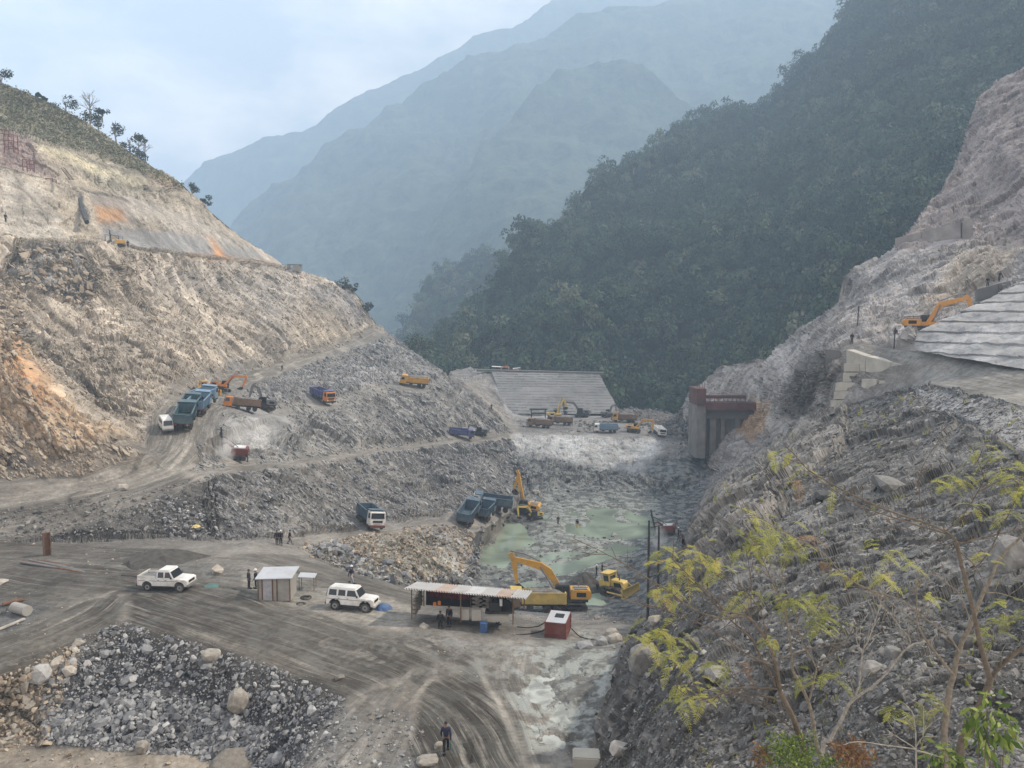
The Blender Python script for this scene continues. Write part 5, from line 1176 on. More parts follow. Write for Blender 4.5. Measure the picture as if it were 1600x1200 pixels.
# ---------------------------------------------------------------- people, grown over a skeleton
def skin_mesh(name, V, E, Rr, root, sub=1):
    me = bpy.data.meshes.new(name); me.from_pydata(V, E, []); o = bpy.data.objects.new(name, me); C.objects.link(o)
    md = o.modifiers.new('s', 'SKIN'); md.use_smooth_shade = True
    sv = me.skin_vertices[0].data
    for i, r in enumerate(Rr): sv[i].radius = (r, r) if not isinstance(r, tuple) else r; sv[i].use_root = i == root
    s = o.modifiers.new('u', 'SUBSURF'); s.levels = sub; s.render_levels = sub
    dg = bpy.context.evaluated_depsgraph_get(); dg.update(); out = bpy.data.meshes.new_from_object(o.evaluated_get(dg)); out.name = name
    bpy.data.objects.remove(o); bpy.data.meshes.remove(me); return out
def person_parts(pose):
    """+X is where the person looks"""
    hipz = 0.90; S = {}
    if pose == 'walk': FR = (0.26, 0.02); FL = (-0.30, 0.06); KR = (0.16, 0.48); KL = (-0.04, 0.47); HR = (-0.18, 0.78); HL = (0.24, 0.82); ER = (-0.12, 1.12); EL = (0.05, 1.10)
    elif pose == 'bend': FR = (0.05, 0.0); FL = (-0.08, 0.0); KR = (0.10, 0.46); KL = (0.02, 0.46); HR = (0.60, 0.55); HL = (0.62, 0.60); ER = (0.48, 0.80); EL = (0.46, 0.82)
    elif pose == 'sit': FR = (0.42, 0.0); FL = (0.46, 0.0); KR = (0.42, 0.46); KL = (0.44, 0.46); HR = (0.34, 0.55); HL = (0.36, 0.55); ER = (0.08, 0.62); EL = (0.08, 0.62)
    else: FR = (0.04, 0.0); FL = (-0.04, 0.0); KR = (0.03, 0.47); KL = (0.0, 0.47); HR = (0.06, 0.80); HL = (0.16, 0.86); ER = (-0.03, 1.10); EL = (0.0, 1.10)
    lean = 0.45 if pose == 'bend' else (0.04 if pose == 'walk' else 0.0); hz = 0.46 if pose == 'sit' else hipz
    up = lambda h, x=0: (x + h * math.sin(lean), h * math.cos(lean) + hz)
    def pt(xz, y): return (xz[0], y, xz[1])
    V = [pt(up(0), 0), pt(up(0.18), 0), pt(up(0.38), 0), pt(up(0.52), 0), pt(up(0.60), 0), pt(up(0.67, 0.02), 0), pt(up(0.75, 0.02), 0), pt(up(0.81, 0.01), 0)]
    Rr = [0.15, 0.13, 0.155, 0.13, 0.058, 0.078, 0.092, 0.062]; E = [(0, 1), (1, 2), (2, 3), (3, 4), (4, 5), (5, 6), (6, 7)]
    def add(p, r, par): V.append(p); Rr.append(r); E.append((par, len(V) - 1)); return len(V) - 1
    n_ = add(pt(up(0.705, 0.115), 0), 0.014, 6)
    hands = []
    for s, Hh, Ee in ((-1, HR, ER), (1, HL, EL)):
        a = add(pt(up(0.50), s * 0.19), 0.062, 3); e = add((Ee[0], s * 0.26, Ee[1]), 0.045, a); w = add((Hh[0] * 0.93 + Ee[0] * 0.07, s * 0.25, Hh[1] * 0.93 + Ee[1] * 0.07), 0.029, e)
        d = (Vector((Hh[0], 0, Hh[1])) - Vector((Ee[0], 0, Ee[1]))).normalized(); h0 = Vector((Hh[0], s * 0.25, Hh[1])); f = Vector((0, 0, 1)).cross(Vector((0, 1, 0)))
        fw = (Vector((0, s, 0)).cross(d)).normalized(); fw = fw if fw.x > 0 else -fw
        p = add(tuple(h0 + d * 0.05), (0.018, 0.036), w)
        for k in range(4):
            b = h0 + d * 0.09 + fw * (0.030 - k * 0.02); ln = (0.072, 0.08, 0.074, 0.058)[k]
            i1 = add(tuple(b), 0.0095, p); i2 = add(tuple(b + d * ln * 0.5 - Vector((0, s * 0.006, 0))), 0.0088, i1); add(tuple(b + d * ln - Vector((0, s * 0.025, 0))), 0.0078, i2)
        t1 = add(tuple(h0 + d * 0.04 + fw * 0.045), 0.011, p); add(tuple(h0 + d * 0.075 + fw * 0.062), 0.009, t1)
        hands.append((e, w))
    legs = []
    for s, Ff, Kk in ((-1, FR, KR), (1, FL, KL)):
        h = add((0.0, s * 0.095, hz - 0.04), 0.095, 0); k = add((Kk[0], s * 0.10, Kk[1]), 0.062, h); an = add((Ff[0] - 0.02, s * 0.10, Ff[1] + 0.09), 0.042, k); to = add((Ff[0] + 0.15, s * 0.115, Ff[1] + 0.035), 0.036, an)
        legs.append((h, k, an, to))
    body = skin_mesh('body', V, E, Rr, 0)
    # jacket
    Vj = V[:5]; Ej = [(0, 1), (1, 2), (2, 3), (3, 4)]; Rj = [0.168, 0.160, 0.178, 0.150, 0.078]
    Vj = [V[0], V[1], V[2], V[3], V[4]]
    o0 = 9
    for s_i in (0, 1):
        e, w = hands[s_i]; a = e - 1
        ia = len(Vj); Vj += [V[a], V[e], V[w]]; Rj += [0.082, 0.064, 0.046]; Ej += [(3, ia), (ia, ia + 1), (ia + 1, ia + 2)]
    jacket = skin_mesh('jacket', Vj, Ej, Rj, 0)
    Vt = [V[0], (V[0][0], 0, V[0][2] - 0.05)]; Et = [(0, 1)]; Rt = [0.155, 0.15]
    for (h, k, an, to) in legs:
        i = len(Vt); ank = Vector(V[an]) * 0.9 + Vector(V[k]) * 0.1; Vt += [V[h], V[k], tuple(ank)]; Rt += [0.112, 0.082, 0.066]; Et += [(1, i), (i, i + 1), (i + 1, i + 2)]
    trousers = skin_mesh('trousers', Vt, Et, Rt, 0)
    sh = MB()
    for (h, k, an, to) in legs:
        c = (Vector(V[an]) + Vector(V[to])) / 2; sh.box((c.x + 0.01, c.y, c.z - 0.015), (0.29, 0.105, 0.085), ry=0.0)
    head = Vector(V[6])
    return dict(body=body, jacket=jacket, trousers=trousers, shoes=sh, head=head, top=Vector(V[7]), lean=lean)
PP = {}
def make_person(label, pose='stand', jacket='black_cloth', trousers='black_cloth', hat='hair', name='person', group=None):
    if pose not in PP:
        d = person_parts(pose)
        s_ = d['shoes'].build('shoes', M['black'], None, bevel=0.015); d['shoes_me'] = s_.data; bpy.data.objects.remove(s_)
        def cap(r, brim, zoff):
            m = MB(); n = 14; rings = 6; vs = []; fs = []; c = d['head'] + Vector((-0.008, 0, zoff))
            for i in range(rings + 1):
                a = (PI / 2) * i / rings
                for k in range(n): g = 2 * PI * k / n; vs.append((c.x + r * 1.08 * math.cos(a) * math.cos(g), c.y + r * 0.9 * math.cos(a) * math.sin(g), c.z + r * math.sin(a)))
            for i in range(rings):
                for k in range(n): fs.append((i * n + k, i * n + (k + 1) % n, (i + 1) * n + (k + 1) % n, (i + 1) * n + k))
            m.add(vs, fs)
            if brim: m.cyl((c.x + 0.02, c.y, c.z), r * 1.2, 0.015, 'Z', 14)
            o = m.build('cap', M['hair'], None, smooth=True); me = o.data; bpy.data.objects.remove(o); return me
        d['hair_me'] = cap(0.112, False, 0.012); d['hat_me'] = cap(0.132, True, 0.04); PP[pose] = d
    d = PP[pose]; t = new(name, label, 'person', group)
    key = (pose, 'b');
    def put(nm, me, m, parent=t):
        k = (pose, nm, m)
        if k not in PP: q = me.copy(); q.materials.clear(); q.materials.append(M[m]); q.name = nm; PP[k] = q
        return link(nm, PP[k], parent)
    put('body', d['body'], 'skin'); put('jacket', d['jacket'], jacket); put('trousers', d['trousers'], trousers); put('shoes', d['shoes_me'], 'black')
    put('hair', d['hair_me'], 'hair')
    if hat != 'hair': put('helmet', d['hat_me'], hat)
    return t
# ---------------------------------------------------------------- vehicles
random.seed(4)
mk('amber_paint', (0.62, 0.28, 0.04), 0.5, dirt=0.5, vs=1.4, var=0.15, dirtcol=(0.36, 0.26, 0.18))
mk('pale_sack', (0.55, 0.52, 0.48), 0.85, var=0.3, vs=3, dirt=0.4, bump=0.6, dirtcol=(0.35, 0.3, 0.26))
def deg(a): return math.radians(a)
t = make_suv('pickup', 'white crew cab pickup parked on the muddy track beside the pile of sacks'); place(t, 266, 921, deg(-30), 2)
t = make_suv('suv', 'white boxy off-road car parked between the small hut and the tin roofed shed'); place(t, 551, 953, deg(-20), 2)
t = make_van('small white van on the haul road beside the queue of tippers'); place(t, 259, 672, deg(-80), 2)
TP = [
 ('white cab tipper truck with blue body driving down the lower track', 'white_paint', 'blue_paint', False, 577, 819, -74, 1, 'tipper_truck'),
 ('nearest teal tipper in the queue on the haul road, seen from behind', 'teal_paint', 'teal_paint', False, 289, 664, 84, 1, 'tipper_truck'),
 ('second teal tipper in the haul road queue, just ahead of the nearest one', 'teal_paint', 'teal_paint', False, 296, 650, 82, 1, 'tipper_truck'),
 ('grey blue tipper third in the haul road queue', 'pale_blue_paint', 'pale_blue_paint', False, 311, 643, 80, 1, 'tipper_truck'),
 ('light blue tipper at the head of the haul road queue', 'pale_blue_paint', 'pale_blue_paint', False, 318, 630, 74, 1, 'tipper_truck'),
 ('orange cab tipper with slatted blue body on the middle track', 'orange_paint', 'violet_blue_paint', False, 503, 629, -60, 1, 'tipper_truck'),
 ('dusty brown tipper with orange cab standing beside the dark excavator', 'orange_paint', 'brown_paint', True, 378, 638, 178, 0.8, 'tipper_truck'),
 ('yellow tipper truck on the spur of the middle track with its body to the right', 'yellow_paint', 'yellow_paint', True, 647, 602, 178, 1, 'tipper_truck'),
 ('violet blue tipper on the long narrow bench track', 'violet_blue_paint', 'violet_blue_paint', False, 720, 682, 2, 0.85, 'tipper_truck'),
 ('left of the two grey blue tippers seen from behind above the green pond', 'blue_paint', 'blue_paint', False, 731, 812, 76, 1, 'tipper_truck'),
 ('right of the two grey blue tippers seen from behind above the green pond', 'blue_paint', 'blue_paint', False, 757, 809, 78, 1, 'tipper_truck'),
 ('blue tipper with white cab standing behind the two grey blue tippers', 'white_paint', 'blue_paint', False, 768, 797, 176, 1, 'tipper_truck'),
 ('mud brown loaded tipper under the arm of the big yellow excavator', 'brown_paint', 'pale_yellow_paint', True, 838, 957, 184, 1, 'tipper_truck'),
 ('brown loaded dump truck on the left of the row below the stepped dam', 'brown_paint', 'brown_paint', True, 843, 668, 176, 0.95, 'tipper_truck'),
 ('brown loaded dump truck on the right of the row below the stepped dam', 'brown_paint', 'brown_paint', True, 876, 667, 178, 0.95, 'tipper_truck'),
 ('white cab truck with blue body at the edge above the white pit wall', 'white_paint', 'pale_blue_paint', False, 947, 674, 180, 0.9, 'tipper_truck'),
 ('white truck facing the camera at the right end of the bench', 'white_paint', 'plastic_white', False, 1030, 678, -75, 0.9, 'tipper_truck'),
 ('yellow dump truck with a raised brown load on the bench', 'yellow_paint', 'brown_paint', True, 975, 661, 190, 1.0, 'tipper_truck')]
for lb, cm, bm__, ld, x, y, a, s, nm in TP:
    t = make_tipper(lb, cm, bm__, ld, canopy=s == 1); place(t, x, y, deg(a), 2.5, scale=s if s != 1 else None)
BO = [(0.6, 1.8), (2.9, 4.6), (6.3, 4.9)]
t = make_excavator('big yellow excavator loading the brown tipper beside the tin roofed shed', 'yellow_paint', [(0.5, 1.8), (2.2, 4.4), (3.2, 5.0), (6.6, 5.9)], [(6.75, 6.5), (6.3, 5.6), (5.9, 2.9)], -1.9); place(t, 886, 951, deg(184), 3, scale=1.14)
t = make_excavator('yellow excavator with its arm raised high on the mud by the pit floor', 'yellow_paint', [(0.6, 1.8), (1.7, 4.6), (2.6, 8.2)], [(3.0, 8.6), (2.5, 7.9), (3.2, 4.6)], -1.9); place(t, 822, 805, deg(168), 3)
t = make_excavator('small yellow excavator with a lowered arm at the edge of the mud bank', 'pale_yellow_paint', BO, [(6.0, 5.2), (6.4, 4.4), (6.2, 1.8)], -2.0); place(t, 836, 812, deg(-150), 2, scale=0.6)
t = make_excavator('yellow orange excavator on the upper right road reaching over the white stepped wall', 'amber_paint', [(0.6, 1.8), (2.2, 4.6), (5.9, 5.6)], [(5.4, 5.9), (5.9, 5.3), (6.5, 2.9)], -1.9); place(t, 1440, 521, deg(8), 2, loc=P(1441, 524, 112), flat=True)
t = make_excavator('dark grey excavator with an upright arm on the upper work bench', 'grey_steel', [(0.6, 1.8), (2.0, 5.0), (3.2, 5.6)], [(3.0, 5.9), (3.4, 5.2), (3.9, 2.0)], -2.2); place(t, 414, 640, deg(172), 3, scale=0.8)
t = make_excavator('orange excavator at the bend of the haul road behind the queue', 'orange_paint', BO, [(6.0, 5.2), (6.4, 4.4), (5.6, 2.0)], -2.0); place(t, 345, 611, deg(-20), 3, scale=0.72)
t = make_excavator('cream excavator with raised arm standing behind the brown dump trucks', 'pale_yellow_paint', [(0.6, 1.8), (1.6, 4.5), (3.0, 6.4)], [(2.8, 6.8), (3.2, 6.2), (4.0, 3.9)], -2); place(t, 868, 656, deg(20), 3)
t = make_excavator('grey excavator parked at the foot of the stepped dam', 'grey_steel', BO, [(6.0, 5.2), (6.4, 4.4), (6.2, 1.8)], -2.0); place(t, 910, 652, deg(170), 3)
t = make_excavator('dark excavator right of the stepped dam foot', 'grey_steel', [(0.6, 1.8), (1.8, 4.5), (3.4, 5.0)], [(3.2, 5.3), (3.6, 4.6), (4.0, 1.8)], -2.0); place(t, 950, 653, deg(30), 3, scale=0.8)
t = make_excavator('yellow excavator low beside the white truck on the bench', 'yellow_paint', BO, [(6.0, 5.0), (6.5, 4.2), (6.0, 1.2)], -2.0); place(t, 990, 674, deg(-5), 3, scale=0.85)
t = make_excavator('orange excavator beside the white roof on top of the dam', 'orange_paint', [(0.6, 1.8), (2.5, 3.8), (5.0, 3.4)], [(4.8, 3.7), (5.2, 3.0), (5.4, 1.0)], -2.0); place(t, 799, 583, deg(170), 3, loc=P(801, 586, 300), flat=True, scale=0.9)
t = make_excavator('dark grey excavator among rubble at the end of the bench track', 'grey_steel', [(0.6, 1.8), (2.0, 3.6), (4.2, 3.4)], [(4.0, 3.7), (4.4, 3.0), (4.6, 1.0)], -2.0); place(t, 750, 678, deg(185), 3, scale=0.75)
t = make_dozer('pale yellow bulldozer with roll cage on the pit side of the big excavator'); place(t, 962, 926, deg(-38), 3)
t = make_dozer('orange and yellow bulldozer at the far end of the haul road queue', 'yellow_paint'); place(t, 322, 614, deg(10), 3, scale=0.8)
t = make_drill('red drill rig throwing dust on the pale rock bench'); place(t, 371, 717, deg(172), 2)
t = make_drill('pale topped drill rig working at the foot of the right hand rock', 'red_paint'); place(t, 1043, 836, deg(172), 2)
t = make_drill('yellow drill rig under the tin shelter on the upper left berm', 'yellow_paint'); place(t, 186, 386, deg(172), 2, loc=P(187, 385, 175), flat=True, scale=0.8)

# ---------------------------------------------------------------- people
def who(lb, x, y, rz, pose='stand', j='black_cloth', tr='black_cloth', hat='hair', sc=1.0, **k):
    t = make_person(lb, pose, j, tr, hat); place(t, x, y, deg(rz), 0.8, flat=True, scale=sc if sc != 1 else None, **k); return t
p_walk = who('person in a dark blue jacket walking away with a green bag near the bottom edge', 697, 1176, 88, 'walk', 'navy', 'black_cloth')
who('left person of the two standing in dark clothes beside the small hut', 389, 918, 10, 'stand', 'navy', 'black_cloth')
who('person in dark clothes and white helmet next to the small hut', 400, 919, 170, 'stand', 'navy', 'black_cloth', 'helmet_white')
who('leftmost of three people in dark clothes on the back track', 433, 853, -80, 'stand')
who('middle of three people on the back track, in a white helmet', 439, 853, -100, 'stand', 'black_cloth', 'black_cloth', 'helmet_white')
who('right hand person of three on the back track, mid stride', 453, 852, 0, 'walk', 'black_cloth', 'grey_cloth')
who('person in dark jacket, pale trousers and white helmet walking behind the white car', 549, 913, -20, 'walk', 'navy', 'pale_cloth', 'helmet_white')
who('person sitting in dark clothes inside the shed by the orange vests', 688, 978, -90, 'sit', 'black_cloth', 'black_cloth')
who('person standing in black in the shade of the shed', 702, 981, -120, 'stand')
who('person bending over the machine inside the shed', 778, 975, 20, 'bend', 'black_cloth', 'black_cloth')
who('person in dark clothes beside the cab of the big yellow excavator', 867, 938, 60, 'stand', 'maroon', 'black_cloth', 'hair')
who('left of two people standing behind the pale yellow bulldozer, in a white helmet', 932, 899, 0, 'stand', 'black_cloth', 'black_cloth', 'helmet_white')
who('right of two people standing behind the pale yellow bulldozer', 941, 897, 180, 'stand', 'black_cloth', 'black_cloth')
who('person beside the red drill rig on the pale bench', 387, 722, 170, 'stand', 'black_cloth', 'grey_cloth')
who('person walking alone up the haul road', 441, 580, 60, 'walk')
who('person in white helmet right of the drill rig at the rock foot', 1060, 838, 180, 'stand', 'black_cloth', 'black_cloth', 'helmet_white')
who('person in yellow helmet low on the rocks near the drill rig', 1068, 848, 200, 'bend', 'grey_cloth')
who('person standing at the outer bend of the upper right road', 1331, 536, -90, 'stand', loc=P(1331, 537, 118))
who('person standing by the lone post beside the orange excavator', 1399, 528, -90, 'stand', loc=P(1399, 530, 116))
who('person high on the upper concrete wall at right, nearer its left end', 1543, 449, -90, 'stand', loc=P(1543, 449, 122))
who('person climbing on the cliff above the upper concrete wall', 1561, 440, -60, 'bend', loc=P(1561, 440, 124))
who('person near the left edge of the photo on the upper slope', 9, 346, -60, 'stand', loc=P(9, 347, 150))
who('person beside the tin shelter on the upper left berm', 200, 385, -90, 'stand', loc=P(200, 387, 176))
who('person walking below the stepped dam on the side track', 768, 640, -90, 'walk')
who('person standing on the wet pit floor among the green ponds', 872, 820, -90, 'stand', 'black_cloth', 'black_cloth', 'hair')
who('person in yellow trousers standing in the middle of the pit floor', 902, 828, -90, 'stand', 'black_cloth', 'helmet_yellow', 'hair', sc=1.1)
# bag held by the walking person
m = p_walk.matrix_world if False else None
c = ground(697, 1176); b = MB(); b.box((0, 0, 0.17), (0.12, 0.3, 0.34), taper=0.6); b.tube([(0, -0.08, 0.33), (0, 0, 0.46), (0, 0.08, 0.33)], 0.008)
o = tag(b.build('shopping_bag', M['green_plastic'], None, bevel=0.03), 'green bag in the right hand of the person walking away', 'bag'); o.location = (c.x + 0.27, c.y - 0.16, c.z + 0.33)

# ---------------------------------------------------------------- shed
def W(x, y, D): return Vector(P(x, y, D))
shed = new('shed', 'long open shed with a rusty tin roof on thin posts beside the track', 'shed')
Rf = [W(631, 920, 56.6), W(821, 936, 55.4), W(832, 923, 59.2), W(652, 909, 60.5)]
def corr_roof(q, n, parent, m, name='roof', over=0.02, h=0.05):
    a, b, c, d = q; nx = n; vs = []; fs = []
    up = (b - a).cross(d - a).normalized(); up = up if up.z > 0 else -up
    for j in (0, 0.5, 1):
        for i in range(nx * 4 + 1):
            u = i / (nx * 4); p = (a * (1 - u) + b * u) * (1 - j) + (d * (1 - u) + c * u) * j
            vs.append(p + up * (h * math.sin(i * PI / 2) + 0.0))
    w = nx * 4 + 1
    for j in range(2):
        for i in range(nx * 4): fs.append((j * w + i, j * w + i + 1, (j + 1) * w + i + 1, (j + 1) * w + i))
    k = len(vs); vs += [v - up * 0.015 for v in vs]; fs += [tuple(x + k for x in reversed(f)) for f in fs]
    bd = [i for i in range(w)]; fs += [(i, i + k, i + 1 + k, i + 1) for i in range(w - 1)] + [(2 * w + i, 2 * w + i + 1, 2 * w + i + 1 + k, 2 * w + i + k) for i in range(w - 1)]
    return MB().add(vs, fs).build(name, M[m], parent)
tin_cols = ['tin', 'tin', 'rusty_tin', 'tin', 'pale_tin', 'tin', 'rusty_tin', 'tin']
mk('rusty_tin', (0.42, 0.33, 0.28), 0.55, 0.2, dirt=0.5, vs=0.9, var=0.2, dirtcol=(0.5, 0.48, 0.46)); mk('pale_tin', (0.68, 0.70, 0.72), 0.35, 0.3, dirt=0.3, vs=0.8, var=0.1)
for k in range(8):
    u0, u1 = k / 8 - 0.002, (k + 1) / 8 + 0.004; a, b, c, d = Rf; zz_ = Vector((0, 0, 0.012 * (k % 2)))
    corr_roof([a.lerp(b, u0) + zz_, a.lerp(b, u1) + zz_, d.lerp(c, u1) + zz_, d.lerp(c, u0) + zz_], 6, shed, tin_cols[k], 'roof_sheet')
def post(x, y, top, r=0.05, par=shed, m='wood'):
    g = ground(x, y); MB().tube([(g.x, g.y, g.z - 0.1), (top.x, top.y, top.z)], r, 6).build('post', M[m], par)
fr = lambda u: Rf[0].lerp(Rf[1], u) - Vector((0, -0.25, 0.06)); bk = lambda u: Rf[3].lerp(Rf[2], u) - Vector((0, 0.25, 0.08))
for u in (0.06, 0.47, 0.90): tp = fr(u); g = Vector((tp.x, tp.y, 0)); MB().tube([(g.x, g.y, -0.1), tuple(tp)], 0.055, 6).build('post', M['wood'], shed)
for u in (0.06, 0.47, 0.93): tp = bk(u); MB().tube([(tp.x, tp.y, -0.3), tuple(tp)], 0.05, 6).build('post', M['wood'], shed)
MB().tube([tuple(fr(0.01)), tuple(fr(0.99))], 0.05).build('roof_beam', M['wood'], shed); MB().tube([tuple(bk(0.01)), tuple(bk(0.99))], 0.05).build('roof_beam', M['wood'], shed)
b0, b1 = bk(0.10), bk(0.46); cu = MB(); vs = []; n = 24
for i in range(n + 1):
    p = b0.lerp(b1, i / n); off = 0.06 * math.sin(i * 1.7); vs += [(p.x, p.y - 0.15 + off, p.z - 0.05), (p.x, p.y - 0.15 + off * 1.5, p.z - 1.0)]
cu.add(vs, [(2 * i, 2 * i + 2, 2 * i + 3, 2 * i + 1) for i in range(n)]); cu.add([(x, y + 0.02, z) for x, y, z in vs], [(2 * i + 1, 2 * i + 3, 2 * i + 2, 2 * i) for i in range(n)]); cu.build('curtain', M['maroon'], shed)
# black sheet behind the stores, added to stand for the shade inside the shed
b0, b1 = bk(0.08), bk(0.78); bs = MB(); quad_slab(bs, [(b0.x, b0.y, -0.2), (b1.x, b1.y, -0.2), (b1.x, b1.y, b1.z - 0.1), (b0.x, b0.y, b0.z - 0.1)], 0.03); bs.build('shade_sheet', M['black'], shed)
# sandbag walls: each sack an object
random.seed(11)
def sack_mesh():
    m = MB(); n = 8; vs = []; fs = []
    for i in range(n + 1):
        u = i / n * 2 - 1; r = (1 - abs(u) ** 3.5) ** 0.5
        for k in range(10): a = 2 * PI * k / 10; vs.append((u * 0.33, math.cos(a) * 0.19 * max(r, 0.15), math.sin(a) * 0.10 * max(r, 0.12) + 0.1))
    for i in range(n):
        for k in range(10): fs.append((i * 10 + k, i * 10 + (k + 1) % 10, (i + 1) * 10 + (k + 1) % 10, (i + 1) * 10 + k))
    return m.add(vs, fs)
sk0 = sack_mesh().build('sandbag', M['sack'], None, smooth=True)
def stack(x0, x1, y0, y1, rows, label, group, first=[sk0]):
    for r in range(rows):
        n = max(1, int(math.hypot(x1 - x0, y1 - y0) / 0.64)); 
        for i in range(n):
            u = (i + (0.5 if r % 2 else 0.15)) / n
            o = first.pop() if first else sk0.copy()
            if o is not sk0 or o.users_collection is None or len(o.users_collection) == 0:
                if len(o.users_collection) == 0: C.objects.link(o)
            o.location = (x0 + (x1 - x0) * u + random.uniform(-.03, .03), y0 + (y1 - y0) * u + random.uniform(-.04, .04), gl + r * 0.17); o.rotation_euler = (0, random.uniform(-.06, .06), math.atan2(y1 - y0, x1 - x0) + random.uniform(-.12, .12))
            tag(o, label % ('lowest', 'second', 'third', 'fourth', 'fifth', 'sixth', 'seventh', 'eighth', 'ninth')[r], 'sandbag', group + ', %s row' % ('lowest', 'second', 'third', 'fourth', 'fifth', 'sixth', 'seventh', 'eighth', 'ninth')[r])
gl = -0.02
pA, pB = fr(0.49), fr(0.66); stack(bk(0.5).x, bk(0.68).x, bk(0.5).y - 0.5, bk(0.68).y - 0.5, 9, 'grey sandbag in the %s row of the sandbag wall behind the shed centre', 'sandbags stacked inside the shed')
stack(fr(0.07).x, fr(0.10).x, fr(0.07).y + 0.3, bk(0.10).y, 8, 'grey sandbag in the %s row of the stack at the left end of the shed', 'sandbags at the left end of the shed')
def block(c, d, rz, m, name, label, cat, group=None, bevel=0.01, base=True):
    o = MB().box((0, 0, d[2] / 2), d).build(name, M[m], None, bevel=bevel); o.location = c; o.rotation_euler = (0, 0, rz); return tag(o, label, cat, group)
for u, w, lb in ((0.50, 0.7, 'grey concrete block left of the shed centre post'), (0.60, 0.75, 'grey concrete block with a dark hollow under the sandbags'), (0.78, 1.7, 'low whitewashed concrete plinth under the machine in the shed')):
    p = fr(u); block((p.x, p.y + 0.5, -0.02), (w, 0.55, 0.85 if w < 1 else 0.45), 0, 'concrete', 'concrete_block', lb, 'concrete block')
# compressor in the shed
cp = new('compressor', 'dark stationary compressor with a pale filter and flywheel at the right end of the shed', 'compressor')
p = fr(0.78); cp.location = (p.x + 0.1, p.y + 1.0, 0.42)
MB().box((0, 0, 0.12), (2.3, 0.8, 0.14)).build('base_frame', M['dark_steel'], cp); MB().box((-0.35, 0, 0.55), (1.0, 0.6, 0.7)).build('engine_block', M['dark_steel'], cp, bevel=0.05)
MB().cyl((0.55, 0, 0.62), 0.42, 0.12, 'Y', 22).build('flywheel', M['black'], cp); MB().cyl((0.1, -0.28, 0.95), 0.12, 0.55, 'Z', 12).build('filter', M['plastic_white'], cp)
mm_ = MB(); [mm_.cyl((-0.65 + k * 0.3, 0, 1.15), 0.10, 0.55, 'Z', 10) for k in range(3)]; mm_.cyl((1.0, 0, 0.9), 0.07, 1.2, 'Z', 8); mm_.build('cylinders', M['black'], cp)
bar = MB(); bar.cyl((0, 0, 0.44), 0.29, 0.88, 'Z', 20); [bar.cyl((0, 0, z), 0.305, 0.03, 'Z', 20) for z in (0.03, 0.3, 0.58, 0.86)]
o = tag(bar.build('barrel', M['blue_plastic'], None), 'faded blue barrel standing in front of the shed', 'barrel'); o.location = tuple(ground(756, 989) + Vector((0, 0, -0.03)))
v = new('safety_vest', 'orange safety vests hanging on the sandbags in the shed', 'vest'); p = fr(0.27)
for k, dx in enumerate((-0.25, 0.12)):
    vv_ = MB(); vv_.prism([(-0.2, 0), (-0.22, 0.42), (-0.1, 0.55), (0.1, 0.55), (0.22, 0.42), (0.2, 0)], -0.03, 0.03); vv_.v = [(x * 0.6 + dx, y, z * 0.6 + 0.75 + 0.1 * k) for x, y, z in vv_.v]; vv_.build('vest_panel', M['hivis'], v)
v.location = (p.x, p.y + 0.9, 0)
# rust red steel tank box
tk = new('steel_tank', 'rust red steel water tank with an open hatch between shed and excavator', 'tank')
tb = MB(); tb.box((0, 0, 0.85), (1.7, 2.6, 1.45)); tb.build('tank_body', M['red_paint'], tk, bevel=0.02)
rb = MB()
for z in (0.18, 0.62, 1.08, 1.54): rb.box((0, 0, z), (1.80, 2.70, 0.07))
for x in (-0.85, 0.85):
    for y in (-1.3, 1.3): rb.box((x, y, 0.85), (0.12, 0.12, 1.5))
rb.build('rib_frame', M['red_paint'], tk); MB().box((0, 0, 1.585), (1.66, 2.56, 0.03)).build('lid', M['tin'], tk); MB().box((0.1, 0.2, 1.615), (0.75, 0.8, 0.05)).build('hatch', M['black'], tk); sk_ = MB(); sk_.box((-0.6, 0, 0.07), (0.15, 2.6, 0.14)); sk_.box((0.6, 0, 0.07), (0.15, 2.6, 0.14)); sk_.build('skid', M['rust'], tk)
place(tk, 872, 994, deg(-10), 1.5, flat=True, scale=0.92)
def hose(pts, r, label, cat='hose', m='black', name='hose'):
    q = []
    for x, y, dz in pts: g = ground(x, y); q.append((g.x, g.y, g.z + dz))
    # smooth
    out = []
    for i in range(len(q) - 1):
        for k in range(5): out.append(Vector(q[i]).lerp(Vector(q[i + 1]), k / 5))
    out.append(Vector(q[-1]))
    for _ in range(3): out = [out[0]] + [(out[i - 1] + out[i] * 2 + out[i + 1]) / 4 for i in range(1, len(out) - 1)] + [out[-1]]
    return tag(MB().tube(out, r, 6).build(name, M[m], None, smooth=True), label, cat)
hose([(808, 985, 0.3), (825, 984, 0.15), (843, 982, 0.2), (852, 985, 0.7)], 0.045, 'black hose running from the shed to the red tank, upper one')
hose([(806, 993, 0.05), (825, 992, 0.06), (848, 988, 0.1), (856, 988, 0.5)], 0.045, 'black hose lying on the mud from the shed to the red tank, lower one')
hose([(893, 992, 0.5), (905, 996, 0.06), (925, 1001, 0.06), (955, 1004, 0.06)], 0.045, 'black hose trailing right from the red tank towards the boulders')

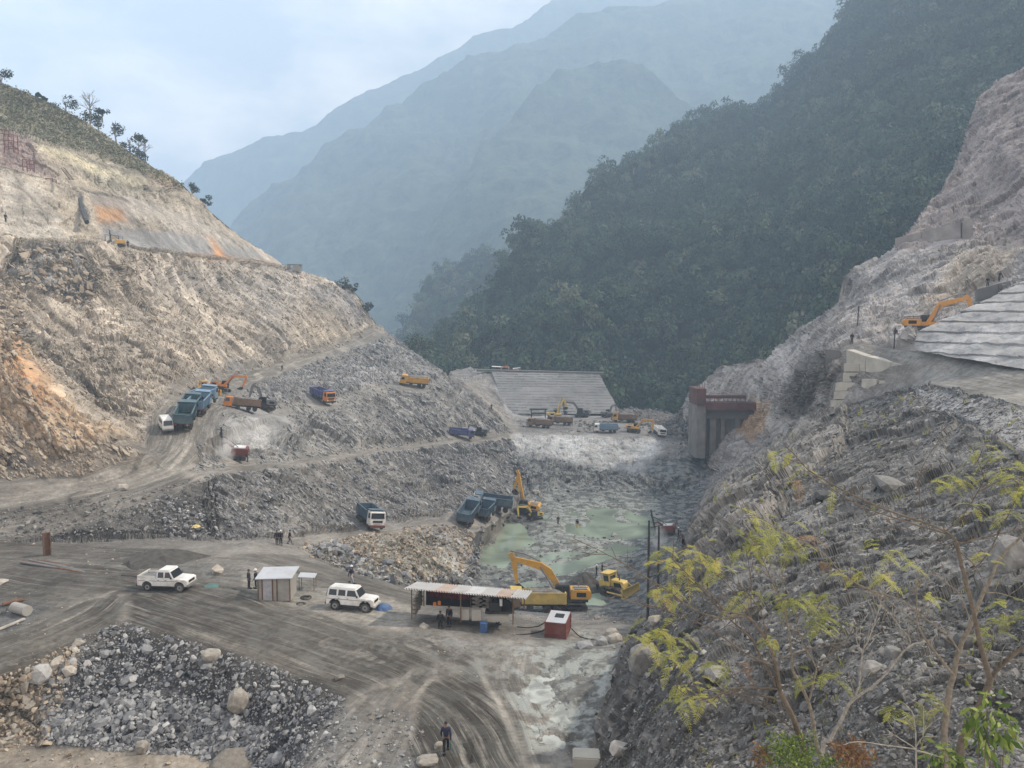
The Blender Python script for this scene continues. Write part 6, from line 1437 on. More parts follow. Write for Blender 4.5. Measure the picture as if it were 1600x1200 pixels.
# ---------------------------------------------------------------- hut
hut = new('hut', 'small sheet metal hut with a flat roof weighted with stones', 'hut')
MB().box((0, 0, 1.0), (2.7, 2.3, 2.0)).build('wall', M['sheet_wall'], hut)
MB().box((-0.55, -1.165, 0.95), (0.75, 0.04, 1.8)).build('door', M['pale_cloth'], hut)
fr_ = MB(); [fr_.box((x, -1.18, 1.0), (0.08, 0.08, 2.04)) for x in (-1.33, -0.98, -0.12, 0.25, 1.33)]; fr_.build('wall_frame', M['rust'], hut)
MB().box((0.03, 0, 2.08), (3.1, 2.8, 0.07), rx=0.04).build('roof', M['tin'], hut)
place(hut, 434, 932, deg(-14), 1.5, flat=True)
lt = new('lean_to', 'low tin awning on sticks to the right of the small hut', 'awning')
MB().box((0, 0, 1.25), (1.5, 1.3, 0.04), ry=0.08).build('roof', M['tin'], lt)
for x in (-0.65, 0.65):
    for y in (-0.55, 0.55): MB().cyl((x, y, 0.6), 0.03, 1.3, 'Z', 6).build('post', M['wood'], lt)
place(lt, 481, 922, deg(-10), 1, flat=True)

# ---------------------------------------------------------------- pipes, posts, sacks and litter
random.seed(5)
pa, pb = ground(44, 881), ground(143, 893)
PL = ['grey steel pipe nearest the camera in the pipe heap', 'grey steel pipe second from the front of the heap', 'grey steel pipe third from the front of the heap', 'rusty pipe lying on the ground in the middle of the heap', 'grey steel pipe second from the back of the heap', 'rusty pipe at the back of the heap by the column', 'grey pipe in the upper layer of the heap, its front one', 'rusty pipe in the upper layer of the heap', 'grey pipe in the upper layer of the heap, its rear one']
for k in range(9):
    d = (pb - pa); nrm = Vector((-d.y, d.x, 0)).normalized(); a = pa + nrm * (0.28 * (k % 6) - 0.6) + Vector((random.uniform(-.4, .6), 0, 0.13 + 0.24 * (k // 6))); bb = a + d * random.uniform(0.86, 1.0) + nrm * random.uniform(-0.35, 0.3)
    bb.z = a.z
    m = MB(); m.tube([a, bb], 0.12, 10); o = tag(m.build('steel_pipe', M['rust' if k in (3, 5, 7) else 'grey_steel'], None), PL[k], 'pipe', 'steel pipes lying in a heap')
col_ = new('steel_column', 'rusty upright steel column standing behind the heap of pipes', 'column')
for s in (-1, 1): MB().box((s * 0.3, 0, 1.2), (0.08, 0.5, 2.4)).build('flange', M['rust'], col_)
MB().box((0, 0, 1.2), (0.52, 0.06, 2.36)).build('web', M['rust'], col_); place(col_, 74, 868, deg(8), 1, flat=True)
hose([(190, 901, 0.1), (205, 902, 0.1), (222, 904, 0.1)], 0.12, 'dark pipe lying on the ground behind the white pickup', 'pipe', 'dark_steel', 'steel_pipe')
def lump(name, label, cat, m, x, y, d, seed, pts=26, group=None, sink=0.1, rz=0):
    r = random.Random(seed); bm = bmesh.new()
    for _ in range(pts):
        v = Vector((r.gauss(0, 1), r.gauss(0, 1), r.gauss(0, 1))).normalized() * r.uniform(0.85, 1); bm.verts.new((v.x * d[0] / 2, v.y * d[1] / 2, v.z * d[2] / 2))
    bmesh.ops.convex_hull(bm, input=bm.verts); bmesh.ops.delete(bm, geom=[v for v in bm.verts if not v.link_faces], context='VERTS')
    me = bpy.data.meshes.new(name); bm.to_mesh(me); bm.free(); me.materials.append(M[m]); o = tag(link(name, me), label, cat, group)
    c = ground(x, y); o.location = (c.x, c.y, c.z + d[2] * (0.5 - sink)); o.rotation_euler = (0, 0, rz); return o
def cone_heap(name, label, cat, m, x, y, r, h, seed):
    rr = random.Random(seed); n = 14; vs = [(0, 0, h)]; fs = []
    for j in (1, 2, 3):
        for i in range(n): a = 2 * PI * i / n; q = r * j / 3 * rr.uniform(0.8, 1.15); vs.append((q * math.cos(a), q * math.sin(a), h * (1 - j / 3) ** 0.8 * rr.uniform(0.8, 1.1) - (0.1 if j == 3 else 0)))
    for i in range(n): fs.append((0, 1 + i, 1 + (i + 1) % n))
    for j in range(2):
        for i in range(n): fs.append((1 + j * n + i, 1 + (j + 1) * n + i, 1 + (j + 1) * n + (i + 1) % n, 1 + j * n + (i + 1) % n))
    o = tag(MB().add(vs, fs).build(name, M[m], None), label, cat); o.location = tuple(ground(x, y)); return o
lump('tarpaulin', 'pale peaked tarpaulin heap between the pickup and the small hut', 'tarpaulin', 'sack', 339, 897, (1.3, 1.2, 1.2), 3, 12, sink=0.2)
cone_heap('tarpaulin', 'flat green tarpaulin on the ground right of the white pickup', 'tarpaulin', 'green_plastic', 330, 916, 0.9, 0.16, 4)
cone_heap('tarpaulin', 'crumpled blue tarpaulin in front of the white off-road car', 'tarpaulin', 'blue_plastic', 598, 950, 0.75, 0.45, 5)
lump('tarpaulin', 'white tarpaulin heap at the left edge of the photo', 'tarpaulin', 'sack', 3, 914, (1.2, 1.4, 0.9), 6, 14, sink=0.25)
lump('sack', 'large white sack heap at the bottom by the end of the mud channel', 'sack', 'pale_sack', 968, 1178, (1.1, 1.0, 1.15), 7, 18, sink=0.25)
cone_heap('earth_heap', 'dark conical heap of earth left of the pale yellow bulldozer', 'earth heap', 'dark_earth', 914, 915, 3.0, 2.2, 9)
cone_heap('earth_heap', 'low dark heap of gravel behind the heap of pipes', 'earth heap', 'dark_earth', 250, 877, 4.2, 1.2, 10)
cone_heap('cement_sacks', 'grey white sacks at the foot of the shed left post', 'sack', 'sack', 662, 980, 0.5, 0.4, 12)
ty = MB(); ty.tube([(0.38 * math.cos(a * PI / 8), 0.38 * math.sin(a * PI / 8), 0.12) for a in range(17)], 0.12, 8); o = tag(ty.build('old_tyre', M['tyre'], None), 'old black tyre lying on the ground right of the small hut', 'tyre'); o.location = tuple(ground(478, 936))
ty = MB(); ty.tube([(0.32 * math.cos(a * PI / 8), 0.32 * math.sin(a * PI / 8), 0.1) for a in range(17)], 0.1, 8); o = tag(ty.build('old_tyre', M['tyre'], None), 'smaller dark tyre lying just below the first one by the hut', 'tyre'); o.location = tuple(ground(470, 946))
sl = MB(); sl.box((0, 0, 0.3), (2.2, 1.0, 0.6)); o = tag(sl.build('concrete_slab', M['concrete'], None, bevel=0.06), 'thick concrete slab at the bottom edge of the photo below the white sack', 'concrete slab'); place(o, 928, 1196, deg(2), 1, flat=True, lift=-0.15)
cv = MB(); cv.tube([(-0.9, 0, 0.4), (0.9, 0, 0.4)], 0.42, 16); o = tag(cv.build('concrete_pipe', M['sheet_wall'], None), 'short wide concrete pipe at the dark ditch by the left edge', 'pipe'); place(o, 33, 960, deg(-60), 1, flat=True)
cv = MB(); cv.tube([(-0.7, 0, 0.18), (0.7, 0, 0.18)], 0.16, 12); o = tag(cv.build('rusty_pipe', M['rust'], None), 'orange rusty pipe above the dark ditch by the left edge', 'pipe'); place(o, 20, 945, deg(15), 1, flat=True)
wh = MB(); wh.box((0, 0, 0.05), (2.2, 0.25, 0.1)); o = tag(wh.build('white_board', M['sack'], None), 'long white board lying in the ditch at the left edge', 'board'); place(o, 18, 980, deg(40), 1, flat=True, lift=0.15)
lit = cone_heap('rubbish_heap', 'yellowish rubbish scattered on the dark bank above the pickup', 'rubbish', 'pale_yellow_paint', 306, 822, 0.55, 0.2, 14)
# tall poles on the pit rim
for x, y, top, lb in ((1012, 966, 806, 'tall thin dark pole on the pit rim, nearer and left of the two'), (1028, 925, 818, 'tall thin dark pole on the pit rim, right of the two, with a crossbar')):
    g = ground(x, y); h = (y - top) / F * g.y * 1.0
    pl = new('pole', lb, 'pole'); pl.location = g; MB().tube([(0, 0, -0.3), (0, 0, h)], [0.11, 0.08], 8).build('shaft', M['dark_steel'], pl)
    if x > 1020: MB().tube([(-0.7, 0, h - 0.1), (0.35, 0, h + 0.15)], 0.05).build('crossbar', M['dark_steel'], pl)
    else: MB().tube([(0, 0, h * 0.42), (1.35, 0.1, h * 0.42 + 0.35)], 0.04).build('stay', M['dark_steel'], pl)
for x, y, h, lb in ((1396, 556, 4.0, 'thin grey post on the edge of the upper right road'), (1340, 506, 3.0, 'leaning dark post on the bluff above the upper right road')):
    g = Vector(P(x, y, 108 if x > 1350 else 124)); o = tag(MB().tube([(0, 0, -0.3), (0.1, 0, h)], 0.09, 6).build('post', M['dark_steel'], None), lb, 'post'); o.location = g
# ---------------------------------------------------------------- stepped dam
dam = new('stepped_dam', 'grey stepped concrete face of the small dam across the valley', 'dam')
TL, TR, BL, BR = W(768, 585, 292), W(937, 590, 285), W(794, 651, 249), W(968, 650, 243.5)
mk('dam_concrete', (0.17, 0.17, 0.17), 0.9, dirt=0.5, vs=0.08, var=0.35, dirtcol=(0.25, 0.25, 0.245))
def step_patch(c, nu, nv, period, depth, out, rough, name, m, parent, seed=0, ragged=0.0):
    """battered wall between four corners (BL, BR, TR, TL) with level ledges"""
    c = [np.array(v) for v in c]; u = np.linspace(0, 1, nu)[None, :, None]; v = np.linspace(0, 1, nv)[:, None, None]
    G_ = ((c[0] * (1 - u) + c[1] * u) * (1 - v) + (c[3] * (1 - u) + c[2] * u) * v).reshape(-1, 3)
    n = np.cross(c[1] - c[0], c[3] - c[0]); n /= np.linalg.norm(n); n = -n if n @ (c[0] - np.array([0, 0, CAMZ])) > 0 else n
    zz = G_[:, 2] / period + fbm(G_ * np.array([1, 1, 0]) + seed, 0.12, 2) * ragged; f = zz - np.floor(zz); hrow = np.sin(np.floor(zz) * 12.9898) * 0.5 + 0.5
    G_ += n * (out + depth * (np.where(f < 0.86, 0.5 - f * 0.3, -0.3) * (0.6 + 0.6 * hrow)) + fbm(G_ + seed, 0.6, 4) * rough)[:, None]
    o_ = np.array(parent.location); F_ = []
    for j in range(nv - 1):
        i = np.arange(nu - 1) + j * nu; F_.append(np.stack([i, i + 1, i + nu + 1, i + nu], 1))
    return link(name, np_mesh(name, G_ - o_, np.concatenate(F_), M[m]), parent)
dam.location = (0, 0, 0)
step_patch([BL, BR, TR + Vector((0, 0, 0.4)), TL + Vector((0, 0, 0.4))], 200, 90, 0.72, 0.42, 0.7, 0.22, 'step_face', 'dam_concrete', dam, 3, 0.1)
cr = MB(); quad_slab(cr, [TL + Vector((-6, 2, 1.0)), TR + Vector((2, 2, 1.0)), TR + Vector((2, 6, 1.0)), TL + Vector((-6, 6, 1.0))], 0.8); cr.build('crest_wall', M['grey_concrete'], dam)
rf = new('canopy_roof', 'white sheet roof on posts on top of the dam', 'shelter'); g = W(782, 583, 305); rf.location = g
MB().box((0, 0, 2.6), (7.2, 4.5, 0.15), ry=0.06).build('roof', M['plastic_white'], rf); MB().box((6.0, 0, 2.0), (4.4, 3.5, 0.12), ry=-0.1).build('roof', M['plastic_white'], rf)
for x in (-3.3, 3.3, 7.6):
    for y in (-1.8, 1.8): MB().cyl((x, y, 1.2), 0.08, 2.5, 'Z', 6).build('post', M['dark_steel'], rf)
gn = new('steel_gantry', 'dark steel frame table standing left of the machines below the dam', 'gantry'); gn.location = W(841, 652, 232)
MB().box((0, 0, 2.6), (5.6, 2.5, 0.35)).build('deck', M['dark_steel'], gn); MB().box((0, 0, 1.3), (4.6, 2.0, 0.3)).build('shelf', M['dark_steel'], gn)
for x in (-2.2, 2.2):
    for y in (-0.9, 0.9): MB().box((x, y, 1.2), (0.25, 0.25, 2.6)).build('leg', M['dark_steel'], gn)
# ---------------------------------------------------------------- sluice pier
pier = new('sluice_structure', 'unfinished concrete sluice block with red steel formwork on top', 'concrete structure')
c0 = P(1088, 706, 188); pier.location = (c0[0], c0[1], c0[2] - 2)
s = 188 / F
mk('pier_concrete', (0.21, 0.20, 0.19), 0.9, dirt=0.5, vs=0.4, var=0.3, dirtcol=(0.12, 0.115, 0.11)); mk('old_formwork', (0.12, 0.05, 0.045), 0.85, dirt=0.5, vs=0.5, var=0.4, dirtcol=(0.10, 0.08, 0.075))
def pb_(nm, x0, x1, y0, y1, d0_, d1_, m): MB().box((((x0 + x1) / 2 - 1088) * s, (d0_ + d1_) / 2, (706 - (y0 + y1) / 2) * s + 2), ((x1 - x0) * s, d1_ - d0_, (y1 - y0) * s)).build(nm, M[m], pier)
pb_('pier_wall', 1088, 1102, 632, 716, 0, 9, 'pier_concrete'); pb_('back_wall', 1100, 1182, 634, 716, 3.5, 9, 'grey_concrete'); pb_('column', 1112, 1122, 655, 716, 2.2, 3.6, 'pier_concrete'); pb_('column', 1130, 1136, 655, 716, 2.2, 3.6, 'pier_concrete'); pb_('column', 1152, 1160, 650, 716, 2.2, 3.6, 'grey_concrete')
pb_('lintel', 1100, 1182, 640, 655, 2.0, 5, 'grey_concrete'); pb_('formwork', 1087, 1101, 606, 632, -0.4, 8, 'old_formwork'); pb_('formwork', 1101, 1180, 628, 640, -0.2, 4, 'old_formwork'); pb_('formwork', 1101, 1166, 617, 622, 1, 3, 'old_formwork')
sf = MB()
for k in range(10): sf.box(((1103 + k * 7 - 1088) * s, 1.2, (706 - 624) * s + 2), (0.12, 0.12, 2.0))
for k in range(4): sf.box(((1088 + k * 4 - 1088) * s, 0.5, (706 - 602) * s + 2), (0.1, 0.1, 2.2))
sf.build('guard_rail', M['rust'], pier)
# ---------------------------------------------------------------- block walls by the upper right road
def wallp(name, label, cat, quads, m, thick=1.4, gap=0.0, D=None):
    t = new(name, label, cat); cx = W(*quads[0][0]); t.location = cx
    for q in quads:
        pts = [W(*p) - cx for p in q]; b = MB(); c_ = sum(pts, Vector()) / 4; pts = [c_ + (p - c_) * 0.985 for p in pts]
        n_ = (pts[1] - pts[0]).cross(pts[2] - pts[0]).normalized(); n_ = -n_ if n_.dot(cx - Vector((0, 0, CAMZ))) < 0 else n_
        b.add(pts + [p + n_ * thick for p in pts], [(0, 1, 2, 3), (7, 6, 5, 4), (0, 4, 5, 1), (1, 5, 6, 2), (2, 6, 7, 3), (3, 7, 4, 0)]); b.build('wall_panel', M[m], t, bevel=0.06)
    return t
wallp('retaining_wall', 'pale concrete retaining wall under the outer edge of the upper right road', 'wall',
      [[(1322, 546, 113), (1352, 556, 109), (1352, 590, 109), (1322, 578, 113)], [(1352, 556, 109), (1392, 566, 103.5), (1392, 594, 103.5), (1352, 590, 109)], [(1392, 566, 103.5), (1446, 575, 96), (1446, 594, 96), (1392, 594, 103.5)]], 'concrete')
wallp('block_stack', 'stack of big pale concrete blocks stepping down left of the retaining wall', 'wall',
      [[(1318, 568, 112), (1343, 568, 110), (1343, 581, 110), (1318, 581, 112)], [(1317, 582, 112), (1342, 582, 110), (1342, 597, 110), (1316, 597, 112)], [(1305, 598, 112), (1337, 598, 109.5), (1337, 611, 109.5), (1304, 611, 112)],
       [(1302, 612, 111.5), (1332, 612, 109), (1332, 624, 109), (1302, 624, 111.5)], [(1297, 625, 111), (1322, 625, 109), (1320, 636, 109), (1297, 636, 111)],
       [(1346, 592, 108), (1370, 593, 105), (1370, 611, 105), (1345, 611, 108)], [(1373, 594, 104.5), (1400, 596, 101), (1396, 608, 101), (1373, 611, 104.5)], [(1340, 612, 108), (1376, 612, 104), (1366, 624, 104), (1338, 624, 108)]], 'concrete', 1.6)
wallp('concrete_pylon', 'dark weathered concrete pylon left of the stacked blocks', 'wall', [[(1290, 546, 117), (1314, 548, 116), (1312, 562, 116), (1290, 562, 117)], [(1290, 562, 117), (1312, 562, 116), (1311, 590, 116), (1290, 590, 117)]], 'grey_concrete', 3)
wallp('upper_wall', 'grey concrete wall panels above the white stepped wall at the right edge', 'wall',
      [[(1527, 452, 118), (1560, 443, 117), (1560, 462, 117), (1527, 472, 118)], [(1560, 443, 117), (1600, 434, 116), (1600, 452, 116), (1560, 462, 117)], [(1600, 434, 116), (1700, 412, 113), (1700, 430, 113), (1600, 452, 116)],
       [(1525, 473, 116), (1560, 463, 115), (1560, 478, 115), (1525, 489, 116)]], 'grey_concrete', 1.5)
mk('gate_concrete', (0.30, 0.28, 0.265), 0.95, dirt=0.6, vs=0.4, var=0.4, bump=1.0, dirtcol=(0.2, 0.185, 0.175))
wallp('gate_wall', 'pale shotcrete wall with a dark opening on the high ledge of the right cliff', 'wall',
      [[(1398, 372, 176), (1440, 362, 172), (1440, 386, 172), (1398, 398, 176)], [(1440, 362, 172), (1502, 346, 166), (1502, 376, 166), (1440, 386, 172)], [(1504, 344, 165), (1520, 344, 164), (1520, 380, 164), (1504, 382, 165)]], 'gate_concrete', 2)
# ledges of the white stepped wall
wl_ = new('stepped_wall', 'long white shotcrete wall with horizontal ledges beside the upper right road', 'wall'); wl_.location = (0, 0, 0)
mk('shotcrete', (0.40, 0.40, 0.40), 0.9, dirt=0.7, vs=0.35, var=0.4, bump=1.0, dirtcol=(0.24, 0.24, 0.24))
step_patch([W(1434, 550, 98.6), W(1640, 587, 73.4), W(1640, 427, 102.9), W(1438, 522, 100.6)], 300, 110, 1.3, 0.34, 0.45, 0.42, 'wall_face', 'shotcrete', wl_, 9, 0.15)
step_patch([W(1640, 587, 73.4), W(1850, 625, 56), W(1850, 340, 92), W(1640, 427, 102.9)], 160, 90, 1.3, 0.34, 0.45, 0.42, 'wall_face', 'shotcrete', wl_, 9, 0.15)
# ---------------------------------------------------------------- left slope: frames, stair, shelter
def frame_tower(lb, x, y, D, w, h):
    t = new('scaffold', lb, 'scaffold'); t.location = W(x, y, D)
    for sx in (-1, 1):
        for sy in (-1, 1): MB().box((sx * w / 2, sy * 0.8, h / 2), (0.16, 0.16, h)).build('upright', M['red_paint'], t)
    b = MB()
    for k in range(3): b.box((0, -0.8, h * (k + 1) / 3), (w, 0.12, 0.14)); b.box((0, 0.8, h * (k + 1) / 3), (w, 0.12, 0.14))
    b.build('crossbars', M['red_paint'], t)
    return t
frame_tower('tall red scaffold near the left edge on the upper slope', 18, 240, 192, 2.4, 4.6)
frame_tower('red scaffold on the second berm of the upper left slope', 45, 268, 188, 1.8, 2.8)
frame_tower('lowest red scaffold beside the dark drain on the upper left slope', 80, 294, 188, 1.7, 2.2)
frame_tower('leftmost red scaffold just above the tall one at the left edge', 6, 224, 196, 1.8, 3.4)
st_ = new('staircase', 'dark ladder stair lying on the upper left slope', 'stair'); a, b = W(98, 264, 188), W(112, 282, 183); st_.location = a
for s_ in (-0.45, 0.45): MB().tube([Vector((s_, 0, 0.2)), b - a + Vector((s_, 0, 0.2))], 0.09).build('stringer', M['dark_steel'], st_)
q = MB(); [q.box(((b - a) * (k / 10) + Vector((0, 0, 0.25)))[:], (0.9, 0.3, 0.08)) for k in range(11)]; q.build('treads', M['rust'], st_)
dr_ = MB(); a = [W(123, 303, 191), W(128, 320, 187), (W(133, 338, 180)), W(138, 349, 176)]; dr_.tube([p + Vector((0, -0.6, 0.2)) for p in a], 0.55, 6); tag(dr_.build('drain_chute', M['dark_steel'], None), 'dark drain chute running down the upper left slope', 'drain')
sh_ = new('shelter', 'tin roofed shelter over the yellow drill on the upper left berm', 'shelter'); sh_.location = P(181, 385, 176)
MB().box((-0.4, 0, 2.6), (3.6, 2.6, 0.12), ry=0.08).build('roof', M['tin'], sh_)
for x in (-1.9, 1.2):
    for y in (-1, 1): MB().cyl((x, y, 1.3), 0.06, 2.6, 'Z', 6).build('post', M['dark_steel'], sh_)
sh_ = new('shelter', 'small dark hut on the left ridge at the edge of the wide berm', 'hut'); sh_.location = P(461, 424, 296)
MB().box((0, 0, 2.6), (5.4, 3, 0.2)).build('roof', M['grey_steel'], sh_); MB().box((0.9, 0, 1.3), (2.4, 2.4, 2.5)).build('wall', M['sheet_wall'], sh_)
for x in (-2.4, 2.4):
    for y in (-1.2, 1.2): MB().cyl((x, y, 1.3), 0.1, 2.6, 'Z', 6).build('post', M['dark_steel'], sh_)
# ---------------------------------------------------------------- stones
def stone_mat(name, cols, obj=False):
    m = bpy.data.materials.new(name); m.use_nodes = True; nt = m.node_tree; n = nt.nodes; l = nt.links; b = n['Principled BSDF']
    if obj: a = n.new('ShaderNodeObjectInfo'); src = a.outputs['Random']
    else: a = n.new('ShaderNodeAttribute'); a.attribute_name = 'rnd'; src = a.outputs['Fac']
    r = n.new('ShaderNodeValToRGB'); e = r.color_ramp.elements; e[0].color = (*cols[0], 1); e[1].color = (*cols[-1], 1)
    for i, c in enumerate(cols[1:-1]): x = e.new((i + 1) / (len(cols) - 1)); x.color = (*c, 1)
    l.new(src, r.inputs['Fac']); g = n.new('ShaderNodeNewGeometry')
    nz = n.new('ShaderNodeTexNoise'); nz.inputs['Scale'].default_value = 3.5; nz.inputs['Detail'].default_value = 7; nz.inputs['Roughness'].default_value = 0.65; l.new(g.outputs['Position'], nz.inputs['Vector'])
    mr = n.new('ShaderNodeMapRange'); mr.inputs['From Min'].default_value = 0.3; mr.inputs['From Max'].default_value = 0.7; mr.inputs['To Min'].default_value = 0.65; mr.inputs['To Max'].default_value = 1.3; l.new(nz.outputs['Fac'], mr.inputs['Value'])
    s = n.new('ShaderNodeVectorMath'); s.operation = 'SCALE'; l.new(r.outputs['Color'], s.inputs[0]); l.new(mr.outputs['Result'], s.inputs['Scale']); l.new(s.outputs['Vector'], b.inputs['Base Color'])
    b.inputs['Roughness'].default_value = 0.85; b.inputs['Specular IOR Level'].default_value = 0.3
    bp = n.new('ShaderNodeBump'); bp.inputs['Strength'].default_value = 0.6; bp.inputs['Distance'].default_value = 0.06; l.new(nz.outputs['Fac'], bp.inputs['Height']); l.new(bp.outputs['Normal'], b.inputs['Normal'])
    return m
GREY = [(0.09, 0.092, 0.10), (0.16, 0.165, 0.175), (0.24, 0.245, 0.25), (0.33, 0.335, 0.335), (0.46, 0.455, 0.44)]
MS = {'blue': stone_mat('blue_grey_stone', GREY), 'tan': stone_mat('tan_stone', [(0.17, 0.14, 0.11), (0.28, 0.235, 0.185), (0.38, 0.325, 0.255), (0.52, 0.46, 0.37)]),
      'dark': stone_mat('dark_stone', [(0.07, 0.07, 0.07), (0.12, 0.12, 0.117), (0.18, 0.178, 0.17), (0.24, 0.235, 0.225), (0.38, 0.375, 0.36)]),
      'iblue': stone_mat('blue_grey_boulder', GREY, True), 'idark': stone_mat('dark_boulder', [(0.08, 0.08, 0.08), (0.14, 0.14, 0.135), (0.20, 0.198, 0.19), (0.28, 0.275, 0.26)], True), 'itan': stone_mat('tan_boulder', [(0.18, 0.165, 0.14), (0.26, 0.24, 0.21), (0.34, 0.315, 0.275), (0.42, 0.39, 0.34)], True)}
def hull_rock(seed, npts, d=(1, 0.75, 0.55)):
    r = random.Random(seed); bm = bmesh.new()
    for _ in range(npts):
        v = Vector((r.gauss(0, 1), r.gauss(0, 1), r.gauss(0, 1))).normalized(); p = 0.35
        v = Vector([math.copysign(abs(c) ** 0.75, c) for c in v]) * r.uniform(0.8, 1); bm.verts.new((v.x * d[0] / 2, v.y * d[1] / 2, v.z * d[2] / 2))
    bmesh.ops.convex_hull(bm, input=bm.verts); bmesh.ops.delete(bm, geom=[v for v in bm.verts if not v.link_faces], context='VERTS'); bmesh.ops.triangulate(bm, faces=bm.faces)
    bm.verts.index_update(); V = np.array([v.co[:] for v in bm.verts]); T = np.array([[v.index for v in f.verts] for f in bm.faces]); bm.free(); return V, T
SR = [hull_rock(100 + i, 11 + i % 4, (1, random.uniform(0.6, 0.9), random.uniform(0.35, 0.7))) for i in range(16)]
def rotm(n, yaw, tilt, r):
    n = n + r.normal(0, tilt, 3); n /= np.linalg.norm(n); a = np.cross(n, [0.3, 0.9, 0.1]); a /= np.linalg.norm(a); b = np.cross(n, a)
    c, s = math.cos(yaw), math.sin(yaw); return np.stack([a * c + b * s, -a * s + b * c, n], 1)
def pick(poly, count, r, excl=()):
    k = np.where(inpoly(px1, py1, poly) & (px1 > -30) & (px1 < 1640) & (py1 < 1230))[0]
    k = k[amp[k] > 0.05] if len(k) and (amp[k] > 0.05).sum() > 50 else k
    for e in excl: k = k[~inpoly(px1[k], py1[k], e)]
    return k[r.randint(0, len(k), count)]
OBJ_KEEP = [(x, y, rs_ * 0.8) for x, y, rs_ in SPOTS]
KP = np.array([gbase(x, y) for x, y, _ in OBJ_KEEP]); KR_ = np.array([s for _, _, s in OBJ_KEEP])
def clear(k):
    ok = np.ones(len(k), bool)
    for g, s in zip(KP, KR_): ok &= np.hypot(V1[k, 0] - g[0], V1[k, 1] - g[1]) > s
    return k[ok]
ROCKN = 0
def stones(poly, count, pmin, pmax, m, seed, label, excl=(), tilt=0.35, flat=1.0, power=2.4, lin=None, stretch=(1, 1, 1)):
    global ROCKN
    r = np.random.RandomState(seed); k = clear(pick(poly, count, r, excl)); Vs, Ts, rn = [], [], []; n0 = 0
    for q in k:
        s = min(pmin * r.uniform(0.02, 1) ** (-1 / power), pmax) * d1[q] / F; Vt, Tt = SR[r.randint(len(SR))]
        yaw = r.uniform(0, 6.28)
        p = V1[q] + r.normal(0, 0.4, 3) * s * 0.3 + N0[q] * s * 0.08
        if lin is None: Rm = rotm(N0[q], yaw, tilt, r)
        else:
            xa = lin + r.normal(0, 0.22, 3); xa /= np.linalg.norm(xa); nn = N0[q] + r.normal(0, 0.3, 3); ya = np.cross(nn, xa); ya /= np.linalg.norm(ya) + 1e-9; Rm = np.stack([xa, ya, np.cross(xa, ya)], 1)
        Vs.append((Vt * np.array([stretch[0], stretch[1], flat])) @ Rm.T * s + p); Ts.append(Tt + n0); n0 += len(Vt); rn.append(np.full(len(Vt), r.beta(1.7, 2.2)))
    me = np_mesh('stones', np.concatenate(Vs), np.concatenate(Ts), MS[m]); fattr(me, 'rnd', np.concatenate(rn)); ROCKN += len(k)
    return tag(link('loose_stones', me), label, 'stones', kind='stuff')
mid_excl = [[(350,640),(450,638),(450,705),(352,708)]]
stones([(0,390),(150,385),(440,425),(560,450),(580,500),(560,535),(350,590),(240,660),(225,700),(130,640),(0,520)], 8500, 2.2, 8, 'tan', 1, 'loose tan rubble over the big left rock slope', power=3, lin=dl, stretch=(1.7, 0.8))
stones([(28,388),(120,390),(150,440),(120,480),(60,460),(0,430),(0,560),(60,560),(160,640),(100,600),(40,520)], 1100, 5, 17, 'tan', 2, 'field of larger broken slabs on the left slope', tilt=0.6)
stones([(0,525),(60,600),(130,650),(222,706),(120,744),(0,748)], 1300, 3, 14, 'tan', 3, 'broken stones on the orange brown spur', lin=dl, stretch=(1.6, 0.8))
stones([(228,712),(300,738),(500,714),(700,688),(800,676),(700,588),(640,546),(606,520),(590,530),(400,600),(305,690)], 7000, 2.4, 9, 'blue', 4, 'grey rubble on the middle slopes under the haul road', excl=mid_excl, power=2.8, lin=dl, stretch=(1.5, 0.8))
stones([(420,735),(600,708),(800,685),(830,760),(790,792),(640,808),(520,830),(420,838),(330,838),(330,742)], 6500, 2.6, 10, 'blue', 5, 'grey rubble on the long slope above the lower track', power=2.6, lin=dl, stretch=(1.5, 0.8))
stones([(0,800),(200,772),(330,742),(440,760),(430,838),(0,842)], 1500, 2.5, 11, 'dark', 6, 'stones in the dark earth bank at left', tilt=0.6)
stones([(225,790),(260,770),(320,800),(330,838),(270,842)], 260, 4, 10, 'blue', 7, 'spill of pale stones down the dark bank', tilt=0.6)
stones([(455,858),(530,842),(640,823),(760,818),(776,812),(740,905),(640,912),(560,898),(490,874)], 3800, 3, 13, 'tan', 8, 'rubble bank below the lower track', tilt=0.7)
stones([(745,905),(730,885),(735,855),(755,822),(785,808),(785,818),(766,830),(752,856),(748,890)], 900, 3, 12, 'blue', 25, 'rubble tipped down to the edge of the green pond', tilt=0.6)
stones([(470,860),(520,846),(570,875),(660,905),(735,890),(745,912),(640,916),(560,900)], 420, 7, 24, 'blue', 9, 'row of pale boulders along the foot of the rubble bank', tilt=0.5)
stones([(740,700),(830,712),(960,736),(1080,745),(1100,775),(1060,860),(960,930),(760,905),(745,850),(800,800)], 1300, 2.0, 8, 'dark', 10, 'stones strewn over the muddy pit floor', tilt=0.4)
stones([(810,655),(1080,655),(1085,690),(960,676),(810,674)], 900, 2.2, 8, 'dark', 11, 'rubble between the machines below the dam')
stones([(970,600),(1060,640),(1090,660),(1090,720),(1040,690),(970,655)], 900, 2.4, 8, 'dark', 12, 'dark rubble between the dam and the sluice block')
stones([(0,846),(400,842),(640,915),(985,968),(985,1010),(940,1180),(0,1180),(0,1060)], 1500, 1.6, 6, 'tan', 13, 'small stones scattered over the flat ground', tilt=0.3)
stones([(130,985),(190,972),(240,985),(420,1040),(535,1090),(545,1115),(500,1190),(400,1230),(300,1180),(190,1176),(80,1160),(60,1100)], 5200, 3.0, 15, 'blue', 14, 'small blue grey stones filling the rock pile', tilt=0.5)
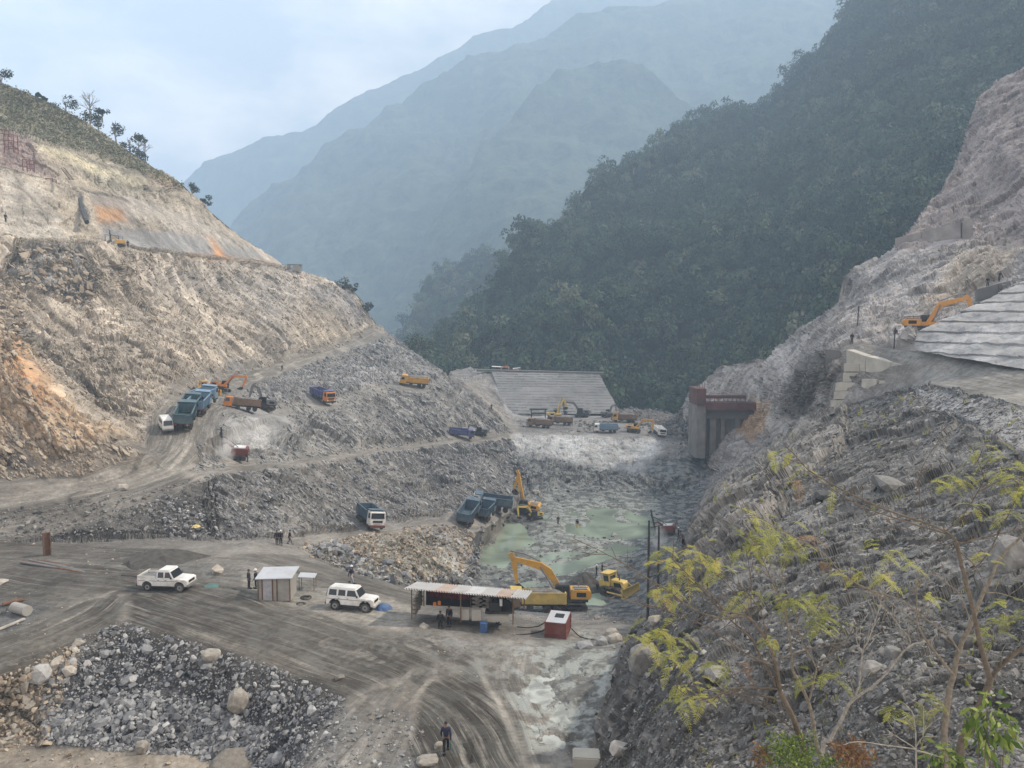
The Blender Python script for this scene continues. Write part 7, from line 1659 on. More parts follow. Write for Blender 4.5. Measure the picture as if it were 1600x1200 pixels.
stones([(60,1120),(200,1080),(330,1100),(420,1150),(420,1220),(300,1180),(190,1176),(80,1160)], 3500, 5, 17, 'blue', 24, 'close packed stones low in the rock pile', tilt=0.5)
stones([(-20,1070),(60,1030),(130,1000),(100,1080),(80,1165),(-20,1170)], 1300, 4, 20, 'tan', 15, 'tan stones on the left part of the rock pile', tilt=0.5)
stones([(-20,1165),(190,1176),(380,1205),(380,1230),(-20,1230)], 120, 4, 13, 'tan', 16, 'few stones on the brown earth at the bottom left')
stones([(480,1190),(545,1120),(600,1100),(650,1130),(690,1180),(650,1230),(480,1230)], 500, 3, 14, 'blue', 17, 'stones beside the path at the bottom')
rsp = [(930,1205),(955,1115),(975,1055),(985,1012),(1010,965),(1040,905),(1075,855),(1118,775),(1182,725),(1262,666),(1300,642),(1370,626),(1450,605),(1600,644),(1640,700),(1640,1230),(925,1230)]
stones(rsp, 15000, 2.6, 13, 'dark', 18, 'gravel and stones of the right hand embankment', power=2.4, lin=dr, stretch=(1.4, 0.85))
stones([(960,1100),(1060,1020),(1300,960),(1640,900),(1640,1230),(930,1230)], 7500, 3.6, 22, 'dark', 19, 'coarse stones low on the right hand embankment', tilt=0.5)
stones([(1370,612),(1450,600),(1640,650),(1640,720),(1500,650)], 900, 3, 14, 'blue', 20, 'pale slabs along the edge of the upper right road', tilt=0.25, flat=0.5)
stones([(1100,610),(1200,562),(1300,500),(1400,400),(1600,300),(1600,440),(1436,520),(1330,530),(1290,640),(1180,715),(1120,740)], 900, 2.2, 7, 'tan', 21, 'broken rock on the right hand bluff', tilt=0.8)
print('stones', ROCKN, time.time() - t00)
# single boulders: the pile's larger rocks, each an object
BM = []
for i in range(14):
    V_, T_ = hull_rock(300 + i, 18 + (i % 5) * 3, (1, random.uniform(0.6, 0.95), random.uniform(0.45, 0.8)))
    BM.append([np_mesh('rock', V_, T_, MS['iblue']), np_mesh('rock', V_, T_, MS['itan']), np_mesh('rock', V_, T_, MS['idark'])])
def rocks(poly, n, pmin, pmax, tint, seed, label, group, power=2.2):
    r = np.random.RandomState(seed); k = clear(pick(poly, n, r)); 
    for q in k:
        s = min(pmin * r.uniform(0.03, 1) ** (-1 / power), pmax) * d1[q] / F
        o = link('rock', BM[r.randint(14)][{'tan': 1, 'dark': 2}.get(tint, 0)]); R3_ = Matrix(rotm(N0[q], r.uniform(0, 6.28), 0.45, r).tolist()).to_4x4()
        R3_.translation = Vector(V1[q] + N0[q] * s * 0.12); o.matrix_world = R3_ @ Matrix.Diagonal((s, s, s * r.uniform(0.75, 1.1), 1)); l_, q_, s_ = o.matrix_world.decompose(); o.location, o.rotation_euler, o.scale = l_, q_.to_euler(), s_
        wpx = s * F / d1[q]; sz = 'small' if wpx < pmin * 1.35 else ('large' if wpx > pmin * 2.3 else 'medium'); xs_ = [p_[0] for p_ in poly]; ys_ = [p_[1] for p_ in poly]
        u_, v_ = (px1[q] - min(xs_)) / (max(xs_) - min(xs_)), (py1[q] - min(ys_)) / (max(ys_) - min(ys_))
        hh_ = ('far left', 'left', 'middle', 'right', 'far right')[min(4, max(0, int(u_ * 5)))]; vv_ = ('top', 'upper', 'lower', 'bottom')[min(3, max(0, int(v_ * 4)))]
        tag(o, label % (sz, vv_ + ' ' + hh_), 'rock', group + ', %s %s' % (vv_, hh_))
rocks([(130,990),(190,975),(240,990),(420,1045),(535,1095),(540,1120),(490,1190),(400,1220),(300,1180),(190,1176),(80,1160),(60,1100)], 165, 8, 27, 'blue', 31, '%s blue grey rock in the %s part of the dark rock pile', 'rocks in the dark rock pile')
rocks([(0,1065),(60,1035),(125,1000),(100,1080),(80,1160),(0,1165)], 38, 11, 34, 'tan', 32, '%s tan rock in the %s part of the stones left of the pile', 'tan rocks left of the rock pile')
rocks([(960,1120),(1000,1010),(1110,800),(1300,660),(1600,660),(1600,1200),(960,1200)], 62, 9, 26, 'dark', 33, '%s grey rock in the %s part of the right hand embankment', 'rocks on the right hand embankment')
rocks([(480,862),(530,850),(600,885),(730,900),(640,912),(560,898)], 22, 10, 26, 'blue', 34, '%s pale boulder in the %s part of the rubble bank', 'boulders at the foot of the rubble bank', 3)
def boulder(x, y, wpx, hpx, label, tint='iblue', seed=1, rz=0.3, dep=0.8, tilt=0.0, npts=60):
    c, n = fit(x, y, 1.0); k = c.y / F; V_, T_ = hull_rock(seed, npts, (1, dep, 1)); V_ = V_ * np.array([wpx * k, wpx * k, hpx * k])
    o = link('boulder', np_mesh('boulder', V_, T_, MS[tint])); o.location = (c.x, c.y, c.z + hpx * k * 0.2); o.rotation_euler = (tilt, tilt * 0.6, rz); tag(o, label, 'boulder'); return o
boulder(373, 1112, 38, 44, 'large rounded pale boulder standing out of the dark rock pile', 'itan', 5, npts=90)
boulder(372, 1196, 92, 30, 'broad flat grey slab at the bottom edge below the rock pile', 'itan', 41, tilt=0.15, npts=24)
boulder(62, 1060, 36, 34, 'dark purple grey boulder in the left part of the pile', 'iblue', 7)
boulder(37, 1072, 16, 40, 'tall pale pointed rock at the left of the pile', 'itan', 8, tilt=0.2)
boulder(330, 1028, 34, 24, 'split pale boulder on the upper rim of the rock pile', 'itan', 9)
boulder(222, 1175, 22, 24, 'pale boulder by the stick on the brown earth', 'itan', 10)
boulder(531, 1060, 17, 10, 'flat pale stone on the inner edge of the main track', 'itan', 11)
boulder(961, 1005, 28, 22, 'largest pale boulder right of the red tank', 'itan', 12)
boulder(940, 1008, 20, 20, 'grey boulder leaning against the largest one right of the tank', 'iblue', 13)
boulder(914, 1010, 32, 15, 'long low boulder nearest the red tank on its right', 'iblue', 14)
boulder(955, 990, 26, 14, 'flat slab behind the largest boulder right of the tank', 'itan', 15)
boulder(933, 967, 12, 9, 'small pale boulder between the tank and the big excavator', 'itan', 16)
boulder(1003, 1040, 48, 62, 'tall dark weathered boulder at the toe of the right embankment', 'idark', 17, npts=90, tilt=0.2)
boulder(1028, 965, 34, 18, 'pale elongated boulder at the foot of the tall pole', 'itan', 18)
boulder(191, 762, 20, 13, 'pale boulder on the outer edge of the haul road at left', 'itan', 19)
boulder(379, 790, 15, 12, 'white boulder alone on the dark bank', 'itan', 20)
boulder(1575, 880, 62, 78, 'huge grey boulder at the right edge behind the saplings', 'idark', 21, npts=90)
boulder(1390, 765, 70, 26, 'long smooth slab in the middle of the right embankment', 'idark', 22, tilt=0.3, rz=0.6)
boulder(1290, 775, 40, 18, 'rounded olive grey boulder half buried on the right embankment', 'idark', 23)
boulder(1505, 1012, 34, 30, 'pale boulder low on the embankment between the sapling trunks', 'idark', 24)
boulder(1362, 1050, 40, 34, 'pale grey boulder seen behind the white barked sapling', 'idark', 25)
boulder(1395, 1020, 34, 24, 'streaked boulder above the white barked sapling fork', 'idark', 26)
boulder(838, 768, 13, 9, 'white boulder on the dark mud behind the raised excavator', 'itan', 27)
boulder(1120, 1055, 50, 24, 'flat dark slab on the lower right embankment', 'idark', 28, tilt=0.3, rz=0.7)
boulder(686, 1168, 18, 14, 'grey stone beside the walking person', 'itan', 29)
boulder(668, 1190, 40, 16, 'cluster of pale slabs at the bottom left of the walking person', 'itan', 30)
# ---------------------------------------------------------------- plants
M_bark = mat('bark', (0.20, 0.17, 0.13), 0.9, var=0.4, vs=14, bump=0.5)
M_pale = mat('pale_bark', (0.30, 0.275, 0.235), 0.85, var=0.4, vs=12, bump=0.4)
M_brown = mat('brown_bark', (0.12, 0.095, 0.07), 0.85, var=0.4, vs=12, bump=0.4)
M_frond = foliage_mat('frond_leaves', [(0.10, 0.12, 0.03), (0.24, 0.26, 0.06), (0.40, 0.40, 0.10), (0.46, 0.34, 0.10)], 0.6, 0.35)
M_dry = foliage_mat('dry_leaves', [(0.12, 0.06, 0.03), (0.20, 0.11, 0.055), (0.32, 0.22, 0.12)], 0.8, 0.2)
M_broad = foliage_mat('broad_leaves', [(0.035, 0.075, 0.018), (0.09, 0.15, 0.03), (0.22, 0.27, 0.06), (0.42, 0.45, 0.20)], 0.45, 0.25)
M_ridge = foliage_mat('ridge_leaves', [(0.016, 0.026, 0.014), (0.03, 0.045, 0.022), (0.055, 0.07, 0.035)], 0.8)
rng = np.random.RandomState(21)
def leaves_mesh(name, Vq, rn, m):
    me = np_mesh(name, Vq.reshape(-1, 3), np.arange(len(Vq) * 4).reshape(-1, 4), m); fattr(me, 'rnd', np.repeat(rn, 4)); return me
def fronds(specs, D0):
    """feathery compound leaves; specs: (x, y, spread px, count, shade)"""
    Q_, rn = [], []
    for x, y, sp, n, sh in specs:
        for _ in range(int(n * 1.15 + 0.5)):
            D = D0 + rng.normal(0, 0.5); p = np.array(P(x + rng.normal(0, sp * 0.5), y + rng.normal(0, sp * 0.38), D)); k = D / F
            a = rng.uniform(0, 6.28); d = np.array([math.cos(a), math.sin(a) * 0.8, rng.uniform(-0.25, 0.5)]); d /= np.linalg.norm(d); Ln = rng.uniform(18, 38) * k; m = 16; drop = rng.uniform(0.5, 1.3)
            base = np.clip(sh + rng.normal(0, 0.12), 0, 1); pr = p.copy(); 
            for i in range(m):
                u = (i + 1) / m; q = p + d * Ln * u + np.array([0, 0, -drop * Ln * u * u * 0.7]); t = q - pr; t /= np.linalg.norm(t) + 1e-9
                sd = np.cross(t, [0, 0, 1]); sd /= np.linalg.norm(sd) + 1e-9; w = 0.5 * k
                Q_.append([pr - sd * w * .7, pr + sd * w * .7, q + sd * w * .7, q - sd * w * .7]); rn.append(min(base + 0.15, 1))
                ll = Ln * 0.30 * math.sin(PI * (0.12 + 0.8 * u)) ; 
                for s in (-1, 1):
                    e = (sd * s + t * 0.45 + np.array([0, 0, rng.uniform(-0.35, 0.1)])); e /= np.linalg.norm(e); wd = t * 0.62 * k
                    Q_.append([q - wd, q + e * ll * 0.5 - wd * 1.1, q + e * ll, q + e * ll * 0.45 + wd * 1.1]); rn.append(np.clip(base + rng.normal(0, 0.07), 0, 1))
                pr = q
    return np.array(Q_), np.array(rn)
def sapling(label, D0, lines, leafs, m, twigs=0.5, name='sapling', lm=None, dry=()):
    """lines: ([(x,y)...], first radius px, last radius px, depth shift at tip)"""
    t = new(name, label, 'tree'); b = MB(); k = D0 / F; base = Vector(P(lines[0][0][0][0], lines[0][0][0][1], D0)); t.location = base
    for li, (pts, r0, r1, dd) in enumerate(lines):
        n = len(pts); q = []
        for i, (x, y) in enumerate(pts): q.append(Vector(P(x, y, D0 + dd * i / (n - 1))) - base)
        out = []
        for i in range(n - 1):
            for j in range(4):
                u = j / 4; a, b_, c, d = q[max(i - 1, 0)], q[i], q[i + 1], q[min(i + 2, n - 1)]
                out.append(0.5 * ((2 * b_) + (c - a) * u + (2 * a - 5 * b_ + 4 * c - d) * u * u + (3 * b_ - a - 3 * c + d) * u ** 3))
        out.append(q[-1]); N = len(out); rad = [0.82 * (r0 + (r1 - r0) * (i / (N - 1)) ** 0.8) * k for i in range(N)]
        out = [p + Vector(rng.normal(0, 0.35 * k, 3)) if 0 < i < N - 1 else p for i, p in enumerate(out)]
        b.tube(out, rad, 8 if r0 > 3 else 5)
        if li > 0 or len(lines) == 1:
            for i in range(2, N - 1):
                if rng.rand() < twigs:
                    dirn = (out[i + 1] - out[i]).normalized(); sd = dirn.cross(Vector((0, 1, 0))).normalized() * rng.choice([-1, 1]); e = (dirn * rng.uniform(0.6, 1.2) + sd * rng.uniform(0.4, 1.0) + Vector((0, rng.uniform(-.5, .5), 0.15))).normalized()
                    L_ = rng.uniform(14, 42) * k; p1_ = out[i] + e * L_ * 0.5 + Vector((0, 0, rng.uniform(-2, 3) * k)); p2_ = out[i] + e * L_ + Vector((0, 0, rng.uniform(-3, 6) * k))
                    b.tube([out[i], p1_, p2_], [max(r1, 0.55) * k * 0.95, 0.6 * k, 0.35 * k], 4)
    b.build('trunk', m, t, smooth=True)
    if leafs:
        Q_, rn = fronds(leafs, D0); me = leaves_mesh('foliage', Q_ - np.array(base), rn, lm or M_frond); link('foliage', me, t)
    if dry:
        Q_, rn = fronds(dry, D0); me = leaves_mesh('dry_foliage', Q_ - np.array(base), rn, M_dry); link('dry_foliage', me, t)
    return t
A_lines = [
 ([(1330,1500),(1266,1210),(1250,1150),(1231,1105),(1219,1080),(1212,1040)], 7.5, 4.0, 0), ([(1219,1080),(1213,1040),(1197,1000),(1180,975),(1165,962),(1132,952),(1115,932),(1077,900),(1046,868)], 3.4, 0.9, -1.2),
 ([(1219,1082),(1195,1040),(1175,1000),(1140,967),(1100,925),(1066,898)], 3.0, 0.9, 0.8), ([(1219,1078),(1202,1075),(1160,1074),(1135,1080),(1105,1091),(1070,1084),(1052,1070)], 2.6, 0.9, -0.8),
 ([(1222,1092),(1180,1087),(1135,1083),(1090,1076),(1068,1062)], 2.0, 0.8, 0.8), ([(1212,1042),(1175,1027),(1135,1000),(1100,977),(1060,962),(1037,952),(1000,942),(955,928)], 2.2, 0.7, -0.5),
 ([(1165,962),(1125,966),(1080,950),(1042,922),(1022,910),(980,884),(948,866),(896,841)], 2.2, 0.6, -1.2), ([(1174,972),(1174,947),(1172,900),(1166,858)], 1.3, 0.6, 0.5), ([(1217,1030),(1255,1017),(1310,1005),(1350,990)], 1.6, 0.6, 0.5),
 ([(1240,1112),(1190,1095),(1150,1062),(1140,1050)], 1.6, 0.6, 0.8), ([(1250,1148),(1200,1110),(1165,1092),(1135,1082)], 1.5, 0.7, -0.4), ([(1100,925),(1096,895),(1108,870)], 1.0, 0.5, 0), ([(1197,1000),(1190,960),(1170,930),(1140,905),(1115,880)], 1.4, 0.6, 0.4),
 ([(1180,975),(1150,930),(1128,905),(1105,888)], 1.2, 0.5, 0.6)]
A_leaf = [(1055,880,34,20,.55),(1090,872,28,14,.6),(1046,925,26,16,.45),(1122,888,24,10,.5),(1033,985,30,20,.6),(1060,1020,30,16,.55),(1018,1003,24,8,.6),(1078,1080,32,14,.55),(1100,1092,24,8,.6),(1065,1100,22,6,.5),(1160,930,18,6,.5),(1128,1040,16,5,.4)]
sapling('thin sapling with feathery yellow green leaves and branches fanning out to the left', 15.0, A_lines, A_leaf, M_brown, 0.75, dry=[(1166,1045,14,3,.5)])
B_lines = [([(1350,1500),(1290,1215),(1277,1170),(1271,1132),(1264,1100),(1247,1062),(1239,1047),(1235,1005),(1228,965),(1212,930)], 5.5, 1.2, 0.3), ([(1264,1097),(1272,1060),(1274,1042),(1260,1017),(1252,1000),(1244,965),(1250,925)], 2.2, 0.8, 0.5), ([(1274,1042),(1297,1022),(1312,1010)], 1.4, 0.6, 0),
 ([(1235,1005),(1225,950),(1205,905),(1190,870),(1180,840)], 1.6, 0.7, -0.5), ([(1228,965),(1222,900),(1215,860)], 1.0, 0.5, 0.4), ([(1252,1000),(1270,965),(1285,930)], 1.0, 0.5, 0)]
sapling('grey stemmed sapling with tufts of bright green feathery leaves near the photo centre right', 16.0, B_lines, [(1190,835,42,40,.35),(1225,852,30,12,.4),(1175,858,26,12,.45),(1270,945,34,20,.25),(1240,935,24,12,.35),(1292,972,26,12,.3),(1205,1000,18,4,.5),(1300,1060,20,5,.4),(1262,1062,16,4,.3)], M_bark, 0.5, dry=[(1252,838,10,4,.8),(1285,880,10,2,.8)])
D_lines = [([(1290,1500),(1285,1190),(1297,1157),(1317,1120),(1330,1097),(1360,1075),(1385,1052),(1420,1010),(1450,1002),(1462,992)], 5.0, 1.0, -0.4), ([(1330,1097),(1342,1072),(1347,1020),(1357,1000),(1370,962),(1377,937),(1380,925)], 2.2, 0.8, 0.6), ([(1420,1010),(1421,997),(1400,972),(1387,955),(1350,935)], 1.2, 0.5, 0),
 ([(1347,1020),(1338,1000),(1338,980)], 1.2, 0.5, 0), ([(1385,1052),(1370,1042),(1355,1060)], 1.0, 0.5, 0)]
sapling('bare sapling with pale whitish bark forking low at the bottom', 17.0, D_lines, [], M_pale, 0.6)
C_lines = [([(1530,1500),(1500,1200),(1517,1135),(1545,1070),(1545,1055),(1535,1020),(1522,962),(1507,900),(1495,847)], 8.5, 3.2, -0.3), ([(1495,847),(1477,830),(1425,810),(1380,795),(1340,777),(1307,760),(1267,737),(1245,715),(1227,697)], 2.8, 0.7, -1.0),
 ([(1480,834),(1420,817),(1370,800),(1330,783),(1290,757),(1262,738)], 1.8, 0.6, -0.6), ([(1547,1060),(1570,1035),(1600,1012),(1690,975)], 4.6, 3.2, -0.5), ([(1495,850),(1530,842),(1570,832),(1620,820)], 2.0, 1.2, 0.3), ([(1477,830),(1500,812),(1527,770),(1537,750),(1528,720),(1514,692)], 1.7, 0.6, 0.4),
 ([(1442,814),(1436,760),(1441,730),(1467,687),(1472,665)], 1.2, 0.5, 0.6), ([(1497,860),(1520,880),(1535,905)], 1.2, 0.5, 0), ([(1507,900),(1540,870),(1570,815),(1592,770),(1597,740)], 1.8, 0.7, 0.4), ([(1527,770),(1560,752),(1600,748)], 1.2, 0.6, 0),
 ([(1493,845),(1470,850),(1420,830),(1385,815)], 1.2, 0.5, 0.4)]
sapling('tallest brown sapling at the right with a long bare branch reaching up to the left', 13.0, C_lines, [(1475,755,24,9,.5),(1495,748,20,7,.45),(1545,700,20,8,.4),(1572,735,26,13,.5),(1595,760,30,16,.45),(1580,802,16,6,.4),(1546,872,16,5,.4),(1210,708,9,3,.55),(1232,702,9,3,.5),(1262,732,9,3,.5),(1520,792,15,5,.6),(1300,765,8,2,.6),(1370,852,12,4,.5),(1395,865,12,4,.55)], M_brown, 0.5, dry=[(1247,752,8,3,.8)])
F_lines = [([(1490,1500),(1476,1187),(1482,1087),(1490,1055),(1500,1012),(1517,975),(1537,925),(1550,900),(1560,875),(1600,835),(1660,790)], 7.0, 2.0, 0.5), ([(1490,1055),(1460,1017),(1435,980),(1432,950),(1432,920),(1438,900)], 3.0, 0.8, -0.3),
 ([(1500,1020),(1480,992),(1437,960),(1407,937),(1360,922),(1320,900),(1290,868),(1250,842),(1215,825),(1180,805),(1145,790)], 2.2, 0.6, -0.8), ([(1434,975),(1385,937),(1355,920),(1325,905)], 1.6, 0.6, 0.5), ([(1517,975),(1500,930),(1470,905),(1450,880)], 1.4, 0.5, 0.4), ([(1482,1090),(1440,1120),(1400,1150),(1380,1165)], 1.2, 0.5, 0),
 ([(1490,1040),(1540,1035),(1600,1030)], 1.2, 0.6, 0.4), ([(1537,925),(1575,930),(1620,950)], 1.4, 0.7, 0), ([(1360,922),(1385,950),(1400,975)], .9, .5, 0)]
sapling('grey trunked sapling at the right with sparse leaves and crossing twigs', 15.0, F_lines, [(1575,958,34,13,.3),(1555,985,26,8,.3),(1450,930,14,4,.5),(1400,1112,22,7,.45),(1458,1098,26,9,.35),(1385,905,18,5,.55),(1330,895,18,6,.6),(1420,885,12,3,.5),(1160,795,8,2,.5)], M_bark, 0.55)
E_lines = [([(1440,1500),(1432,1200),(1431,1170),(1428,1120),(1415,1100)], 2.6, 0.7, 0.2), ([(1431,1170),(1400,1150),(1385,1140)], 1.3, 0.5, 0), ([(1431,1168),(1442,1152),(1465,1150)], 1.3, 0.5, 0), ([(1431,1170),(1387,1165),(1340,1159),(1317,1164)], 1.6, 0.6, -0.4), ([(1431,1172),(1475,1185),(1520,1205)], 1.6, 0.8, 0.4), ([(1442,1152),(1443,1110),(1438,1095)], 1.0, 0.5, 0), ([(1440,1145),(1458,1130),(1470,1120)], 0.9, 0.5, 0)]
sapling('small leafless whitish twig plant at the bottom between the saplings', 12.0, E_lines, [], M_pale, 0.2)
def bush(label, x, y, D, wpx, hpx, n, lpx, m, seed, name='bush', droop=0.0, elong=2.0, stems=9, base_y=1420):
    r = np.random.RandomState(seed); k = D / F; t = new(name, label, 'bush'); g = Vector(P(x, base_y, D)); t.location = g
    c = np.array(P(x, y, D)) - np.array(g); d = r.normal(0, 1, (n, 3)); d /= np.linalg.norm(d, axis=1)[:, None]; rr = r.uniform(0.15, 1, n) ** 0.5; lump = 0.75 + 0.35 * np.sin(d[:, 0] * 5 + seed) * np.cos(d[:, 2] * 4)
    p = c + d * (rr * lump)[:, None] * np.array([wpx / 2, wpx / 2.4, hpx / 2]) * k
    ax = d * 0.6 + r.normal(0, 0.6, (n, 3)) + np.array([0, 0, -droop]); ax /= np.linalg.norm(ax, axis=1)[:, None]; sd = np.cross(ax, r.normal(0, 1, (n, 3))); sd /= np.linalg.norm(sd, axis=1)[:, None]; L_ = (lpx * k * r.uniform(0.6, 1.3, n))[:, None]
    Q_ = np.stack([p, p + ax * L_ * 0.5 + sd * L_ / elong / 2, p + ax * L_, p + ax * L_ * 0.5 - sd * L_ / elong / 2], 1)
    link('foliage', leaves_mesh('foliage', Q_, np.clip(r.beta(2, 2.4, n), 0, 1), m), t)
    b = MB()
    for i in range(stems):
        e = p[r.randint(n)]; m1 = e * 0.5 + np.array([r.normal(0, 6) * k, 0, 0]); b.tube([(r.normal(0, 5) * k, r.normal(0, 5) * k, 0), tuple(m1), tuple(e)], [1.6 * k, 1.1 * k, 0.5 * k], 5)
    b.build('stems', M_brown, t); return t
bush('small leaved dark green bush at the foot of the left saplings', 1235, 1178, 14.5, 110, 95, 1500, 6, M_broad, 1)
bush('small leaved bush mixed with pebbles at the bottom between two saplings', 1305, 1200, 14.8, 90, 50, 700, 6, M_broad, 2)
bush('dry reddish brown bush at the bottom centre right', 1330, 1178, 14, 85, 52, 700, 8, M_dry, 3, elong=3)
bush('broad leaved bush with drooping light green leaves at the bottom right corner', 1545, 1135, 11.5, 105, 150, 190, 20, M_broad, 4, droop=1.0, elong=2.6)
bush('second broad leaved bush low under the tallest sapling', 1480, 1185, 12.2, 90, 60, 170, 15, M_broad, 5, droop=0.8, elong=2.6)
bush('small dry orange tuft low on the embankment under the saplings', 1188, 1180, 14.5, 40, 40, 160, 9, M_dry, 6, elong=4)
def weeds():
    r = np.random.RandomState(9); k = pick(rsp, 170, r); k = k[(px1[k] > 1080)]; Q_, rn = [], []
    for q in k:
        s = d1[q] / F
        for _ in range(9):
            a = r.uniform(0, 6.28); e = np.array([math.cos(a) * .7, math.sin(a) * .7, 1.0]); L_ = r.uniform(4, 12) * s; p = V1[q] + r.normal(0, 2 * s, 3); w = np.array([-math.sin(a), math.cos(a), 0]) * 0.7 * s
            Q_.append([p - w, p + w, p + e * L_ + w * .3, p + e * L_ - w * .3]); rn.append(r.uniform(.1, .9))
    return tag(link('weeds', leaves_mesh('weeds', np.array(Q_), np.array(rn), M_frond)), 'sparse olive weeds growing among the stones of the right embankment', 'weeds', kind='stuff')
weeds()
# ---------------------------------------------------------------- trees along the ridges
def ridge_tree(label, x, y, D, hpx, cw, ch, seed, bare=False, dense=420, name='tree', group=None, trunk=1.2, loc=None):
    r = np.random.RandomState(seed); k = D / F; t = new(name, label, 'tree' if name == 'tree' else 'shrub', group); g = Vector(P(x, y, D)); t.location = g; H = hpx * k; b = MB()
    top = np.array([r.normal(0, .05) * H, 0, H * (0.95 if bare else 0.75)]); b.tube([(0, 0, -0.06 * H), tuple(top * 0.5 + r.normal(0, .02, 3) * H), tuple(top)], [trunk * k, trunk * 0.75 * k, trunk * 0.3 * k], 6)
    for i in range(14 if bare else 8):
        u = r.uniform(0.35, 0.95); a = r.uniform(0, 6.28); e = np.array([math.cos(a), math.sin(a), r.uniform(0.5, 1.4)]); e /= np.linalg.norm(e); s = top * u; L_ = H * r.uniform(0.2, 0.4) * (1.2 - u * 0.5); m1 = s + e * L_ * 0.6
        b.tube([tuple(s), tuple(m1), tuple(s + e * L_ + np.array([0, 0, .06 * H]))], [trunk * .45 * k, trunk * .3 * k, trunk * .12 * k], 4)
        if bare:
            for j in range(3): f = e + r.normal(0, .5, 3); f /= np.linalg.norm(f); b.tube([tuple(m1), tuple(m1 + f * L_ * .6)], [trunk * .22 * k, trunk * .1 * k], 3)
    b.build('trunk', M_bark, t)
    if not bare:
        nc = r.randint(4, 7); cc = np.stack([r.uniform(-.5, .5, nc) * cw * k, r.uniform(-.4, .4, nc) * cw * k, (hpx - ch * 0.5 + r.uniform(-.4, .38, nc) * ch) * k], 1); cr = r.uniform(.26, .42, nc) * min(cw, ch * 1.3) * k
        n = dense; w = r.randint(0, nc, n); d = r.normal(0, 1, (n, 3)); d /= np.linalg.norm(d, axis=1)[:, None]; p = cc[w] + d * (cr[w] * r.uniform(.5, 1.08, n))[:, None] * np.array([1, 1, .75])
        ax = r.normal(0, 1, (n, 3)); ax /= np.linalg.norm(ax, axis=1)[:, None]; sd = np.cross(ax, r.normal(0, 1, (n, 3))); sd /= np.linalg.norm(sd, axis=1)[:, None]; L_ = (2.6 * k * r.uniform(.6, 1.3, n))[:, None]
        Q_ = np.stack([p - ax * L_ * .5, p + sd * L_ * .35, p + ax * L_ * .5, p - sd * L_ * .35], 1); link('crown', leaves_mesh('crown', Q_, r.beta(2, 2.4, n), M_ridge), t)
    return t
RT = [('dark tree cut by the left edge of the photo on the ridge', 2, 142, 214, 34, 26, 26, 0), ('small round tree standing alone on the left ridge', 103, 178, 222, 24, 22, 18, 0), ('wide low tree under the bare one on the left ridge', 134, 196, 228, 26, 30, 20, 0), ('tall bare tree on the left ridge', 141, 196, 228, 50, 0, 0, 1),
      ('bushy tree right of the bare one on the left ridge', 155, 205, 230, 26, 18, 20, 0), ('tallest leafy tree on the left ridge with layered crown', 182, 222, 234, 36, 24, 28, 0), ('dark round tree low on the left ridge', 203, 236, 238, 22, 20, 20, 0), ('slim tree with small flat crown on the left ridge', 218, 244, 242, 32, 16, 12, 0),
      ('thin bare tree at the right end of the left ridge trees', 228, 252, 244, 34, 0, 0, 1), ('low bush tree beneath the slim flat crowned tree', 216, 252, 240, 16, 18, 14, 0), ('small sparse tree between the left edge and the lone tree', 58, 155, 217, 10, 8, 6, 0), ('tiny tree just left of the lone round tree on the ridge', 70, 160, 218, 9, 7, 6, 0),
      ('grey shrub on the skyline right of the ridge trees', 160, 190, 232, 20, 14, 12, 0)]
for i, (lb, x, y, D, h_, cw, ch, br) in enumerate(RT): ridge_tree(lb, x, y, D, h_, cw, ch, 50 + i, bool(br), 380)
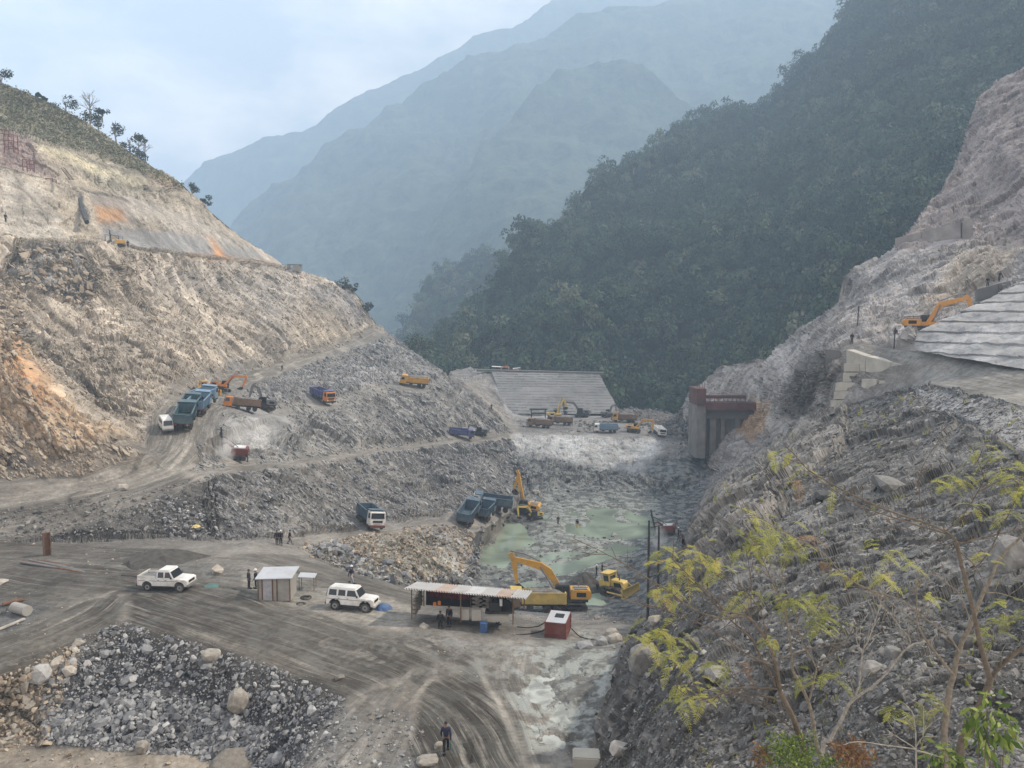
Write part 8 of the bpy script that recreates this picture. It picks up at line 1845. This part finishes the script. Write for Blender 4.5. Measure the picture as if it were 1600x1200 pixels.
for i, (lb, x, y, D, h_, cw, ch) in enumerate([('dark shrub on the skyline above the small hut of the berm', 538, 452, 303, 18, 22, 16), ('dark shrub half way down the left skyline', 552, 458, 302, 14, 16, 12), ('shrub clinging to the skyline above the haul road bend', 574, 488, 301, 14, 14, 12),
      ('big dark round tree behind the rubble ridge in the middle of the valley', 655, 566, 305, 42, 42, 38), ('lower dark tree left of the big round one behind the rubble ridge', 636, 562, 306, 28, 24, 24), ('greenish bush on the skyline behind the left berm', 300, 305, 275, 18, 22, 12), ('second low bush on the skyline behind the left berm', 320, 322, 276, 14, 20, 10)]):
    ridge_tree(lb, x, y, D, h_, cw, ch, 80 + i, False, 700 if cw > 30 else 300, name='tree' if cw > 22 else 'shrub')
for i, (x, y, h_) in enumerate([(1350, 24, 34), (1362, 8, 30), (1240, 160, 22), (1233, 172, 20), (1265, 130, 18), (1150, 196, 18), (1118, 202, 15), (990, 272, 16), (1015, 262, 14), (888, 352, 17), (905, 320, 16), (850, 380, 18), (780, 408, 16)]):
    ridge_tree(['feathery tree standing highest on the skyline of the right hillside', 'tree leaning beside the highest skyline tree', 'thin crowned skyline tree on the steep part of the right ridge', 'sparse skyline tree just below the thin crowned one', 'skyline tree near the top of the steep ridge step', 'skyline tree on the flat shoulder of the right hillside', 'small skyline tree left of the shoulder one', 'skyline tree in the middle of the long ridge descent', 'small skyline tree right of the descent middle', 'skyline tree at the notch of the lower ridge', 'skyline tree just above the ridge notch', 'skyline tree on the lower round knoll', 'lowest skyline tree by the misty spur'][i], x, y, 640 if x > 1300 else (600 if x > 1050 else 520), h_, h_ * 0.8, h_ * 0.6, 120 + i, False, 260)
# ground cover on the upper left slope
def cover():
    r = np.random.RandomState(5); k = pick([(0,132),(60,152),(130,190),(230,262),(284,286),(282,296),(225,272),(150,244),(50,214),(0,206)], 2300, r); Q_, rn = [], []
    for q in k:
        s = d1[q] / F
        for _ in range(4):
            e = r.normal(0, 1, 3); e /= np.linalg.norm(e); f = np.cross(e, r.normal(0, 1, 3)); f /= np.linalg.norm(f); p = V1[q] + N0[q] * r.uniform(0.5, 3) * s + r.normal(0, 2 * s, 3); L_ = r.uniform(1.2, 2.6) * s
            Q_.append([p - e * L_, p + f * L_ * .5, p + e * L_, p - f * L_ * .5]); rn.append(r.uniform(0, 1))
    return tag(link('scrub', leaves_mesh('scrub', np.array(Q_), np.array(rn), foliage_mat('scrub_leaves', [(0.13, 0.14, 0.08), (0.20, 0.205, 0.13), (0.28, 0.265, 0.18)], 0.9))), 'low dull green scrub covering the top of the left slope', 'scrub', kind='stuff')
cover()
print('plants', time.time() - t00)
